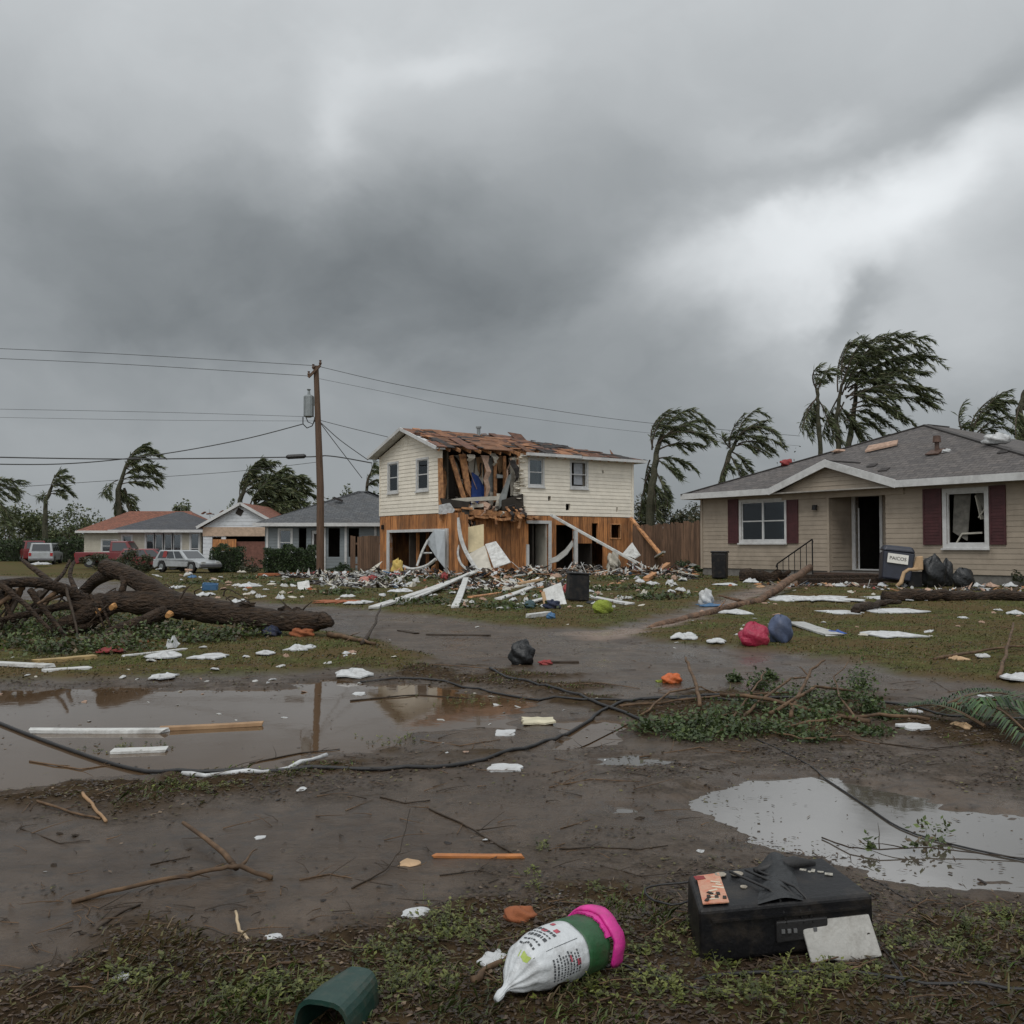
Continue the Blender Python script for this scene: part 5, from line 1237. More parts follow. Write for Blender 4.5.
blown_tree('windblown_palm', 57, [([(717, 560), (722, 478), (730, 452), (742, 432)], [.36, .3, .22, .1])], [((735, 445), (738, 420), (757, 409)), ((735, 442), (748, 418), (776, 432)), ((738, 440), (755, 430), (780, 444)), ((736, 446), (750, 440), (766, 456)), ((730, 455), (735, 462), (742, 480)), ((732, 450), (722, 440), (722, 436)), ((728, 458), (724, 470), (718, 486)), ((737, 442), (742, 425), (768, 420)), ((732, 452), (742, 456), (752, 474)), ((730, 448), (728, 430), (744, 414)), ((738, 444), (758, 436), (772, 450))],
  'palm bent right over the left slope of the tan bungalow roof', group='windblown palms', seed=6, dens=1.25)
blown_tree('windblown_palm', 52, [([(962, 560), (968, 440), (974, 425)], [.3, .24, .14])], [((970, 440), (968, 405), (1010, 390)), ((970, 438), (980, 405), (1014, 400)), ((972, 440), (990, 412), (1020, 418)), ((970, 442), (990, 420), (1012, 430)), ((968, 440), (952, 420), (964, 402)), ((974, 442), (990, 430), (1004, 438)), ((970, 444), (980, 435), (996, 440)), ((972, 438), (975, 410), (1000, 396))],
  'palm peeping over the right slope of the tan bungalow roof', group='windblown palms', seed=7, dens=1.2)
blown_tree('windblown_palm', 50, [([(1028, 560), (1024, 440), (1020, 410), (1024, 392)], [.4, .36, .3, .15])], [((1022, 400), (1018, 385), (1050, 380)), ((1024, 410), (1030, 395), (1070, 400)), ((1022, 415), (1028, 430), (1050, 450)), ((1024, 395), (1040, 380), (1080, 385)), ((1020, 405), (1014, 420), (1016, 440))], 'palm cut off by the right edge above the bungalow roof', group='windblown palms', seed=8, dens=1.1)
# left side of the street
blown_tree('windblown_palm', 84, [([(117, 560), (120, 515), (118, 490), (126, 466)], [.5, .42, .36, .2]), ([(132, 560), (130, 510), (124, 488)], [.3, .25, .2])], [((122, 475), (128, 450), (146, 444)), ((124, 470), (140, 455), (152, 452)), ((124, 475), (140, 465), (160, 474)), ((122, 480), (138, 472), (158, 480)), ((122, 484), (135, 480), (150, 484)), ((118, 480), (108, 484), (101, 494)), ((120, 490), (114, 500), (114, 514)), ((124, 490), (130, 500), (132, 514)), ((122, 476), (132, 448), (146, 446)), ((120, 482), (118, 495), (121, 512)), ((122, 478), (136, 462), (156, 466))],
  'tall bent palm rising behind the rust roofed house', group='windblown palms', seed=9, dens=1.2, leafL=.6, leafw=.04)
blown_tree('windblown_palm', 90, [([(46, 562), (45, 525), (46, 500), (52, 486)], [.45, .4, .32, .2])], [((50, 490), (54, 472), (62, 470)), ((50, 488), (60, 480), (68, 488)), ((50, 492), (60, 488), (70, 492)), ((48, 496), (42, 494), (38, 498)), ((50, 494), (58, 492), (64, 496)), ((49, 490), (56, 478), (64, 476))], 'slender dark palm standing over the distant parked cars', group='windblown palms', seed=10, dens=1.1, leafL=.6, leafw=.04)
blown_tree('windblown_palm', 60, [([(-22, 562), (-20, 500), (-12, 480)], [.35, .3, .2])], [((-14, 484), (0, 474), (22, 484)), ((-14, 486), (0, 482), (24, 492)), ((-14, 484), (2, 478), (18, 498)), ((-14, 488), (0, 490), (14, 500)), ((-14, 492), (0, 500), (12, 520)), ((-15, 492), (-2, 506), (8, 528))], 'palm fronds reaching in at the left edge', group='windblown palms', seed=11, dens=1.0)
blown_tree('windblown_tree', 76, [([(236, 560), (240, 500), (248, 478), (258, 464)], [.4, .3, .2, .08])], [((242, 492), (248, 465), (262, 459)), ((244, 488), (258, 462), (268, 462)), ((244, 490), (256, 476), (266, 474)), ((242, 496), (250, 486), (262, 482)), ((243, 490), (246, 470), (258, 461)), ((240, 498), (238, 484), (246, 472))], 'slim bent tree behind the white gabled house', group='windblown palms', seed=12, dens=1.2, leafL=.6, leafw=.04)
S = []
rn.seed(3)
S = [((250, 505), (262, 480), (285, 468)), ((255, 500), (275, 475), (300, 476)), ((255, 502), (275, 485), (304, 482)), ((258, 505), (280, 492), (306, 490)), ((258, 508), (278, 500), (300, 502)), ((252, 508), (262, 498), (286, 508)), ((250, 505), (256, 488), (274, 480)), ((256, 504), (270, 488), (292, 490)), ((260, 510), (275, 506), (290, 514)), ((262, 506), (276, 494), (292, 496)), ((250, 508), (252, 494), (264, 486))]
blown_tree('windblown_tree', 74, [([(262, 560), (254, 510), (256, 498), (268, 485)], [.4, .3, .22, .1])], S, 'broad bushy tree blown right between the white house and the pole', seed=13, dens=1.5, leafL=.6, leafw=.045, sub=5)
blown_tree('windblown_tree', 62, [([(362, 560), (365, 500), (368, 480)], [.3, .2, .1])], [((366, 490), (366, 472), (376, 470)), ((366, 488), (372, 478), (380, 480)), ((365, 495), (358, 496), (354, 505)), ((366, 496), (372, 492), (378, 500)), ((367, 484), (372, 468), (374, 462))], 'thin ragged tree between the grey bungalow and the wrecked gable', seed=14, dens=1.0)

def bush(name, c, rx, ry, rz_, n, label, cat, seed, mats=None, trunk=True, group=None, lw=.09, skew=.15, lobes=9, base=True, gaps=1.0):
    """crown of leaf clumps over a trunk with limbs; c = base point on the ground, crown centre rz_ above"""
    rnd = random.Random(seed); root = empty(name, c, 0, label, cat, group); H = rz_
    lob = [(V(rnd.gauss(0, .45) * rx, rnd.gauss(0, .45) * ry, rnd.uniform(.35, 1.45) * H), rnd.uniform(.3, .6)) for _ in range(lobes)]
    if trunk:
        m = MB(); m.tube([V(0, 0, -.1), V(.05, 0, H * .4), V(.1, 0, H * .8)], [.05 * H + .04, .035 * H + .03, .03], 7, rough=.1); m.build('trunk', M_bark, root)
        m = MB()
        for (l, s) in lob: m.tube([V(.04, 0, H * .3), V(l.x * .4, l.y * .4, H * .5 + l.z * .1), l], [.05, .035, .012], 5, cap=False)
        m.build('limbs', M_bark, root)
    out = []; mi = []
    for k in range(n):
        l, s = lob[rnd.randrange(lobes)]; d = V(rnd.gauss(0, 1), rnd.gauss(0, 1), rnd.gauss(0, 1)).normalized() * (rnd.random() ** .45) * s
        p = l + V(d.x * rx, d.y * ry, d.z * H * .8); p.x += max(p.z, 0) * skew
        if p.z < .02: p.z = rnd.uniform(.02, .3) if base else .05
        q = V(rnd.gauss(.5, 1), rnd.gauss(0, 1), rnd.gauss(-.1, .8)).normalized(); w_ = lw * rnd.uniform(.5, 1.4); sd = q.cross(V(rnd.gauss(0, 1), rnd.gauss(0, 1), rnd.gauss(0, 1))).normalized() * w_ * .5
        out.extend([tuple(p - q * w_), tuple(p + sd), tuple(p + q * w_), tuple(p - sd)]); mi.append(rnd.choices((0, 1, 2), (.45, .2, .35))[0])
    leaves_obj('crown' if trunk else 'foliage', out, mi, root, mats or LT); return root
LH = [leafmat('hedge_green', (.035, .060, .020)), leafmat('hedge_light', (.055, .085, .028)), leafmat('hedge_dark', (.022, .038, .015))]
LY = [leafmat('scrub_green', (.06, .07, .03)), leafmat('scrub_tan', (.11, .09, .05)), leafmat('scrub_dark', (.035, .04, .02))]
def B(px, Y, wpx, top, label, cat='tree', n=1500, seed=0, **k):
    P = at(px, 560, Y); z = float(macro(np.array([P.x]), np.array([P.y]))[0]); H = (at(px, top, Y).z - z) / 1.75; rx = wpx / 2 / F * Y * 1.0
    return bush(k.pop('name', 'background_tree'), V(P.x, Y, z), rx, rx * .8, H, n, label, cat, seed, lw=k.pop('lw', .0016 * Y), **k)
GT = 'trees behind the street'
B(8, 100, 60, 505, 'dense dark tree at the far left edge of the street', seed=21, n=2600, group=GT); B(28, 104, 50, 512, 'rounded dark tree left of the slender palm', seed=22, n=2200, group=GT)
B(60, 102, 46, 518, 'low dark tree right of the slender palm', seed=23, n=1800, group=GT); B(75, 86, 34, 500, 'airy tree with a see-through crown left of the rust roof', seed=24, n=1100, group=GT, lobes=12)
B(86, 92, 30, 512, 'small airy tree touching the rust roof', seed=25, n=900, group=GT); B(105, 108, 50, 514, 'low grey-green tree behind the rust roof', seed=26, n=1400, group=GT)
B(176, 110, 26, 500, 'small round tree above the dark porch roof', seed=27, n=1300, group=GT); B(196, 105, 18, 503, 'small dark tree next to the white gable', seed=28, n=900, group=GT); B(213, 100, 20, 491, 'ragged bent tree top above the ripped gable roof', seed=29, n=900, group=GT, skew=.4)
B(300, 95, 50, 500, 'dim tree left of the pole behind the grey bungalow', seed=30, n=1600, group=GT); B(335, 90, 36, 482, 'rounded tree right of the pole behind the grey bungalow', seed=31, n=2200, group=GT); B(360, 96, 40, 494, 'dim tree filling the gap beside the wrecked gable', seed=32, n=1500, group=GT)
B(150, 115, 60, 520, 'low far tree glimpsed over the porch roof', seed=33, n=1200, group=GT)
for i_, (px_, wpx_, top_, lb_) in enumerate(((118, 60, 522, 'pale distant tree behind the rust roof right end'), (230, 50, 508, 'distant tree between the white gable and the bent tree'), (275, 60, 506, 'distant tree behind the grey bungalow left end'), (320, 50, 498, 'distant tree directly behind the pole'), (-20, 80, 500, 'distant tree clump past the left edge'), (50, 60, 524, 'low distant tree behind the parked white car'))): B(px_, 118 + i_, wpx_, top_, lb_, seed=60 + i_, n=1500, group=GT, mats=LY)
B(645, 62, 40, 492, 'tangled scrub tree behind the fence by the wrecked house', seed=34, n=3000, mats=LY, group=GT); B(672, 62, 44, 500, 'tangled scrub tree in the middle of the fence gap', seed=35, n=2600, mats=LY, group=GT)
B(700, 60, 40, 505, 'bare looking scrub tree beside the bungalow corner', seed=36, n=1800, mats=LY, group=GT); B(680, 52, 70, 518, 'dark leafy shrub spilling over the brown fence', 'shrub', seed=37, n=4200, mats=LH, name='shrub', trunk=False)
B(770, 66, 50, 445, 'wispy treetop left of the tall palm cluster', seed=38, n=260, group=GT, lobes=14, mats=LY)
B(950, 75, 80, 470, 'low tree behind the bungalow ridge', seed=39, n=1500, group=GT)
def hedge(loc, w, d, h, label, seed, n=6000, lw=.05):
    rnd = random.Random(seed); root = empty('hedge', loc, 0, label, 'hedge', 'clipped hedges'); out = []; mi = []
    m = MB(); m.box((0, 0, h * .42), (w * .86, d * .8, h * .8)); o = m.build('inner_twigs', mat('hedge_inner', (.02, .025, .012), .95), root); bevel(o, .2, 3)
    for k in range(n):
        f = rnd.random(); x, y, z = rnd.uniform(-w / 2, w / 2), rnd.uniform(-d / 2, d / 2), rnd.uniform(0, h)
        if f < .5: y = -d / 2 + rnd.random() ** 2 * .25
        elif f < .8: z = h - rnd.random() ** 2 * .25
        else: x = rnd.choice((-1, 1)) * (w / 2 - rnd.random() ** 2 * .25)
        e = math.hypot(max(0, abs(x) - w / 2 + .35), max(0, z - h + .35));
        if e > .38: continue
        b_ = .12 * math.sin(x * 5 + seed) + .08 * math.sin(x * 11 + z * 7); p = V(x, y - b_ * .5, z + b_); q = V(rnd.gauss(0, 1), rnd.gauss(-.4, 1), rnd.gauss(.3, 1)).normalized(); w_ = lw * rnd.uniform(.6, 1.4); sd = q.cross(V(rnd.gauss(0, 1), rnd.gauss(0, 1), rnd.gauss(0, 1))).normalized() * w_ * .5
        out.extend([tuple(p - q * w_), tuple(p + sd), tuple(p + q * w_), tuple(p - sd)]); mi.append(rnd.choice((0, 1, 2)))
    leaves_obj('foliage', out, mi, root, LH)
P = at(292, 560, 49); hedge(V(P.x, 49, -.15), at(317, 560, 49).x - at(267, 560, 49).x, 1.5, 1.4, 'big dark clipped hedge at the foot of the utility pole', 2, 9000)
P = at(228, 560, 58); hedge(V(P.x, 58, -.2), at(244, 560, 58).x - at(212, 560, 58).x, 1.4, 1.5, 'rounded dark hedge right of the white hatchback', 3, 5000)
P = at(82, 560, 82); hedge(V(P.x, 82, -.1), 5.4, 1.4, 2.0, 'tall dark hedge behind the small silver car', 4, 3500, lw=.09)
P = at(14, 560, 86); hedge(V(P.x, 86, -.1), 7, 2, 1.9, 'dark hedge mass at the far left edge', 5, 4000, lw=.09)
B(130, 56, 26, 545, 'tangle of pale scrub in front of the red pickup', 'shrub', seed=41, n=1600, mats=LY, name='shrub', trunk=False, lw=.06); B(96, 62, 30, 551, 'dense dark scrub hiding the tail of the red pickup', 'shrub', seed=48, n=2200, mats=LY, name='shrub', trunk=False, lw=.06); B(112, 60, 26, 553, 'grey-green scrub before the middle of the red pickup', 'shrub', seed=49, n=1600, mats=LH, name='shrub', trunk=False, lw=.06); B(143, 50, 22, 552, 'tan scrub left of the white hatchback', 'shrub', seed=42, n=1200, mats=LY, name='shrub', trunk=False, lw=.05)
B(1018, 27.0, 18, 566, 'wiry weed against the right end of the bungalow wall', 'plant', seed=43, n=160, name='weed', trunk=False, lw=.05, mats=LY)
B(990, 28.5, 12, 576, 'low weed under the glassless bungalow window', 'plant', seed=44, n=130, name='weed', trunk=False, lw=.05, mats=LY)
B(250, 56, 34, 556, 'weedy tangle between the two hedges', 'shrub', seed=45, n=900, mats=LY, name='shrub', trunk=False, lw=.06); B(340, 47, 26, 562, 'weedy tangle under the bungalow wall right of the pole', 'shrub', seed=46, n=900, mats=LH, name='shrub', trunk=False, lw=.05)
B(690, 42, 30, 560, 'leafy bramble against the bungalow left corner', 'shrub', seed=47, n=1500, mats=LH, name='shrub', trunk=False, lw=.05)
# ================================================================== DEBRIS, BRANCHES, CABLES, FOREGROUND THINGS
rd = random.Random(99)
def Gz(x, y): return hgt(x, y)
def nz(p, s=0): return math.sin(p[0] * 3.1 + s) * math.sin(p[1] * 2.7 + s * 1.3) + .5 * math.sin(p[0] * 7.3 + p[1] * 5.1 + s * 2)
def scrap_mb(w, d, h, th, seed, n=16):
    """irregular torn flat piece, crumpled, with thickness"""
    r = random.Random(seed); m = MB(); rings = 3; ph = r.uniform(0, 6)
    rad = []; k_ = r.uniform(.16, .38)
    if w > 1.2: n = 34; k_ = .5
    for i in range(n): a = 2 * math.pi * i / n; rad.append((1 + r.uniform(-k_, k_)) / max(abs(math.cos(a)), abs(math.sin(a))) ** r.uniform(.2, .8) * .85)
    top = []; bot = []
    def P(q, i):
        a = 2 * math.pi * i / n; x = math.cos(a) * rad[i] * q * w / 2; y = math.sin(a) * rad[i] * q * d / 2
        z = h * (.42 + .22 * nz((x / w * 3, y / d * 3), ph)) * (1 - .8 * q ** 3) + r.uniform(-.1, .1) * h
        return V(x, y, max(z, 0) + th)
    c = V(0, 0, h * (.42 + .22 * nz((0, 0), ph)) + th); vs = [c] + [P((q + 1) / rings, i) for q in range(rings) for i in range(n)]
    N_ = len(vs); vs += [v - V(0, 0, th) for v in vs[:N_]]
    fs = [(0, 1 + i, 1 + (i + 1) % n) for i in range(n)]
    for q in range(rings - 1):
        a, b = 1 + q * n, 1 + (q + 1) * n; fs += [(a + i, b + i, b + (i + 1) % n, a + (i + 1) % n) for i in range(n)]
    fs += [tuple(N_ + i for i in reversed(f)) for f in fs[:]]
    e = 1 + (rings - 1) * n; fs += [(e + i, N_ + e + i, N_ + e + (i + 1) % n, e + (i + 1) % n) for i in range(n)]
    m.add(vs, fs); return m
def lump_mb(w, d, h, seed, rough=.22, n=14, rings=9):
    r = random.Random(seed); m = MB(); ph = r.uniform(0, 9); vs = []
    for j in range(rings + 1):
        t = math.pi * j / rings
        for i in range(n):
            a = 2 * math.pi * i / n; x, y, z = math.sin(t) * math.cos(a), math.sin(t) * math.sin(a), math.cos(t)
            k = 1 + rough * (math.sin(x * 4 + ph) * math.sin(y * 5 + ph * 2) + .7 * math.sin(z * 6 + a * 3 + ph)) + r.uniform(-rough, rough) * .3 - rough * .55 * abs(math.sin(a * 3.5 + z * 4 + ph)) ** .6 + rough * .4 * abs(math.sin(a * 8 - z * 7 + ph * 3))
            z2 = z * k; z2 = max(z2, -.75)
            vs.append(V(x * k * w / 2, y * k * d / 2, (z2 + .75) / 1.75 * h))
    fs = [(j * n + i, j * n + (i + 1) % n, (j + 1) * n + (i + 1) % n, (j + 1) * n + i) for j in range(rings) for i in range(n)]
    m.add(vs, fs); return m
def put(o, loc, rz=0, rx=0, ry=0): o.location = loc; o.rotation_euler = (rx, ry, rz); return o
_sd = [100]
def scrap(x0, y0, x1, y1, mt, label, name='foam_scrap', cat='scrap', h=None, th=.015, group=None, up=0, rz=None, over=None):
    _sd[0] += 1; cx, cy = (x0 + x1) / 2, (y0 + y1) / 2; P = G(cx, cy); w = abs(x1 - x0) * P.y / F
    dd = abs(G(cx, y0).y - G(cx, y1).y); d = min(max(dd, .3 * w), w * 1.1 + .1); hh = h if h is not None else min((.25 if cy < 690 else .07) * w, .12); th = min(th, .05 * w)
    if dd > d: hh = max(hh, min((dd - d) * 1.35 / P.y * .7, .3 * w))
    o = scrap_mb(w, d, hh, th, _sd[0]).build(name, mt, smooth=False); put(o, P + V(0, 0, up), rd.uniform(-.25, .25) if rz is None else rz); return tag(o, label, cat, group)
def lump(cx, base, wpx, hpx, mt, label, name, cat, dk=.8, rough=.2, Y=None, n=16, group=None, rz=0):
    _sd[0] += 1; P = G(cx, base) if Y is None else V(at(cx, 560, Y).x, Y, 0)
    if Y is not None: P.z = Gz(P.x, P.y)
    s = P.y / F; o = lump_mb(wpx * s, wpx * s * dk, hpx * s, _sd[0], rough, max(n, 26), 18).build(name, mt, smooth=True); put(o, P + V(0, wpx * s * dk * .3, -.01), rz); return tag(o, label, cat, group)
def board(a, b, w, t, mt, label, name='board', cat='board', la=0.0, lb=0.0, group=None, parts=None, roll=0.0):
    """a, b: (px, py[, Y]); on the ground unless a depth is given"""
    p = at(*a) if len(a) == 3 else G(*a) + V(0, 0, t / 2 + la); q = at(*b) if len(b) == 3 else G(*b) + V(0, 0, t / 2 + lb)
    c = (p + q) / 2; m = MB(); n = 6; d = q - p; L = d.length; rot = d.to_track_quat('X', 'Z').to_matrix() @ Matrix.Rotation(roll, 3, 'X'); r = random.Random(int(p.x * 1000) ^ 7)
    vs = []
    for i in range(n + 1):
        x = (i / n - .5) * L; jag = (.0 if 0 < i < n else 1)
        for (yy, zz) in ((-w / 2, -t / 2), (w / 2, -t / 2), (w / 2, t / 2), (-w / 2, t / 2)):
            vs.append(rot @ V(x + jag * r.uniform(-.04, .04) * min(1, L), yy * (1 + r.uniform(-.06, .06)), zz + math.sin(i / n * 3.14) * -.01 * L * .3))
    fs = [(3, 2, 1, 0), tuple(n * 4 + k for k in range(4))]
    for i in range(n):
        for k in range(4): fs.append((i * 4 + k, i * 4 + (k + 1) % 4, i * 4 + 4 + (k + 1) % 4, i * 4 + 4 + k))
    m.add(vs, fs); o = m.build(name, mt); bevel(o, min(w, t) * .12, 1); o.location = c; return tag(o, label, cat, group)
def stick(pts, r0, r1, mt, label, name='stick', cat='stick', lifts=None, side=(), group=None, n=7, leaves=None):
    """crooked branch through picture points lying on the ground"""
    P = []
    for i, p in enumerate(pts): P.append(at(*p) if len(p) == 3 else G(*p) + V(0, 0, r0 * .8 + (lifts[i] if lifts else 0)))
    r = random.Random(int(abs(P[0].x) * 1000)); out = []; rr = []
    N_ = len(P) - 1
    for i in range(N_):
        for k in range(4): t = k / 4; q = P[i].lerp(P[i + 1], t); j = r0 * .45; out.append(q + V(r.gauss(0, j), r.gauss(0, j), r.gauss(0, j * .5))); rr.append(r0 + (r1 - r0) * (i + t) / N_)
    out.append(P[-1]); rr.append(r1)
    base = out[0].copy(); m = MB(); m.tube([q - base for q in out], rr, n, rough=.13)
    if not side and not leaves:
        o = m.build(name, mt, smooth=True); o.location = base; return tag(o, label, cat, group)
    root = empty(name, base, 0, label, cat, group); m.build('stem', mt, root, smooth=True)
    for (i0, ang, L, rad) in side:
        i = min(int(i0 * (len(out) - 1)), len(out) - 2); d = (out[i + 1] - out[i]).normalized(); d = Matrix.Rotation(ang, 3, 'Z') @ d; d.z += r.uniform(0, .35)
        s = MB(); q = out[i] - base; pp = [q]
        for k in range(4): d = (d + V(r.gauss(0, .15), r.gauss(0, .15), r.gauss(-.03, .1))).normalized(); pp.append(pp[-1] + d * L / 4)
        s.tube(pp, [rad, rad * .8, rad * .65, rad * .45, rad * .25], 6, rough=.1); s.build('side_twig', mt, root, smooth=True)
    return root

# ---------- fallen tree on the left verge
TR = V(*G(200, 640)); tb = V(at(328, 622, 14.5).x, 14.5, 0); ft = empty('fallen_tree', V(at(180, 640, 14.8).x, 14.8, .0), 0, 'uprooted dark wet tree trunk with broken limbs lying on the left verge', 'fallen tree')
fo = ft.location.copy(); rf_ = random.Random(12)
def limb(pts, rads, nm, n=12, rough=.06, mt=None, sub=4, wob=.3):
    P = [at(*p) - fo for p in pts]; out = []; rr = []
    for i in range(len(P) - 1):
        p0 = P[max(i - 1, 0)]; p1 = P[i]; p2 = P[i + 1]; p3 = P[min(i + 2, len(P) - 1)]
        for k in range(sub):
            t = k / sub; q = .5 * ((2 * p1) + (p2 - p0) * t + (2 * p0 - 5 * p1 + 4 * p2 - p3) * t * t + (3 * p1 - p0 - 3 * p2 + p3) * t ** 3)
            rad = rads[i] + (rads[i + 1] - rads[i]) * t; out.append(q + V(rf_.gauss(0, rad * .08 * wob), 0, rf_.gauss(0, rad * .1 * wob))); rr.append(rad * rf_.uniform(.93, 1.07))
    out.append(P[-1]); rr.append(rads[-1]); m = MB(); m.tube(out, rr, n, rough=rough); return m.build(nm, mt or M_barkb, ft, smooth=True)
limb([(333, 625, 14.4), (326, 621, 14.42), (316, 621, 14.5), (280, 621, 14.6), (230, 614, 14.8), (180, 606, 15), (130, 602, 15.1), (95, 604, 15.2), (78, 606, 15.2)], [.04, .10, .145, .155, .17, .19, .175, .14, .10], 'trunk', 18, .10, sub=6)
limb([(180, 606, 15), (150, 588, 15.2), (125, 574, 15.4), (104, 566, 15.6)], [.17, .15, .135, .12], 'limb', 14)
limb([(112, 572, 15.6), (96, 580, 15.9), (84, 592, 16.0), (70, 606, 16)], [.12, .10, .09, .07], 'limb', 12)
limb([(92, 606, 15), (70, 592, 14.8), (50, 585, 14.6), (20, 582, 14.4), (-30, 588, 14)], [.12, .085, .075, .07, .06], 'limb', 12)
limb([(100, 604, 15), (82, 616, 14.8), (60, 626, 14.6), (40, 642, 14.2)], [.15, .12, .09, .05], 'limb', 12, .1, wob=1)
limb([(165, 612, 14.8), (135, 624, 14.5), (112, 632, 14.3), (84, 648, 13.9)], [.12, .085, .07, .03], 'limb', 10, .12, wob=1)
limb([(118, 604, 15.1), (96, 622, 14.9), (80, 628, 14.7), (52, 640, 14.4)], [.08, .055, .045, .02], 'limb', 8, .12, wob=1)
limb([(118, 568, 15.5), (124, 582, 15.2), (120, 596, 15.1)], [.06, .05, .05], 'limb', 8)
for k in range(38):
    sx = rf_.uniform(-40, 110); sy = 588 + max(0, sx - 60) * .3 + rf_.uniform(-3, 6); Y0 = 14.5 + (sx + 40) / 150 * .6 + rf_.uniform(-.3, .3)
    L_ = rf_.uniform(15, 80); an_ = rf_.choice((rf_.uniform(1.7, 3.2), rf_.uniform(1.2, 2.4))); ex, ey = sx + math.cos(an_) * L_, min(sy + abs(math.sin(an_)) * L_ * .8 + 6, 655); mx, my = (sx + ex) / 2 + rf_.uniform(-4, 4), (sy + ey) / 2 + rf_.uniform(-3, 3)
    r0 = rf_.choice((.012, .018, .026, .045)); limb([(sx, sy, Y0), (mx, my, Y0 - rf_.uniform(-.2, .4)), (ex, ey, Y0 - rf_.uniform(.0, .8))], [r0, r0 * .7, r0 * .3], 'branch', 7, .15, rf_.choice((M_twig, M_twigd, M_barkb)), wob=1.6)
for q_, r_0 in (([(88, 604, 15), (58, 588, 15.2), (30, 566, 15.6), (22, 560, 15.8)], .07), ([(100, 608, 14.9), (62, 606, 14.7), (20, 616, 14.3), (-10, 622, 14)], .08), ([(52, 586, 14.7), (64, 572, 15), (70, 560, 15.2)], .035), ([(30, 590, 14.4), (44, 610, 14.3), (66, 636, 14)], .05), ([(0, 584, 14.2), (24, 604, 14.1), (52, 632, 13.9)], .045), ([(14, 622, 14.2), (4, 600, 14.3), (-14, 574, 14.4)], .04), ([(82, 600, 15.2), (70, 576, 15.6), (74, 562, 15.9)], .045)): limb(q_, [r_0 * (1 - .22 * i_) for i_ in range(len(q_))], 'limb', 9, .1, wob=1.2)
for k in range(16):
    sx, sy = rf_.uniform(60, 240), rf_.uniform(590, 606); limb([(sx, sy, 15.2), (sx + rf_.uniform(-15, 15), sy - rf_.uniform(2, 10), 15.2), (sx + rf_.uniform(-25, 25), sy + rf_.uniform(-14, 10), 15.1)], [.014, .01, .004], 'branch', 5, .15, M_twigd, wob=1.5)
for (px, py, Y) in ((170, 614, 14.65), (101, 610, 14.9), (114, 606, 14.8)): m = MB(); p = at(px, py, Y) - fo; m.tube([p, p + V(.0, -.1, -.02)], [.05, .04], 9, rough=.15); m.build('broken_stub', mat('fresh_wood', (.42, .21, .07), .8, .3, 20), ft)
for (px, py) in ((247, 603), (285, 608), (296, 609)):   # bits of torn bark and fungus on top
    m = lump_mb(.22, .14, .08, px, .3, 9, 6); o = m.build('bark_lump', M_barkb, ft); o.location = at(px, py + 4, 14.7) - fo
for (px, py, dx) in ((236, 604, -6), (290, 608, -5), (300, 610, 6), (180, 596, 4)): m = MB(); p = at(px, py + 3, 14.75) - fo; m.tube([p, p + V(dx * .015, 0, .1), p + V(dx * .03, 0, .17)], [.02, .012, .005], 5); m.build('twig', M_twigd, ft)
def foliage_on(name, root_loc, spots, n, lw, mats, label=None, cat=None, seed=0, parent=None, group=None, kind=None):
    """leaf clumps at spots (Vector, radius, height)"""
    r = random.Random(seed); out = []; mi = []
    for k in range(n):
        c, R_, H_ = spots[r.randrange(len(spots))]; d = V(r.gauss(0, .5), r.gauss(0, .5), 0) * R_; p = c + d; p.z += abs(r.gauss(0, .5)) * H_
        q = V(r.gauss(0, 1), r.gauss(0, 1), r.gauss(.1, .7)).normalized(); l = lw * r.uniform(.5, 1.5); sd = q.cross(V(r.gauss(0, .5), r.gauss(0, .5), 1)).normalized() * l * .32
        out.extend([tuple(p - root_loc), tuple(p + q * l * .5 + sd - root_loc), tuple(p + q * l - root_loc), tuple(p + q * l * .5 - sd - root_loc)]); mi.append(r.choice((0, 0, 1, 2)))
    o = mesh_np(name, np.array(out, dtype='f4'), 4, mats, np.array(mi), parent)
    if parent is None: o.location = root_loc
    if label: tag(o, label, cat, group, kind)
    return o
L_mud = [leafmat('leaf_deep', (.048, .070, .020)), leafmat('leaf_mid', (.085, .115, .032)), leafmat('leaf_brownish', (.075, .055, .028))]
sp = [(G(px, py), .45, .16) for px, py in ((20, 650), (60, 655), (100, 650), (140, 640), (180, 640), (40, 640), (205, 645), (0, 640), (80, 635), (240, 640), (120, 655), (160, 632), (10, 630), (50, 628), (30, 615), (70, 618), (100, 622), (140, 628))]
foliage_on('ground_cover', G(100, 650), sp, 13000, .055, L_mud, 'matted dark green foliage spilling under the fallen tree', 'ground cover', 5, kind='stuff')
sp = [(G(px, py), .9, .10) for px, py in ((400, 582), (480, 595), (540, 585), (590, 592), (640, 590), (520, 578), (450, 580), (620, 580), (660, 600), (560, 600), (340, 595), (300, 585), (250, 580), (200, 585), (680, 580), (500, 610), (420, 605))]
foliage_on('undergrowth', G(500, 600), sp, 9000, .09, L_mud, 'torn leaves and weeds strewn over the yard of the wrecked house', 'leaves', 6, kind='stuff')

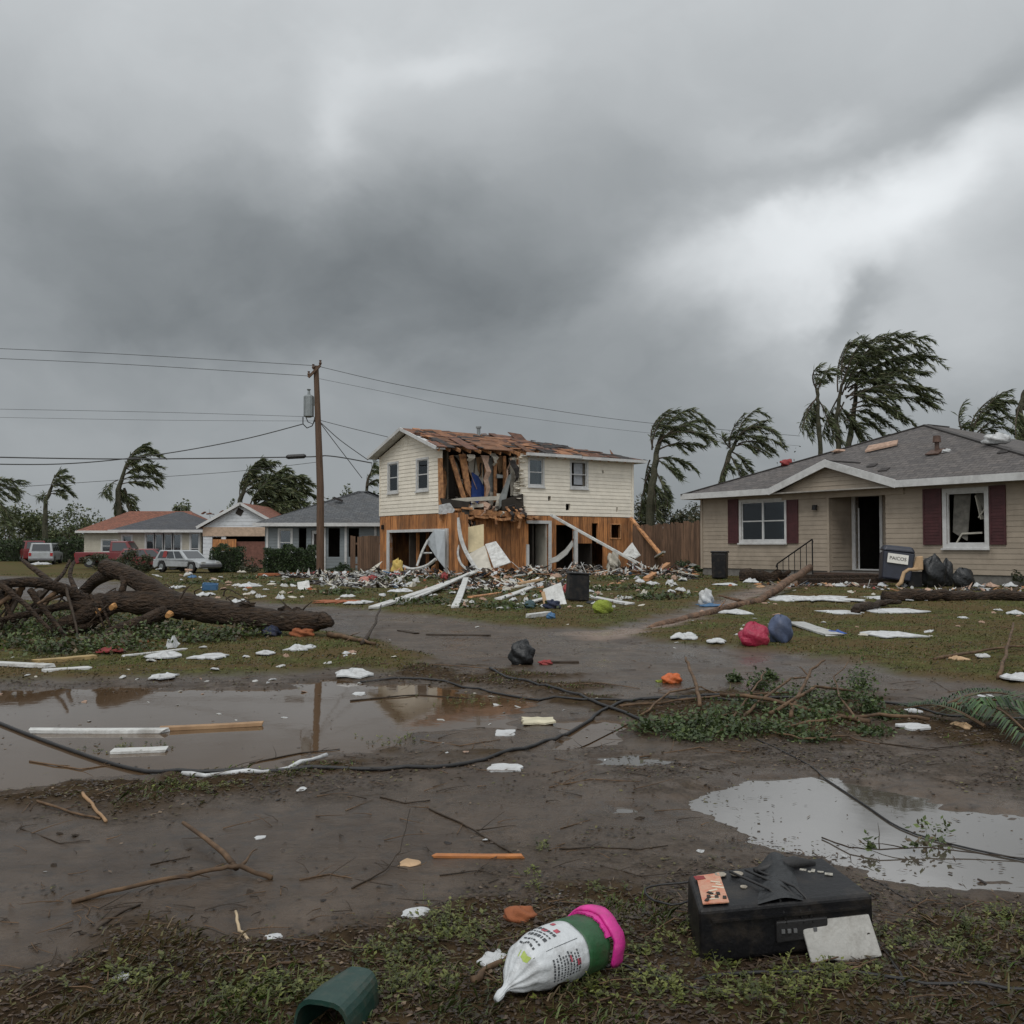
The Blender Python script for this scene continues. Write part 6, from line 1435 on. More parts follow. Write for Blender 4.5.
# ---------- leafy branches in the road, palm frond
pile = empty('leafy_branch_pile', G(760, 728), 0, 'heap of broken leafy branches lying across the road on the black cables', 'branch'); po = pile.location.copy(); rp_ = random.Random(4)
def pbranch(pts, r0, r1, lifts, mt=M_twig):
    P = [G(*p) + V(0, 0, l + r0) - po for p, l in zip(pts, lifts)]; out = []; rr = []; n = len(P) - 1
    for i in range(n):
        for k in range(4): t = k / 4; out.append(P[i].lerp(P[i + 1], t) + V(rp_.gauss(0, .006), rp_.gauss(0, .006), rp_.gauss(0, .004))); rr.append(r0 + (r1 - r0) * (i + t) / n)
    out.append(P[-1]); rr.append(r1); m = MB(); m.tube(out, rr, 7, rough=.1); m.build('branch', mt, pile, smooth=True)
for q in (([(870, 728), (820, 722), (770, 715), (720, 712)], .022, .014, [0, .03, .08, .1]), ([(790, 725), (800, 708), (812, 690), (825, 682)], .018, .01, [0, .1, .17, .2]), ([(770, 722), (790, 718), (815, 706), (855, 702)], .016, .01, [.02, .08, .12, .06]),
   ([(700, 712), (697, 702), (690, 690), (686, 683)], .018, .013, [0, .08, .16, .22]), ([(640, 720), (670, 705), (700, 697), (720, 700)], .01, .006, [0, .08, .06, 0]), ([(740, 725), (760, 712), (790, 696), (810, 690), (800, 682)], .014, .007, [0, .05, .12, .1, .14]),
   ([(720, 740), (740, 720), (758, 700), (766, 690)], .012, .006, [0, .05, .12, .15]), ([(620, 712), (660, 708), (720, 704), (790, 700)], .011, .008, [0, .02, .03, .02]), ([(930, 726), (880, 722), (830, 728), (780, 735)], .016, .01, [0, .02, .02, 0]), ([(760, 735), (800, 745), (850, 744), (880, 748)], .008, .004, [0, .02, .02, 0]),
   ([(860, 728), (840, 712), (835, 695), (850, 680)], .01, .004, [0, .08, .14, .2]), ([(650, 735), (690, 728), (740, 722)], .009, .006, [0, .03, .05])): pbranch(*q)
sp = []
for px, py, r_, h_ in ((650, 735, .14, .12), (675, 730, .14, .14), (700, 728, .16, .16), (725, 722, .16, .18), (760, 690, .10, .18), (740, 735, .2, .14), (775, 735, .2, .12), (800, 700, .16, .18), (830, 712, .18, .18), (850, 700, .16, .22), (862, 690, .10, .3), (790, 718, .18, .14), (820, 725, .16, .12), (870, 715, .1, .16), (750, 712, .12, .16), (770, 680, .05, .12), (735, 682, .05, .1), (890, 720, .12, .06), (720, 738, .2, .08), (690, 740, .14, .06), (810, 742, .12, .05), (870, 735, .14, .04)): sp.append((G(px, py), r_, h_))
sp = [(c_, r_ * 1.25, h_ * .7) for c_, r_, h_ in sp]
foliage_on('leaves', po, sp, 8500, .033, [LH[1], L_mud[1], L_mud[0]], seed=9, parent=pile)
# palm frond at right
fr = empty('palm_frond', G(985, 740), 0, 'torn green palm frond with spread ribs at the right edge of the road', 'palm frond'); fo2 = fr.location.copy()
def frond(parent, off, P0, P1, n, L0, mt, arch=.12, seed=0, w=.012):
    r = random.Random(seed); m = MB(); pts = []
    for k in range(9): t = k / 8; q = P0.lerp(P1, t); q.z += arch * math.sin(t * 3.1); pts.append(q - off)
    m.tube(pts, [.012 * (1 - .8 * k / 8) + .002 for k in range(9)], 6); m.build('rib', mt[0], parent)
    d = (P1 - P0).normalized(); s = d.cross(V(0, 0, 1)).normalized(); out = []; mi = []
    for k in range(n):
        t = .08 + .9 * k / n; q = P0.lerp(P1, t); q.z += arch * math.sin(t * 3.1)
        for sg in (-1, 1):
            L = L0 * (1 - .45 * t) * r.uniform(.85, 1.1); a = (s * sg * .8 + d * .75 + V(0, 0, r.uniform(-.05, .25))).normalized(); wd = a.cross(V(0, 0, 1)).normalized() * w
            mid = q + a * L * .5 + V(0, 0, .02); tip = q + a * L - V(0, 0, L * .25 + .0); tip.z = max(tip.z, -.0)
            out.extend([tuple(q - off), tuple(mid + wd - off), tuple(tip - off), tuple(mid - wd - off)]); mi.append(r.choice((0, 1, 2)))
    mesh_np('leaflets', np.array(out, dtype='f4'), 4, mt[1], np.array(mi), parent)
PF = [leafmat('frond_green', (.035, .075, .022), trans=.15), leafmat('frond_dark', (.022, .045, .016), trans=.15), leafmat('frond_light', (.06, .10, .035), trans=.15)]
frond(fr, fo2, G(948, 722) + V(0, 0, .10), G(1090, 742) + V(0, 0, .12), 60, .42, (M_twig, PF), .10, 1, .010)
frond(fr, fo2, G(965, 716) + V(0, 0, .12), G(1050, 764) + V(0, 0, .02), 46, .30, (M_twig, PF), .10, 4, .010)
frond(fr, fo2, G(940, 716) + V(0, 0, .05), G(1020, 704) + V(0, 0, .05), 30, .24, (M_twig, PF), .08, 2, .008)
frond(fr, fo2, G(985, 735) + V(0, 0, .03), G(905, 716) + V(0, 0, .03), 30, .22, (M_twig, PF), .08, 3, .008)
# ---------- black cables on the ground
def cable(pts, r, label, mt=M_rub, lifts=None, name='black_cable', cat='cable', n=8, tw=0.0):
    P = [G(*p) + V(0, 0, r + (lifts[i] if lifts else 0)) for i, p in enumerate(pts)]; out = []
    for i in range(len(P) - 1):
        p0 = P[max(i - 1, 0)]; p1 = P[i]; p2 = P[i + 1]; p3 = P[min(i + 2, len(P) - 1)]; N_ = max(3, int((p2 - p1).length / .12))
        for k in range(N_):
            t = k / N_; q = .5 * ((2 * p1) + (p2 - p0) * t + (2 * p0 - 5 * p1 + 4 * p2 - p3) * t * t + (3 * p1 - p0 - 3 * p2 + p3) * t ** 3)
            lf = max(0, q.z - macro(np.array([q.x]), np.array([q.y]))[0] - r); out.append(V(q.x, q.y, max(Gz(q.x, q.y), -.012) + r * .85 + (lf if lifts else 0)))
    out.append(P[-1]); b_ = out[0].copy(); m = MB(); m.tube([q - b_ for q in out], [r * (1 + tw * math.sin(k * 1.7)) for k in range(len(out))], n); o = m.build(name, mt, smooth=True); o.location = b_; return tag(o, label, cat)
cable([(-80, 690), (0, 723), (60, 746), (130, 768), (200, 776), (330, 774), (430, 771), (500, 758), (555, 740), (600, 715), (640, 703), (720, 700), (800, 703)], .0125, 'thickest black cable, sweeping in a long curve from the left edge past the puddle', tw=.06)
cable([(360, 682), (420, 680), (480, 690), (540, 700), (600, 704), (680, 702), (760, 706)], .0105, 'black cable running level from the verge to the leafy branch pile')
cable([(490, 672), (520, 684), (560, 694), (600, 708), (640, 722), (670, 728)], .0135, 'short thick black cable slanting across the two longer cables')
cable([(880, 706), (950, 718), (1000, 722), (1080, 726)], .010, 'black cable leaving the leafy pile to the right edge')
cable([(860, 704), (900, 706), (960, 706)], .008, 'thin black cable just above the one at the right edge')
cable([(756, 742), (800, 762), (860, 800), (900, 826), (950, 842), (1024, 858), (1100, 872)], .0045, 'thin dark cable crossing the bright puddle towards the right edge', name='thin_cable')
cable([(700, 900), (670, 898), (645, 900), (655, 915), (680, 920), (700, 912)], .004, 'thin black cord looping out left of the black case', lifts=[.04, .02, 0, 0, .01, .03], name='loose_cord')
cable([(866, 880), (890, 893), (922, 912)], .003, 'thin black cord leaving the back right corner of the black case', name='loose_cord')
cable([(868, 925), (880, 955), (900, 985), (905, 1000)], .0045, 'black cord dropping forward from the right end of the case', name='loose_cord')
cable([(695, 990), (760, 985), (830, 986), (900, 992), (980, 1000), (1060, 1010)], .006, 'black cord lying in the weeds below the case', name='loose_cord')
cable([(600, 960), (640, 985), (700, 998), (760, 1004)], .004, 'wiry dark cord running right from the printed bag', name='loose_cord')

# ---------- fallen limb over the lawn, logs and sticks
stick([(644, 628), (690, 619), (735, 609), (758, 604), (785, 595), (810, 585)], .055, .10, mat('peeled_log', (.17, .095, .055), .8, .5, 5, 1.0, 12, col2=(.06, .035, .02), bdist=.1), 'long peeled brown log lying from the path up to the porch steps', 'log', 'log', lifts=[-.05, -.02, 0, 0, .18, .45], side=((.5, 2.6, .8, .05), (.3, -.5, .6, .03)), n=10)
stick([(880, 603), (940, 603), (1000, 603), (1080, 604)], .13, .11, M_barkb, 'long dark log lying on the lawn before the bungalow bags', 'log', 'log', n=10)
stick([(745, 576, 31), (770, 577, 31), (790, 571, 31.2)], .28, .06, M_barkb, 'dark curved stump piece against the bungalow wall left of the railing', 'broken_log', 'log', n=10)
stick([(852, 616), (880, 610), (900, 608)], .10, .04, M_barkb, 'short dark branch among the white sheets on the right lawn', 'branch', 'branch', side=((.4, .8, .5, .03), (.7, -.9, .4, .02)))
stick([(1000, 684), (1007, 668), (1014, 654)], .022, .012, M_twig, 'reddish stub of branch leaning up at the right roadside', 'branch', 'branch', lifts=[0, .15, .32], side=((.9, 1.2, .3, .008), (.7, -1.5, .25, .006)))
stick([(935, 665), (965, 660), (1010, 655), (1060, 655)], .02, .012, M_twig, 'grey bare branch lying along the right roadside', 'branch', 'branch', lifts=[0, .03, .06, .05], side=((.3, .7, .5, .008), (.6, -.7, .4, .008)))
stick([(362, 649), (372, 640), (381, 622)], .03, .012, M_twigd, 'dark stick poking up at the tip of the left verge', 'stick', 'stick', lifts=[0, .1, .28])
stick([(330, 640), (350, 645), (375, 650)], .04, .02, M_twig, 'mossy branch lying at the right end of the fallen trunk', 'branch', 'branch', side=((.4, .8, .3, .01), (.6, -.8, .3, .01)))
stick([(72, 908), (120, 898), (180, 888), (222, 882), (240, 880), (272, 885)], .008, .010, M_twig, 'long forked stick lying on the wet mud, lower left', 'forked_stick', 'stick', lifts=[0, .01, .02, .03, .03, 0], side=((.8, 2.0, .28, .008), (.35, -.4, .12, .003), (.55, .5, .12, .003)))
fk = bpy.data.objects['forked_stick']; m = MB(); pp_ = [G(236, 880) + V(0, 0, .03), G(224, 867) + V(0, 0, .04), G(205, 852) + V(0, 0, .05), G(183, 837) + V(0, 0, .06)]; m.tube([p - fk.location for p in pp_], [.013, .0115, .010, .009], 8, rough=.15); m.build('side_twig', M_twig, fk, smooth=True)
stick([(97, 936), (118, 922), (140, 910)], .006, .004, M_twigd, 'short dark twig below the long forked stick', 'twig', 'twig')
stick([(235, 924), (240, 938), (248, 951)], .005, .006, mat('pale_stick', (.42, .32, .2), .7), 'pale peeled stick standing at the muddy grass edge', 'stick', 'stick', lifts=[.03, .01, 0])
stick([(136, 943), (160, 955), (178, 930)], .005, .003, M_twigd, 'dark forked twig at the edge of the lower left grass', 'twig', 'twig', side=((.5, 1.0, .1, .003),))
stick([(14, 797), (40, 808), (70, 816), (100, 822)], .007, .006, M_twig, 'crooked brown stick on the left muddy strip', 'stick', 'stick', side=((.3, -.7, .2, .004), (.6, .8, .15, .003)))
stick([(82, 803), (95, 813), (106, 825)], .009, .008, mat('tan_stick', (.3, .18, .09), .7), 'stubby tan stick right of the crooked brown stick', 'stick', 'stick')
stick([(352, 893), (385, 878), (400, 860), (410, 828)], .004, .002, M_twigd, 'thin mossy twig bending upwards on the central mud', 'twig', 'twig', lifts=[0, .01, .03, .08], side=((.4, .9, .1, .002), (.6, -.8, .1, .002)))
stick([(430, 812), (460, 825), (490, 842), (512, 856)], .005, .004, M_twigd, 'dark twig slanting down to the orange lath', 'twig', 'twig', side=((.5, 1.6, .22, .004), (.7, -1, .1, .002)))
stick([(380, 800), (405, 806), (430, 803)], .004, .003, M_twigd, 'thin twig with moss above the orange lath', 'twig', 'twig', side=((.5, .9, .1, .002),))
stick([(560, 852), (600, 850), (640, 853), (668, 848)], .004, .002, M_twigd, 'thin horizontal twig right of the orange lath', 'twig', 'twig', side=((.3, .9, .1, .002), (.6, -.8, .1, .002)))
stick([(470, 1000), (490, 985), (515, 965)], .012, .008, M_twig, 'brown stick poking out behind the printed bag', 'stick', 'stick')
for (a, b, L_, lb) in (((640, 950), (700, 930), .003, 'thin curved stem left below the black case'), ((905, 918), (940, 905), .003, 'thin twig right of the black case'), ((960, 920), (985, 905), .003, 'short twig at the lower right mud'), ((300, 975), (250, 990), .005, 'brown stick behind the green plastic trough'), ((780, 985), (900, 960), .003, 'wiry stem crossing in front of the white plate'), ((640, 1010), (585, 1020), .004, 'dark stick below the printed bag')):
    stick([a, ((a[0] + b[0]) / 2 + 4, (a[1] + b[1]) / 2 - 3), b], L_, L_ * .6, M_twig, lb, 'twig', 'twig', lifts=[0, .015, 0], side=((.5, .8, .06, .002),))
m = stick([(822, 836), (850, 848), (880, 852), (930, 850), (975, 853), (1060, 860)], .0035, .0025, M_twigd, 'leafy twig lying across the bright puddle', 'leafy_twig', 'twig', lifts=[.0, .01, .02, .02, .01, 0], side=((.4, 1.2, .25, .003), (.5, 2.2, .2, .003), (.2, -1.0, .12, .002), (.6, .6, .12, .002)))
foliage_on('leaves', m.location.copy(), [(G(px, py) + V(0, 0, .02), r_, .05) for px, py, r_ in ((925, 832, .07), (935, 845, .06), (915, 850, .04), (870, 850, .03), (945, 835, .04))], 170, .028, L_mud, seed=3, parent=m)
for i_, (q_, r0_) in enumerate((([(20, 830), (60, 845), (90, 842)], .003), ([(300, 885), (330, 880), (352, 884)], .004), ([(150, 868), (190, 860)], .003), ([(550, 790), (590, 782), (640, 786)], .004), ([(700, 770), (740, 776)], .004), ([(560, 690), (600, 686), (640, 690)], .006), ([(250, 762), (300, 752), (340, 748)], .006), ([(420, 740), (460, 748), (500, 742)], .005), ([(600, 870), (640, 880), (690, 876)], .003), ([(30, 760), (80, 768), (120, 762)], .006), ([(440, 880), (480, 874), (500, 880)], .003), ([(560, 830), (590, 822)], .003), ([(350, 700), (420, 694), (470, 698)], .008), ([(380, 668), (440, 666), (500, 672)], .008), ([(880, 745), (930, 752), (970, 748)], .006), ([(640, 756), (700, 750), (750, 754)], .006))):
    stick(q_, r0_, r0_ * .5, (M_twigd, M_twig)[i_ % 2], 'thin bare twig lying on the wet mud', 'twig', 'twig', group='thin bare twigs on the mud', side=((.3, .9, r0_ * 30, r0_ * .5), (.6, -.9, r0_ * 25, r0_ * .4), (.8, .6, r0_ * 18, r0_ * .4)))
# orange lath, painted laths floating on the puddle
board((432, 858), (523, 860), .035, .012, mat('orange_lath', (.40, .15, .04), .6, .3, 10, col2=(.28, .1, .03)), 'orange-brown splintered lath on the wet mud in the middle foreground', 'lath', 'lath')
board((28, 731), (166, 731), .09, .03, M_white, 'long white painted board floating in the brown puddle', la=.0)
board((163, 729), (262, 724), .07, .03, M_wood, 'raw wooden lath end to end with the long white board', 'lath', 'lath')
board((112, 751), (166, 749), .12, .02, M_white, 'short white board below the long white board in the puddle')
board((-20, 668), (50, 672), .12, .04, M_white, 'white plank under the fallen tree, left edge'); board((35, 668), (96, 662), .12, .05, mat('yellow_plank', (.38, .27, .12), .8, .4, 6), 'yellowish plank beside the white planks under the fallen tree'); board((42, 677), (90, 673), .14, .03, M_white, 'white plank just in front of the yellowish plank')
board((100, 649), (148, 645), .05, .03, M_rust, 'reddish splinter of wood lying under the fallen trunk', 'wood_splinter', 'splinter'); board((122, 660), (185, 655), .08, .02, M_white, 'thin whitish strip by the fallen tree limbs', 'strip', 'strip')
# white strip wrapped along the cable
cable([(182, 777), (220, 779), (262, 777), (300, 768), (326, 757)], .013, 'white plastic strip wrapped along the thick black cable', M_foam, name='plastic_strip', cat='strip', tw=.25)
# ---------- named scraps
S_ = scrap
S_(144, 656, 182, 668, M_foam, 'crumpled white cloth under the fallen trunk', 'cloth', 'cloth', h=.1); S_(166, 645, 178, 660, M_foam, 'upright white rag right of the crumpled cloth', 'rag', 'rag', h=.22)
S_(192, 657, 228, 666, M_foam, 'rounded white foam sheet on the left verge grass', h=.05); S_(150, 677, 176, 682, M_foam, 'narrow white strip at the edge of the left verge'); S_(100, 652, 126, 660, M_red, 'red and white torn packet by the fallen limbs', 'packet', 'packet')
S_(285, 650, 312, 656, M_foam, 'white torn foam near the trunk end on the verge'); S_(255, 656, 275, 661, M_foam, 'small white foam left of the verge middle'); S_(336, 671, 372, 681, M_foam, 'larger white foam sheet at the puddle far edge'); S_(342, 654, 352, 660, M_foam, 'lone white flake near the dark upright stick')
S_(225, 631, 262, 640, M_lime, 'yellow-green cloth under the fallen trunk', 'cloth', 'cloth', h=.1); lump(270, 640, 18, 10, M_navy, 'navy ball of cloth under the fallen trunk', 'cloth_ball', 'cloth'); lump(301, 640, 22, 9, M_rust, 'orange-brown wood chunk beneath the trunk end', 'wood_chunk', 'wood'); lump(190, 637, 12, 6, M_flesh, 'pinkish foam chunk under the trunk middle', 'foam_chunk', 'foam')
S_(520, 719, 556, 726, mat('cream_foam', (.55, .5, .36), .8), 'cream foam strip on the road by the crossing cables', h=.01); S_(495, 731, 516, 738, M_foam, 'white oval flake left below the cream foam strip', h=.006); S_(486, 766, 524, 775, M_foam, 'long oval white flake below the curving thick cable', h=.006)
S_(604, 757, 606, 759, M_foam, 'tiny white speck beside the thin puddle'); S_(352, 691, 366, 695, M_foam, 'white flake floating at the far puddle edge'); S_(296, 790, 306, 795, M_foam, 'round white flake on the muddy strip'); S_(398, 861, 421, 870, M_flesh, 'tan chip lying left of the orange lath', 'chip', 'chip', h=.01)
S_(254, 838, 266, 842, M_foam, 'small white chip on the smooth mud'); S_(112, 983, 132, 992, M_foam, 'white chip in the lower left weeds', h=.01); S_(400, 914, 432, 926, M_foam, 'white shard sticking out of the central weeds', h=.03); S_(477, 958, 514, 982, M_foam, 'torn white paper behind the printed bag', 'paper', 'paper', h=.03)
lump(520, 930, 32, 15, M_rust, 'rust-red clay lump in the grass above the printed bag', 'clay_lump', 'lump', rough=.12); S_(262, 942, 285, 952, M_foam, 'grey-white chip at the muddy grass edge', h=.01)
S_(898, 727, 934, 734, M_foam, 'white sliver beside the leafy branch pile', h=.01); S_(905, 712, 922, 717, M_foam, 'small white sliver behind the leafy branch pile'); S_(955, 727, 972, 734, M_flesh, 'tan chunk at the root of the palm frond', h=.04); S_(978, 694, 986, 698, M_foam, 'left of two white flakes on the right road'); S_(988, 694, 994, 698, M_foam, 'right of two white flakes on the right road'); S_(1002, 683, 1040, 688, M_foam, 'white strip at the right roadside')
S_(670, 636, 698, 648, M_foam, 'puffy white plastic on the corner of the right lawn', 'plastic_sheet', 'plastic', h=.14); S_(706, 642, 726, 650, M_foam, 'smaller white plastic right of the puffy one'); S_(722, 613, 750, 619, M_foam, 'flat oval foam sheet above the crimson bag')
S_(780, 596, 852, 608, M_foam, 'long torn white sheet before the porch steps', 'plastic_sheet', 'plastic', h=.1); S_(865, 608, 925, 619, M_foam, 'ragged white sheet beside the dark branch on the lawn', 'plastic_sheet', 'plastic', h=.08); S_(866, 597, 924, 604, M_foam, 'white sheet caught on the end of the long log', 'plastic_sheet', 'plastic', h=.1); S_(820, 610, 862, 620, M_foam, 'tattered white sheet left of the dark branch', 'plastic_sheet', 'plastic', h=.06); S_(862, 634, 917, 643, M_foam, 'long lumpy white sheet alone in the middle of the right lawn', 'plastic_sheet', 'plastic', h=.08)
S_(958, 619, 968, 624, M_foam, 'white flake on the lawn right of the sheets'); S_(1005, 612, 1022, 620, M_foam, 'pale torn piece near the right edge of the lawn', h=.1); S_(948, 659, 966, 667, M_flesh, 'tan rubble piece at the right roadside', 'rubble', 'rubble', h=.06); S_(975, 657, 990, 664, M_white, 'grey-white rubble at the right roadside', 'rubble', 'rubble', h=.05)
lump(707, 606, 14, 16, M_foam, 'white crumpled figure-like bag on a blue base, right lawn', 'plastic_bag', 'bag'); S_(697, 603, 722, 609, M_bluep, 'pale blue tray under the white crumpled bag', 'tray', 'tray', h=.08)
lump(756, 649, 30, 23, M_pink, 'crimson plastic bag at the edge of the right lawn', 'crimson_bag', 'bag', rough=.12, n=24)
dr_ = lump(782, 646, 24, 28, mat('blue_grey_drum', (.06, .08, .14), .5, .5, 6, .6), 'rounded navy and white bundle right of the crimson bag', 'bundle', 'bundle', rough=.1, n=20)
S_(770, 626, 794, 632, M_foam, 'white cap of cloth on top of the navy bundle', 'cloth', 'cloth', h=.12, up=.42); board((796, 627), (835, 640), .28, .03, M_white, 'white board lying right of the navy bundle'); S_(829, 633, 844, 641, mat('royal_blue', (.02, .07, .28), .5), 'royal blue scrap at the end of the white board', 'blue_scrap', 'scrap', h=.08)
# road objects
bk = lump(522, 665, 25, 24, M_bag, 'black crumpled bucket-like bag standing in the road', 'black_bag', 'bag', rough=.14, n=20)
lump(546, 665, 13, 5, M_red, 'crushed red can in the road by the black bag', 'crushed_can', 'can'); board((548, 663), (580, 663), .08, .03, M_twigd, 'flat dark strip of wood right of the red can', 'strip', 'strip')
og = lump(673, 684, 20, 10, M_org, 'crushed orange plastic bottle on the road', 'orange_bottle', 'bottle', rough=.15); 
lump(660, 683, 8, 3, M_lime, 'scrap of green leaf beside the orange bottle', 'green_scrap', 'scrap')
board((425, 635), (490, 636), .1, .02, M_twigd, 'long dark plank flat on the road below the yard', 'plank', 'plank'); board((400, 631), (417, 634), .1, .02, M_twigd, 'short dark plank flat on the road, left of the long dark one', 'plank', 'plank')
# ---------- yard of the wrecked house
board((374, 611), (482, 577), .22, .06, M_white, 'long white gutter lying from the roadside up to the fallen panels', 'gutter', 'gutter', lb=.25); board((400, 606), (468, 583), .14, .05, M_white, 'second white strip lying beside the long gutter', 'strip', 'strip', lb=.25); board((455, 611), (466, 590), .16, .05, M_white, 'short white board pointing at the road, right of the gutter', lb=.3)
board((498, 602), (532, 592), .2, .04, M_white, 'white board left of the propped panel in the yard', lb=.1); board((500, 612), (546, 603), .18, .04, M_white, 'lower white board left of the propped panel', lb=.05); board((584, 598), (630, 607), .22, .05, M_white, 'long white board right of the black box in the yard', lb=0); board((470, 600), (505, 594), .14, .04, M_wood2, 'brown board among white ones left of the propped panel'); board((528, 621), (548, 618), .12, .08, M_white, 'white tube near the road in the yard centre', 'tube', 'tube'); lump(551, 621, 9, 6, M_bluep, 'small blue bottle at the end of the white tube', 'blue_bottle', 'bottle')
def propped(pts, mt, label, name='panel', cat='panel', th=.05):
    P = [at(*p) for p in pts]; b = P[0].copy(); n = (P[1] - P[0]).cross(P[-1] - P[0]).normalized() * th; m = MB(); m.prism([p - b for p in P], n); o = m.build(name, mt); bevel(o, .012, 1); o.location = b; return tag(o, label, cat)
YB = G(556, 606).y
propped([(543, 589, YB + .3), (561, 582, YB + .5), (567, 604, YB), (547, 608, YB)], M_white, 'white square panel propped up in the yard by the black box')
propped([(541, 592, YB - .1), (544.5, 591, YB - .1), (549, 610, YB - .25), (545, 611, YB - .25)], M_flesh, 'tan wooden leg leaning on the propped panel', 'furniture_leg', 'leg piece', .06)
board((518, 593), (542, 592), .12, .06, M_flesh, 'tan rail lying left of the propped panel', 'rail_piece', 'rail', la=.2, lb=.3)
lump(552, 611, 16, 9, M_navy, 'navy cloth heap at the foot of the propped panel', 'cloth', 'cloth'); P = G(577, 603); m = MB(); m.box((0, 0, .33), (.5, .4, .62), None, 0, .94); m.box((0, 0, .66), (.54, .44, .05)); o = m.build('black_box', M_black); bevel(o, .03, 2); put(o, P, .15, 0, .05); tag(o, 'black boxy bin right of the propped white panel', 'bin')
lump(568, 597, 12, 10, M_red, 'red cloth bundle behind the black boxy bin', 'red_cloth', 'cloth'); S_(586, 604, 600, 607, M_bag, 'black rag right of the boxy bin', 'rag', 'rag'); lump(603, 616, 20, 14, M_lime, 'lime green fuzzy cushion near the road', 'cushion', 'cushion', rough=.12); lump(530, 611, 12, 8, mat('teal_cloth', (.05, .09, .10), .8), 'teal cloth left of the navy cloth heap', 'cloth', 'cloth')
lump(397, 577, 11, 16, M_yel, 'yellow foam chunk standing before the garage opening', 'yellow_foam', 'foam', rough=.2); lump(372, 582, 10, 6, M_red, 'red packet in the litter left of the garage', 'red_packet', 'packet'); lump(364, 584, 10, 6, mat('pink_paper', (.45, .2, .16), .8), 'pink paper in the litter left of the red packet', 'paper', 'paper'); lump(444, 581, 8, 7, M_red, 'red bottle before the garage right post', 'red_bottle', 'bottle'); lump(635, 573, 10, 5, M_pink, 'crimson cloth under the leaning white beam', 'crimson_cloth', 'cloth')
# leaning and fallen pieces against the wreck
board((551, 515, 44.5), (652, 571, 43.2), .22, .12, M_white, 'long white beam leaning from the wrecked upper wall to the ground', 'beam', 'beam')
board((631, 518, 47.5), (662, 556, 45), .16, .12, M_wood2, 'brown beam leaning off the right corner of the wrecked house', 'beam', 'beam'); board((640, 567), (664, 552, 43), .14, .08, M_white, 'short white stick jutting up at the fence', lb=0); board((646, 583), (668, 573), .2, .14, M_wood2, 'brown splintered beam at the foot of the fence', lb=.25)
propped([(463, 528, 41.2), (484, 524, 41.8), (484, 549, 41.2), (468, 553, 40.8)], mat('cream_board', (.55, .46, .28), .8, .15, 3, dirt=.3), 'cream board hanging on the broken corner')
propped([(468, 554, 40.8), (485, 545, 41.2), (493, 573, 39.8), (478, 577, 39.6)], M_pale, 'grey-white board sloping under the cream board')
propped([(485, 544, 41.2), (496, 541, 41.4), (511, 562, 40), (494, 568, 39.8)], M_white, 'white curved panel fallen against the orange boards')
def strip(pts, r, mt, label, flat=1.0, name='trim_strip', cat='strip'):
    P = [at(*p) for p in pts]; out = []
    for i in range(len(P) - 1):
        p0 = P[max(i - 1, 0)]; p1 = P[i]; p2 = P[i + 1]; p3 = P[min(i + 2, len(P) - 1)]
        for k in range(5): t = k / 5; out.append(.5 * ((2 * p1) + (p2 - p0) * t + (2 * p0 - 5 * p1 + 4 * p2 - p3) * t * t + (3 * p1 - p0 - 3 * p2 + p3) * t ** 3))
    out.append(P[-1]); b = out[0].copy(); m = MB(); m.tube([q - b for q in out], r, 6); o = m.build(name, mt); o.location = b; return tag(o, label, cat)
strip([(459, 518, 40.8), (460, 534, 40.6), (466, 552, 40.3), (480, 575, 39.4)], .09, M_white, 'curved white trim hanging down the broken corner'); strip([(463, 535, 40.9), (458, 552, 40.7), (462, 565, 40.3), (472, 572, 39.8)], .05, M_white, 'thinner bowed white trim inside the curved one')
propped([(434, 530, 41.2), (445, 530.5, 41.1), (445, 569, 41.0), (438, 560, 41.0), (426, 542, 41.6)], M_grey if False else mat('grey_white_door', (.38, .41, .43), .6, .15, 4), 'grey-white door slab hanging askew in the garage opening', 'door_slab', 'door')
strip([(428, 540, 41.4), (422, 552, 41.2), (417, 566, 41)], .05, M_white, 'thin white frame leg inside the garage opening', name='frame_piece'); strip([(421, 553, 41.3), (432, 553, 41.2)], .04, M_white, 'thin white frame rung inside the garage opening', name='frame_piece'); strip([(402, 566, 41.3), (412, 569, 41), (426, 566, 40.8), (436, 559, 40.6)], .07, M_white, 'white bowed pipe on the ground in the garage opening', name='pipe_piece', cat='pipe')
propped([(549, 559, 44.2), (556, 556, 44.2), (565, 549, 44.2), (572, 540, 44.2), (573, 545, 44), (567, 554, 43.8), (558, 561, 43.6), (550, 563, 43.6)], mat('grey_sheet', (.32, .32, .30), .7, .2), 'curved grey siding sheet beside the open doorway', 'siding_sheet', 'sheet', .04)
propped([(622, 554, 45), (632, 542, 45.2), (636, 550, 45), (640, 554, 44.5), (634, 558, 44)], M_white, 'white torn panel at the right corner of the wrecked house', 'torn_panel', 'panel', .08)
lump(614, 571, 12, 17, M_pale, 'tan cardboard lump before the dark ground floor gap', 'cardboard_lump', 'cardboard', rough=.25)
lump(528, 566, 0 + 14, 6, M_foam, 'white foam mound left of the open doorway', 'foam_mound', 'foam') if False else S_(509, 556, 524, 568, M_foam, 'white rounded foam heap left of the open doorway', 'foam_heap', 'foam', h=.4)
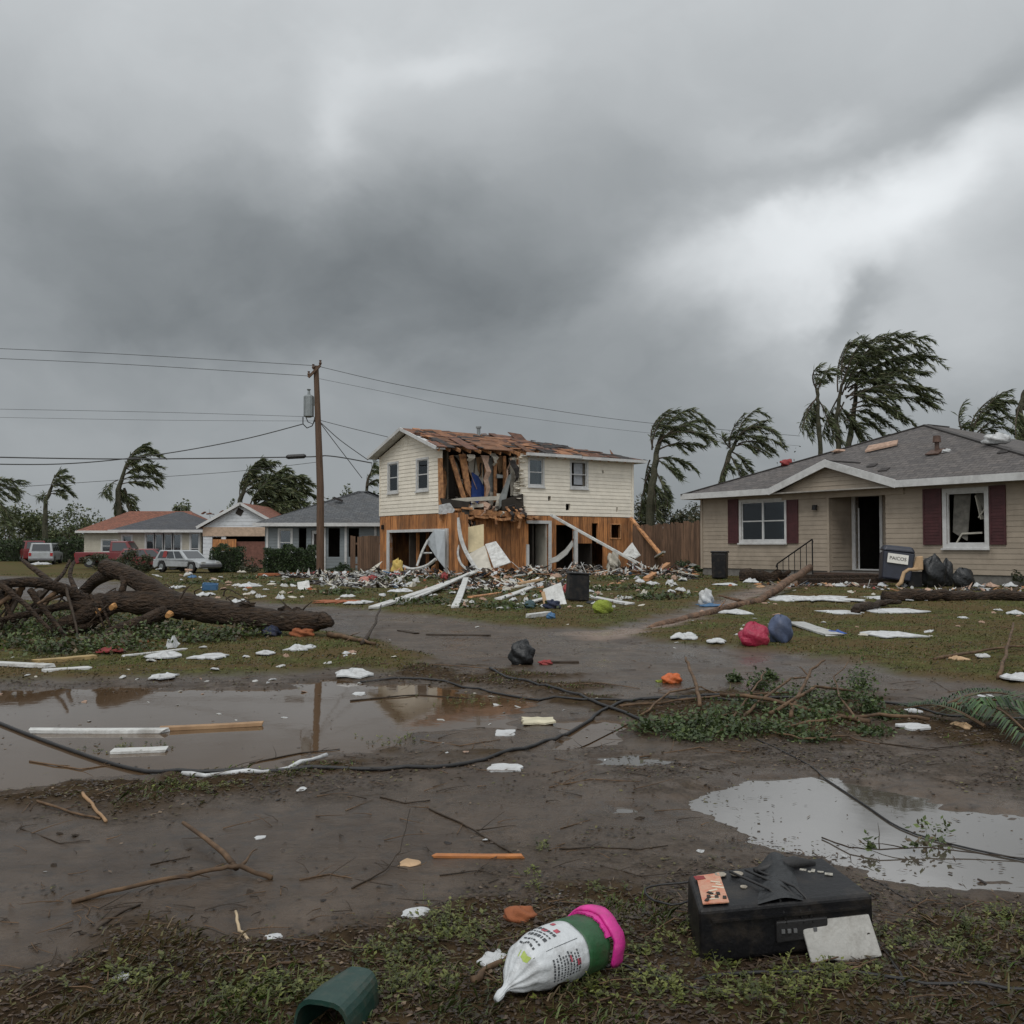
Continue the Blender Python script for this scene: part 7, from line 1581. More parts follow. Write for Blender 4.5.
# left street lawn
P = G(210, 592); m = MB()
m.box((0, 0, .04), (.72, .5, .06)); 
for sx in (-1, 1): m.box((sx * .34, 0, .2), (.05, .5, .3))
for sy in (-1, 1): m.box((0, sy * .235, .2), (.64, .05, .3))
o = m.build('blue_crate', M_bluep); bevel(o, .015, 1); put(o, P, .2, .1, .06); o.scale = (.6, .6, .6); tag(o, 'blue plastic crate on the far left lawn', 'crate')
S_(238, 584, 262, 592, M_foam, 'long white sheet right of the blue crate', 'plastic_sheet', 'plastic', h=.2); propped([(297, 582, 30), (309, 580, 30.1), (311, 593, 29.7), (299, 595, 29.6)], M_white, 'white square block on the litter before the hedge', 'white_block', 'block', .2); S_(188, 575, 196, 583, M_bluep, 'dark blue bag on the far lawn beyond the crate', 'bag', 'bag', h=.2)
board((262, 577), (345, 577), .5, .12, M_rust, 'long reddish board lying before the hedge', lb=.05); S_(318, 600, 372, 607, M_rust, 'red-brown carpet patch at the roadside left of the gutter', 'carpet_patch', 'carpet', h=.06); S_(30, 562, 48, 569, M_foam, 'white plastic bulge on the far left lawn', 'plastic_sheet', 'plastic', h=.3)
S_(196, 594, 214, 600, M_foam, 'white foam mound by the far road edge'); S_(150, 592, 166, 596, M_foam, 'flat foam slab in the far lawn'); S_(168, 588, 182, 591, M_foam, 'small flat foam slab right of the first'); S_(230, 599, 247, 606, M_foam, 'white rounded foam lump beside the road, right of the trunk limb', h=.12); S_(60, 586, 78, 592, M_foam, 'white sheet beyond the left trunk limb', h=.1)
S_(345, 602, 372, 609, M_foam, 'grey-white slab at the roadside, left end of the yard', h=.1); S_(386, 589, 412, 597, M_foam, 'white torn slab in the yard left of the gutter', h=.15); S_(340, 597, 356, 600, M_foam, 'thin white slab left of the torn slab')
# beside the bungalow
bm_ = MB(); P = V(at(720, 582, 33.0).x, 33.0, Gz(6.8, 33)); m = MB(); m.box((0, 0, .44), (.46, .5, .84), None, 0, 1.08); o = m.build('body', M_black, empty('rubbish_bin', P, R(-20), 'tall black bin against the left end of the bungalow wall', 'bin')); bevel(o, .04, 2); rb = o.parent; m = MB(); m.box((0, 0, .89), (.54, .58, .07)); bevel(m.build('lid', M_black, rb), .025, 2)
m = MB(); m.tube([(-.2, .26, .1), (.2, .26, .1)], .1, 12); m.build('wheel', M_rub, rb)
P = G(898, 590); P = V(at(896, 585, 26.6).x, 26.6, Gz(10, 26.6)); wb = empty('black_bin', P, R(-12), 'dark tipped bin with a white lettered sign by the porch steps', 'bin')
m = MB(); m.box((0, 0, .52), (.72, .6, .78), Matrix.Rotation(R(8), 3, 'Y') @ Matrix.Rotation(R(-8), 3, 'X'), 0, 1.12); o = m.build('body', mat('blue_black_plastic', (.012, .015, .028), .4, .3), wb); bevel(o, .05, 3); m = MB(); m.box((.05, .02, 1.0), (.84, .7, .16), Matrix.Rotation(R(6), 3, 'Y'), 0, .8); bevel(m.build('lid', mat('blue_black_plastic', (.012, .015, .028)), wb), .06, 3)
m = MB(); q_ = Matrix.Rotation(R(8), 3, 'Y') @ Matrix.Rotation(R(-8), 3, 'X'); m.box((-.0, -.355, .74), (.52, .02, .25), q_); sg_ = m.build('sign_plate', mat('sign_white', (.62, .6, .55), .6, .1, 8, dirt=.2), wb)
def text_obj(txt, size, mt, parent, loc, rot, name='lettering', ext=.004):
    cu = bpy.data.curves.new(name, 'FONT'); cu.body = txt; cu.size = size; cu.extrude = ext; cu.align_x = 'CENTER'; cu.align_y = 'CENTER'; tmp = bpy.data.objects.new(name, cu); C.objects.link(tmp)
    bpy.context.view_layer.update(); me = bpy.data.meshes.new_from_object(tmp); bpy.data.objects.remove(tmp); me.materials.clear(); me.materials.append(mt)
    o = bpy.data.objects.new(name, me); C.objects.link(o); o.parent = parent; o.location = loc; o.rotation_euler = rot; return o
text_obj('PAICOS', .125, M_dark, sg_, V(-.0, -.355, .74) + q_ @ V(0, -.0125, 0), (q_ @ Matrix.Rotation(R(90), 3, 'X')).to_euler(), ext=.004)
tp2 = empty('tan_chair_frame', V(P.x + .3, P.y - .35, Gz(P.x, P.y)), 0, 'bent tan foam chair piece leaning on the lettered bin', 'chair piece'); m = MB(); m.tube([(-.42, 0, .02), (-.3, 0, .12), (-.22, 0, .38), (-.1, 0, .46), (.15, 0, .47)], [.05, .06, .05, .05, .05], 8); m.build('leg', M_flesh, tp2, smooth=True); m = MB(); m.prism([(.02, 0, .44), (.3, 0, .44), (.3, .0, .82), (.12, 0, .8)], (0, .1, 0)); bevel(m.build('back', M_flesh, tp2), .03, 2); m = MB(); m.box((.12, .2, .2), (.36, .2, .4)); m.build('seat_box', M_black, tp2)
lump(936, 588, 24, 31, M_bag, 'tall slumped black refuse bag right of the lettered bin', 'refuse_bag', 'bag', rough=.13, Y=26.2, n=22, dk=.7); lump(948, 586, 12, 26, M_bag, 'narrow black bag behind the tall slumped one', 'refuse_bag', 'bag', rough=.15, Y=26.5, n=18, dk=.7); lump(965, 590, 21, 21, M_bag, 'low domed black bag under the glassless window', 'refuse_bag', 'bag', rough=.08, Y=25.6, n=22, dk=.8)
P = V(at(880, 585, 27.5).x, 27.5, 0)
for i, (a, b, w_, t_, mt_, lb) in enumerate((((806, 577), (884, 577), .3, .16, M_barkb, 'topmost brown timber stacked before the doorway'), ((800, 582), (880, 581), .3, .2, M_barkb, 'dark timber under the topmost one before the doorway'), ((812, 587), (876, 586), .25, .16, mat('wet_brown_timber', (.08, .045, .03), .7, .4), 'lowest timber of the stack before the doorway'))):
    Y0 = 29.0 - i * .5; p = at(a[0], a[1], Y0 + 1.2); q = at(b[0], b[1], Y0 - 1.4); board((a[0], a[1], Y0 + 1.1), (b[0], b[1], Y0 - 1.2), w_, t_, mt_, lb, 'timber', 'timber')
for i, (px, w_) in enumerate(((852, 12), (882, 12), (930, 18), (990, 14), (1010, 14), (840, 10), (829, 9), (905, 9), (975, 12))): S_(px - w_ / 2, 585, px + w_ / 2, 592, M_foam if i % 3 else M_insul, ('white foam block at the foot of the timber stack', 'white box shaped foam left of the lettered bin', 'white flat box under the slumped black bag', 'white crumpled paper under the glassless window', 'white foam by the bungalow wall near the right edge', 'small pink insulation at the timber stack', 'pale bit left of the timber stack', 'small pale chunk at the foot of the tan chair piece', 'tan chunk right of the domed black bag')[i], h=.16)
S_(742, 581, 760, 588, M_foam, 'white crumpled heap right of the tall black bin', 'plastic_sheet', 'plastic', h=.2); S_(715, 584, 738, 590, M_foam, 'flat white scraps in front of the tall black bin', h=.1)
board((768, 584), (790, 578), .12, .08, M_barkb, 'dark wood piece under the bungalow wall by the railing')
# debris lying on the bungalow roof
def onroof(px, py): return bung.matrix_world @ rp(px, py)
bpy.context.view_layer.update()
k_ = (AZ - hz) / (AY - ey0)
a_, b_ = onroof(865, 454), onroof(897, 447); m = MB(); c_ = (a_ + b_) / 2; m.prism([a_ - c_ + V(0, 0, .05), a_ - c_ + V(.2, .2, .25), b_ - c_ + V(.1, .15, .2), b_ - c_ + V(0, 0, .06)], (0, 0, .06)); o = m.build('splintered_plank', M_insul); o.location = c_; tag(o, 'splintered tan plank lying on the bungalow roof', 'plank')
for px, py, w_, h_, mt_, lb, nm, ct in ((839, 449, .5, .12, M_insul, 'tan board scrap on the left hip of the bungalow roof', 'board_scrap', 'scrap'), (787, 462, .45, .22, M_red, 'red bag caught on the left slope of the bungalow roof', 'red_bag', 'bag'), (947, 449, .3, .12, M_foam, 'white scrap beside the rusty roof vent', 'foam_scrap', 'scrap'), (998, 440, .8, .3, M_foam, 'white crumpled sheet on the right hip of the bungalow roof', 'plastic_sheet', 'plastic')):
    q = onroof(px, py + 3); o = lump_mb(w_, w_ * .6, h_, int(px), .25).build(nm, mt_, smooth=True); o.location = q + V(0, 0, -.03); tag(o, lb, ct)
# ---------- many small look-alike scraps: individuals sharing a label and a group
def many(n, reg, mats, name, label, cat, group, wpx, seed, hk=.25):
    r = random.Random(seed); protos = {}
    made = 0; guard = 0
    while made < n and guard < n * 10:
        guard += 1; x0, y0, x1, y1 = r.choice(reg); px, py = r.uniform(x0, x1), r.uniform(y0, y1); P = G(px, py)
        mi = r.randrange(len(mats)); k = (mi, r.randrange(6)); w = r.uniform(*wpx) * P.y / F
        if k not in protos:
            me = scrap_mb(1, r.uniform(.4, .9), r.uniform(.1, hk * 1.6), .06, seed * 31 + k[1] + 7 * mi, 11).build(name, mats[mi]).data
            o = [x for x in bpy.data.objects if x.data == me][0]; protos[k] = me
        else: o = bpy.data.objects.new(name, protos[k]); C.objects.link(o)
        o.location = P; o.scale = (w, w, w); o.rotation_euler = (r.uniform(-.3, .3), r.uniform(-.3, .3), r.uniform(0, 6.28)); tag(o, label, cat, group); made += 1
WM = [M_foam, M_white, M_white, M_pale, M_insul]
many(130, [(380, 580, 690, 600), (440, 590, 660, 612), (500, 575, 690, 590)], WM, 'foam_scrap', 'small white scrap strewn over the yard of the wrecked house', 'scrap', 'small white scraps in the wrecked yard', (3, 13), 1, .5)
many(70, [(140, 572, 330, 590), (170, 588, 340, 604)], WM, 'foam_scrap', 'small white scrap on the far left lawn before the low houses', 'scrap', 'small white scraps on the far left lawn', (3, 12), 2, .4)
many(45, [(690, 588, 1020, 600), (820, 600, 1020, 640), (690, 600, 800, 640)], WM, 'foam_scrap', 'small white scrap on the right lawn of the tan bungalow', 'scrap', 'small white scraps on the right lawn', (3, 12), 3)
many(34, [(10, 650, 400, 684)], WM, 'foam_scrap', 'small white scrap on the verge around the fallen tree', 'scrap', 'small white scraps on the tree verge', (4, 12), 4)
many(34, [(340, 625, 700, 650), (440, 690, 620, 760), (0, 690, 330, 720)], WM, 'foam_flake', 'tiny white flake on the wet road or puddle', 'flake', 'tiny white flakes on the road', (3, 9), 5, .1)
many(34, [(0, 800, 1000, 960)], [M_foam, M_twigd, M_twigd, M_twigd, M_felt], 'foreground_chip', 'tiny chip lying on the foreground mud', 'chip', 'tiny chips on the foreground mud', (4, 12), 6, .15)
many(16, [(560, 572, 690, 600), (340, 576, 470, 600)], [M_red, M_insul, M_insul, M_navy], 'coloured_scrap', 'small bright coloured scrap in the wrecked yard', 'scrap', 'bright scraps in the wrecked yard', (3, 7), 7, .6)
many(46, [(360, 574, 690, 596), (240, 572, 380, 592), (690, 584, 860, 594)], [M_wood2, M_wood, M_rust, M_twigd], 'wood_scrap', 'small broken wood scrap in the yards', 'scrap', 'broken wood scraps in the yards', (3, 12), 8, .35)
# dense rubble bank along the foot of the wreck and the hedge: countless tiny pieces
def rubble(name, label, segs, n, seed, mats, smin, smax):
    r = random.Random(seed); m = MB(); c0 = G(*segs[0][0]);
    for k in range(n):
        (a, b, wd, ht) = r.choices(segs, [((G(*s[0]) - G(*s[1])).length) for s in segs])[0] if False else segs[r.randrange(len(segs))]
        t = r.random(); px = a[0] + (b[0] - a[0]) * t; py = a[1] + (b[1] - a[1]) * t; P = G(px, py); u = r.gauss(0, .45)
        x, y = P.x + r.uniform(-.2, .2), P.y + u * wd; hump = ht * math.exp(-u * u * 2.2) * (.6 + .4 * math.sin(px * .23) * math.sin(px * .11 + 1)); z = Gz(x, y) + hump * r.uniform(.0, 1)
        s = r.uniform(smin, smax); q = Matrix.Rotation(r.uniform(0, 6.3), 3, 'Z') @ Matrix.Rotation(r.gauss(0, .5), 3, 'X') @ Matrix.Rotation(r.gauss(0, .5), 3, 'Y'); mi = r.choices(range(len(mats)), [x[1] for x in mats])[0]
        n0 = r.choice((4, 5, 6)); asp = r.choice((.12, .2, .5, .8)); sl = s * (1 if asp > .4 else 2.4); poly = [q @ V(math.cos(6.283 * i / n0) * sl * r.uniform(.4, 1.2), math.sin(6.283 * i / n0) * sl * asp * r.uniform(.4, 1.2), 0) + V(x, y, z) - c0 for i in range(n0)]
        m.prism(poly, q @ V(0, 0, s * r.uniform(.04, .22)), mi)
    o = m.build(name, [x[0] for x in mats]); o.location = c0; tag(o, label, 'rubble', kind='stuff')
MX = [(M_foam, .10), (M_white, .13), (M_pale, .11), (M_wood2, .12), (M_felt, .20), (M_twigd, .26), (M_red, .008), (M_bluep, .006), (M_insul, .07)]
rubble('rubble', 'bank of countless small rubble along the foot of the wrecked house', [((392, 577), (470, 580), .9, .35), ((470, 579), (560, 577), 1.2, .5), ((560, 576), (640, 575), 1.2, .45), ((640, 577), (690, 580), 1.2, .5), ((440, 588), (560, 586), 2, .12)], 2600, 1, MX, .04, .20)
rubble('rubble', 'bank of tangled household litter before the hedge and garage', [((285, 578), (345, 580), .8, .3), ((345, 580), (400, 582), .8, .45), ((320, 585), (400, 588), 1.2, .1)], 1500, 2, [(M_foam, .2), (M_white, .16), (M_pale, .15), (M_red, .02), (M_bluep, .02), (M_felt, .2), (M_twigd, .25)], .04, .18)
rubble('rubble', 'thin line of rubble along the foot of the tan bungalow', [((745, 584), (880, 590), .5, .12), ((880, 592), (1030, 592), .5, .1)], 260, 3, MX, .03, .12)
# ================================================================== FOREGROUND
# black equipment case
cP = G(783, 962); case = empty('black_case', V(cP.x, cP.y + .12, cP.z - .005), R(3), 'battered black equipment case with stickers and loose cords in the foreground', 'equipment case')
case.rotation_euler = (R(1.5), R(-2.2), R(4)); case.location.z += .008
W_, D_, H_ = .575, .30, .178
m = MB(); hw_, hd = W_ / 2, D_ / 2
vs = [V(-hw_, -hd, 0), V(hw_, -hd, .035), V(hw_ - .03, hd, .03), V(-hw_ + .03, hd, 0), V(-hw_, -hd, H_), V(hw_, -hd, H_ + .015), V(hw_ - .05, hd, H_ + .04), V(-hw_ + .04, hd, H_ + .005)]
m.add(vs, [(3, 2, 1, 0), (4, 5, 6, 7), (0, 1, 5, 4), (1, 2, 6, 5), (2, 3, 7, 6), (3, 0, 4, 7)]); bevel(m.build('body', M_black, case), .014, 3)
def topz(x, y): return H_ + .007 + (x + hw_) / W_ * .012 + (y + hd) / D_ * (.003 + .02 * (x + hw_) / W_)
m = MB(); m.bar((-hw_ + .04, -hd - .006, H_ - .035), (hw_ - .02, -hd - .006, H_ - .022), .012, .008); m.build('front_lip', M_black, case)
m = MB(); m.prism([(-.04, -hd - .012, .06), (.13, -hd - .012, .07), (.13, -hd - .012, .135), (-.04, -hd - .012, .13)], (0, .014, 0)); bevel(m.build('latch_plate', M_rub, case), .005, 2)
for k, x in enumerate((-.02, .0, .02, .085)): m = MB(); m.box((x, -hd - .016, .1), (.011, .006, .012)); m.build('button', mat('dull_grey_key', (.12, .12, .12), .5), case)
# saddle-like ridge across the lid
m = MB(); n = 10; vs = []
for i in range(n + 1):
    t = i / n; y = -hd + D_ * t
    for j in range(9):
        u = j / 8 * 2 - 1; cx_ = -.02 + .09 * t; wd = .075 - .01 * t; x = cx_ + u * wd; vs.append(V(x, y, topz(x, y) - .004 + (.030 + .006 * math.sin(t * 9 + u * 3)) * math.cos(u * math.pi / 2) ** 1.1 * (.45 + .8 * t)))
m.add(vs, [(i * 9 + j, i * 9 + j + 1, (i + 1) * 9 + j + 1, (i + 1) * 9 + j) for i in range(n) for j in range(8)]); o = m.build('lid_ridge', M_bag, case, smooth=True)
m = MB(); pts = [V(-.03, hd - .07, topz(0, hd) + .004), V(.04, hd - .05, topz(0, hd) + .008), V(.12, hd - .045, topz(.1, hd) + .008), V(.19, hd - .05, topz(.2, hd) - .004)]; m.tube(pts, [.010, .022, .024, .010], 14); m.build('handle', M_rub, case, smooth=True)
for off in (-.055, .0, .03):
    m = MB(); pts = [V(off - .06 + .02 * k, hd - .06 - .045 * k, topz(off, 0) + .012 - (k > 4) * .02) for k in range(6)]; pts.append(V(off + .05, -hd - .01, .12)); m.tube(pts, .0045, 6); m.build('lid_cord', M_rub, case, smooth=True)
st = MB(); s0, s1_ = -hw_ + .02, -hw_ + .125; st.prism([(s0, -hd + .025, topz(s0, -hd + .03) + .0), (s1_ - .02, -hd + .02, topz(s1_, -hd + .02) + .0), (s1_ + .015, hd - .04, topz(s1_, hd - .03) + .0), (s0 + .04, hd - .04, topz(s0, hd - .03) + .0)], (0, 0, .004)); sk = st.build('sticker', mat('sticker_orange', (.42, .14, .08), .4, .4, 30, col2=(.5, .3, .2)), case)
m = MB()
for k in range(7): x = s0 + .035 + .008 * k; y = -hd + .05 + .022 * k; m.box((x + rd.uniform(-.005, .02), y, topz(x, y) + .006), (rd.uniform(.015, .045), .008, .002), Matrix.Rotation(rd.uniform(-.6, .6), 3, 'Z'))
m.build('sticker_print', mat('sticker_cream', (.6, .52, .4), .5), sk)
m = MB(); m.box((s0 + .045, hd - .065, topz(s0, .1) + .006), (.035, .03, .002)); m.build('sticker_patch', M_red, sk); m = MB()
for k in range(6): x = s0 + .02 + .012 * k; y = -hd + .045 + .015 * (k * 1.7 % 4); m.box((x, y, topz(x, y) + .0065), (.012, .022, .002), Matrix.Rotation(rd.uniform(-1, 1), 3, 'Z'))
m.build('sticker_ink', M_dark, sk)
for (x, y, w_, nm) in ((-.09, .09, .022, 'badge'), (-.145, .10, .02, 'badge'), (-.1, -.02, .012, 'badge')): m = MB(); z = topz(x, y); m.tube([V(x, y, z), V(x, y, z + .003)], w_, 12); b_ = m.build(nm, mat('faded_badge', (.32, .28, .22), .5, .4, 60), case); b_.scale = (1, 1, 1)
for (x, y, w_, h_) in ((.135, .065, .022, .016), (.165, .05, .012, .026), (.185, .035, .020, .012), (.205, .012, .026, .02), (.15, .045, .010, .012)):
    m = MB(); m.box((x, y, topz(x, y) + .0005), (w_, h_, .002), Matrix.Rotation(-.6 + x, 3, 'Z')); m.build('worn_print', mat('worn_white_print', (.36, .34, .29), .6, .6, 90), case)
# white plate under the right front
pl0 = V(*G(840, 966)); plate = MB(); q0 = [(-.125, 0, .115), (.10, .0, .135), (.125, -.02, .012), (.06, -.02, -.0), (.02, -.02, -.004), (-.035, -.022, .002), (-.105, -.02, -.006)]
plate.prism(q0, (0, .012, 0)); o = plate.build('plastic_plate', mat('scuffed_white_plastic', (.40, .39, .36), .55, .2, 10, .4, dirt=.7, dscale=9)); bevel(o, .004, 2); o.location = (pl0.x, case.location.y - hd - .022, pl0.z + .004); o.rotation_euler = (R(-12), 0, R(2)); tag(o, 'scuffed white plastic plate leaning against the black case', 'plate')
for x, z in ((-.01, .06), (.09, .075), (-.09, .055)): m = MB(); m.tube([(x, -.003, z), (x, .0, z)], .006, 10); m.build('rivet_hole', M_dark, o).location = (0, -.006, 0)
# printed sack with pink rim
a_, b_ = G(496, 1020), G(596, 976); a_.z = 0; b_.z = 0; ax_ = (b_ - a_); Lb = .42; ang = math.atan2(ax_.y, ax_.x)
sack = empty('printed_sack', V((a_.x), (a_.y), hgt(a_.x, a_.y) + .0), ang, 'white printed plastic sack with a knotted neck, green band and hot pink rim', 'sack')
RB = .092; slen = ax_.length * .98
prof = [(0, .010), (.018, .014), (.03, .008), (.045, .014), (.075, .045), (.12, .074), (.17, .088), (.24, RB), (.31, RB), (slen * .93, RB * .97)]
def skin(u, th, extra=0):
    for i in range(len(prof) - 1):
        if prof[i][0] <= u <= prof[i + 1][0] or i == len(prof) - 2:
            t = min(max((u - prof[i][0]) / (prof[i + 1][0] - prof[i][0]), 0), 1); r = prof[i][1] + (prof[i + 1][1] - prof[i][1]) * t; break
    f = max(0, 1 - abs(u - .06) / .09); r *= 1 + .13 * f * math.cos(th * 11) + .02 * math.sin(th * 3 + u * 20) + .012 * math.sin(th * 7 - u * 33)
    r += extra; zc = RB * .86 * min(1, .25 + u / .14); z = math.sin(th) * r * .93
    return V(u, math.cos(th) * r * 1.04, max(zc + z, .003))
def loft(u0, u1, nu, mt, nm, extra=0, parent=sack, th0=0, th1=2 * math.pi, nt=44, caps=False):
    m = MB(); full = abs(th1 - th0 - 2 * math.pi) < 1e-3; vs = []; cnt = nt if full else nt + 1
    for i in range(nu + 1):
        u = u0 + (u1 - u0) * i / nu
        for j in range(cnt): vs.append(skin(u, th0 + (th1 - th0) * j / nt, extra))
    fs = []
    for i in range(nu):
        for j in range(nt): j2 = (j + 1) % cnt if full else j + 1; fs.append((i * cnt + j, i * cnt + j2, (i + 1) * cnt + j2, (i + 1) * cnt + j))
    if caps: fs.append(tuple(range(cnt))); fs.append(tuple(nu * cnt + j for j in range(cnt)))
    m.add(vs, fs); return m.build(nm, mt, parent, smooth=True)
M_sack = mat('sack_white', (.54, .56, .57), .42, .12, 8, .7, 16, dirt=.6, dscale=9, bdist=.02)
loft(0, slen * .70, 34, M_sack, 'sack_body', caps=True)
loft(slen * .70, slen * .93, 8, mat('green_band', (.018, .085, .028), .45, .3, 8, .5, dirt=.6, dscale=9), 'green_band', .002, caps=True)
m = MB(); uu = slen * .97
pts = []; rr = []
for k in range(30): th = R(-35) + (R(215) - R(-35)) * k / 29; p = skin(slen * .93, th, .014); pts.append(p + V(.028 + .003 * math.sin(k * .9), 0, .0)); rr.append(.017 + .004 * math.sin(k * 1.3))
vs = []
for k, p in enumerate(pts):
    th = R(-35) + R(250) * k / 29; n_ = V(0, math.cos(th), math.sin(th))
    for (du, dn) in ((-.024, -.004), (-.02, .004), (0, .007), (.022, .004), (.026, -.004), (0, -.006)): vs.append(p + V(du * (1 + .06 * math.sin(k * 2.1)), 0, 0) + n_ * dn)
fs = [(k * 6 + j, k * 6 + (j + 1) % 6, (k + 1) * 6 + (j + 1) % 6, (k + 1) * 6 + j) for k in range(29) for j in range(6)] + [tuple(range(6)), tuple(29 * 6 + j for j in range(6))]
m.add(vs, fs); m.build('pink_rim', M_hot, sack, smooth=True)
m = MB()
for k in range(16): th = R(60) + R(90) * k / 15; p = skin(slen * .93, th, .006); m.box(p + V(.002 * (k % 3), 0, 0), (.03, .012, .006), Matrix.Rotation(th - math.pi / 2, 3, 'X'))
m.build('pink_crimp', M_hot, sack)
m = MB(); m.add([skin(slen * .93, 2 * math.pi * j / 24, -.01) + V(.004, 0, 0) for j in range(24)] + [V(slen * .9, 0, RB * .8)], [(j, (j + 1) % 24, 24) for j in range(24)]); m.build('soil_filling', M_twigd, sack)
r_ = random.Random(6); out = []; mi = []
for k in range(160):
    th = r_.uniform(0, 6.28); rr_ = r_.random() ** .5 * RB * .9; p = V(slen * .92, math.cos(th) * rr_, RB * .86 + math.sin(th) * rr_ * .9); q = V(.8, r_.gauss(0, .6), r_.gauss(.2, .6)).normalized() * r_.uniform(.01, .035); sd = q.cross(V(0, 0, 1)).normalized() * .003
    out += [tuple(p), tuple(p + q * .5 + sd), tuple(p + q), tuple(p + q * .5 - sd)]; mi.append(r_.randrange(3))
mesh_np('weeds_in_mouth', np.array(out, dtype='f4'), 4, L_mud, np.array(mi), sack)
def printed(u0, u1, t0, t1, mt, nm, parent=sack, seg=3):
    m = MB(); vs = []
    for i in range(seg + 1):
        u = u0 + (u1 - u0) * i / seg
        for j in range(seg + 1): vs.append(skin(u, t0 + (t1 - t0) * j / seg, .0016))
    n = seg + 1; m.add(vs, [(i * n + j, i * n + j + 1, (i + 1) * n + j + 1, (i + 1) * n + j) for i in range(seg) for j in range(seg)]); return m
ink = mat('print_ink', (.05, .055, .06), .5, .5, 60); mm = MB()
def addp(M2, *a):
    x = printed(a[0], a[1], R(140) - a[3], R(140) - a[2], None, None); M2.add(x.v, x.f)
r_ = random.Random(17)
# camera-facing side of the sack is th between about 190 and 300 and the top about 90
for row in range(9):      # small lines of print running round the girth
    u = .150 + row * .0115; t = R(-62) + .02 * row
    while t < R(-14): w_ = r_.uniform(.03, .10); addp(mm, u, u + .0055, t, t + w_); t += w_ + r_.uniform(.02, .05)
for row in range(5):
    u = .115 + row * .020; t = R(22) + .01 * row
    while t < R(70): w_ = r_.uniform(.05, .14); addp(mm, u, u + (.011 if row in (2, 4) else .006), t, t + w_); t += w_ + r_.uniform(.03, .06)
for t in [R(5)]: addp(mm, .10, .265, t, t + .018)
mm.build('print_lines', ink, sack)
mm = MB(); addp(mm, .19, .205, R(45), R(56)); addp(mm, .214, .232, R(30), R(40)); addp(mm, .235, .25, R(52), R(60)); addp(mm, .235, .25, R(-40), R(-28)); addp(mm, .21, .218, R(-30), R(-18)); mm.build('red_print', mat('print_red', (.42, .06, .09), .5, .5, 60), sack)
mm = MB(); addp(mm, .085, .098, R(10), R(50)); mm.build('lime_print', mat('print_lime', (.33, .42, .08), .5), sack)
# green plastic trough fragment
tP = G(342, 1030); tr_ = empty('green_trough', V(tP.x, tP.y, hgt(tP.x, tP.y) - .01), R(-18), 'broken dark green plastic trough piece, open end forward, bottom left', 'plastic piece')
m = MB(); prof_o = []; n = 14
for k in range(n + 1): t = math.pi * (1.02 - 1.04 * k / n); prof_o.append((math.copysign(abs(math.cos(t)) ** .55, math.cos(t)) * .085, abs(math.sin(t)) ** .6 * .125))
vs = []
for (y, sc_) in ((-.12, 1.0), (-.02, .97), (.10, .74), (.11, .72)):
    for (x, z) in prof_o: vs.append(V(x * sc_, y, z * (1.04 if y < 0 else .98) + .02 * (y + .12)))
for (y, sc_) in ((-.12, .93), (-.02, .90), (.10, .68), (.11, .66)):
    for (x, z) in prof_o: vs.append(V(x * sc_, y, z * .93 + .02 * (y + .12)))
n1 = n + 1; fs = []
for i in range(3):
    for j in range(n): fs.append((i * n1 + j, i * n1 + j + 1, (i + 1) * n1 + j + 1, (i + 1) * n1 + j)); fs.append(((4 + i) * n1 + j, (5 + i) * n1 + j, (5 + i) * n1 + j + 1, (4 + i) * n1 + j + 1))
for j in range(n): fs.append((j, 4 * n1 + j, 4 * n1 + j + 1, j + 1)); fs.append((3 * n1 + j, 3 * n1 + j + 1, 7 * n1 + j + 1, 7 * n1 + j))
m.add(vs, fs); m.build('shell', mat('dark_green_plastic', (.008, .040, .030), .45, .3, 8, .3, dirt=.7, dscale=8), tr_, smooth=False)
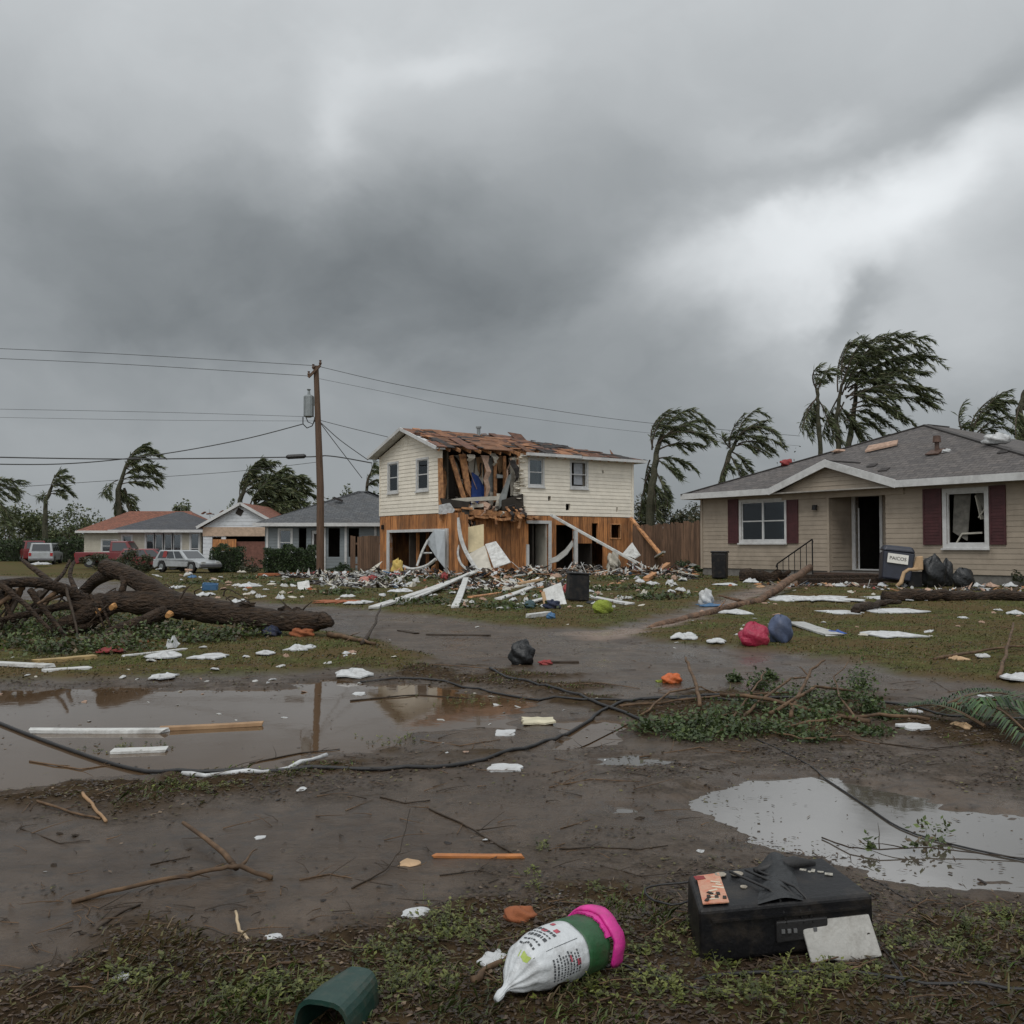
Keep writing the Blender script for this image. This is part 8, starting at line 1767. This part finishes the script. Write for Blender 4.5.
# weeds standing in the foreground verge: one mass
r_ = random.Random(31); out = []; mi = []; c0 = G(500, 960)
spots = [(440, 930, 40, .06), (460, 945, 60, .06), (530, 884, 14, .05), (400, 960, 60, .05), (300, 1000, 80, .05), (410, 1000, 80, .06), (250, 1010, 60, .04), (580, 1000, 60, .04), (690, 945, 30, .06), (720, 960, 30, .05), (660, 1000, 60, .05), (900, 950, 60, .05), (960, 960, 50, .05), (820, 990, 90, .05), (1000, 930, 60, .05), (640, 960, 30, .04), (600, 905, 30, .03), (130, 990, 80, .03), (760, 1010, 100, .05), (545, 850, 10, .03), (290, 775, 50, .03), (200, 790, 60, .03), (395, 740, 30, .03), (470, 700, 60, .03), (130, 747, 50, .02), (800, 735, 60, .03)]
for px, py, sp_, hh in spots:
    for s in range(int(sp_ * .9)):
        P = G(px + r_.gauss(0, sp_ * .45), py + r_.gauss(0, 9 if py > 850 else 3)); k = r_.choice((4, 6, 9)); d0 = V(r_.gauss(0, .6), r_.gauss(0, .6), 1).normalized(); H = hh * r_.uniform(.3, 1.25); sz = .010 + .004 * r_.random()
        mi0 = r_.randrange(3)
        for j in range(k):
            t = (j + 1) / k; q = P + d0 * H * t - c0; a = r_.uniform(0, 6.28); dr0 = V(math.cos(a), math.sin(a), r_.uniform(-.1, .7)).normalized(); l = sz * r_.uniform(.8, 1.9) * (1.3 - .5 * t); sd = dr0.cross(V(0, 0, 1)).normalized() * l * .3
            out += [tuple(q), tuple(q + dr0 * l * .5 + sd), tuple(q + dr0 * l), tuple(q + dr0 * l * .5 - sd)]; mi.append(mi0)
        sd = V(.0009, 0, 0); out += [tuple(P - c0 - sd), tuple(P - c0 + sd), tuple(P + d0 * H - c0 + sd), tuple(P + d0 * H - c0 - sd)]; mi.append(mi0)
o = mesh_np('weeds', np.array(out, dtype='f4'), 4, [leafmat('weed_green', (.11, .125, .022)), leafmat('weed_deep', (.065, .078, .018)), leafmat('weed_yellow', (.13, .14, .04))], np.array(mi)); o.location = c0; tag(o, 'small leafy weeds sprouting through the muddy verges', 'weeds', kind='stuff')
# thin dry twigs scattered in the verge: one mass
r_ = random.Random(32); m = MB()
for k in range(900):
    px, py = r_.uniform(0, 1024), r_.choice((r_.uniform(905, 1020), r_.uniform(905, 1020), r_.uniform(690, 800), r_.uniform(640, 700), r_.uniform(760, 930))); P = G(px, py) - c0
    if any(sdf(w_, np.array([P.x + c0.x]), np.array([P.y + c0.y]))[0] < .1 for w_ in WPUD[:2]): continue
    L = r_.uniform(.03, .16) * (1 if py > 850 else 1.6); a = r_.uniform(0, 6.28)
    d = V(math.cos(a), math.sin(a), abs(r_.gauss(0, .12))); m.tube([P + V(0, 0, .004), P + d * L * .5 + V(r_.gauss(0, .01), r_.gauss(0, .01), .006), P + d * L + V(0, 0, .004)], [.0022 + .0008 * (py < 850), .0018, .001], 4, r_.randrange(2), cap=False)
o = m.build('twig_litter', [M_twig, M_twigd]); o.location = c0; tag(o, 'countless thin dry twigs scattered over mud and verge', 'twigs', kind='stuff')
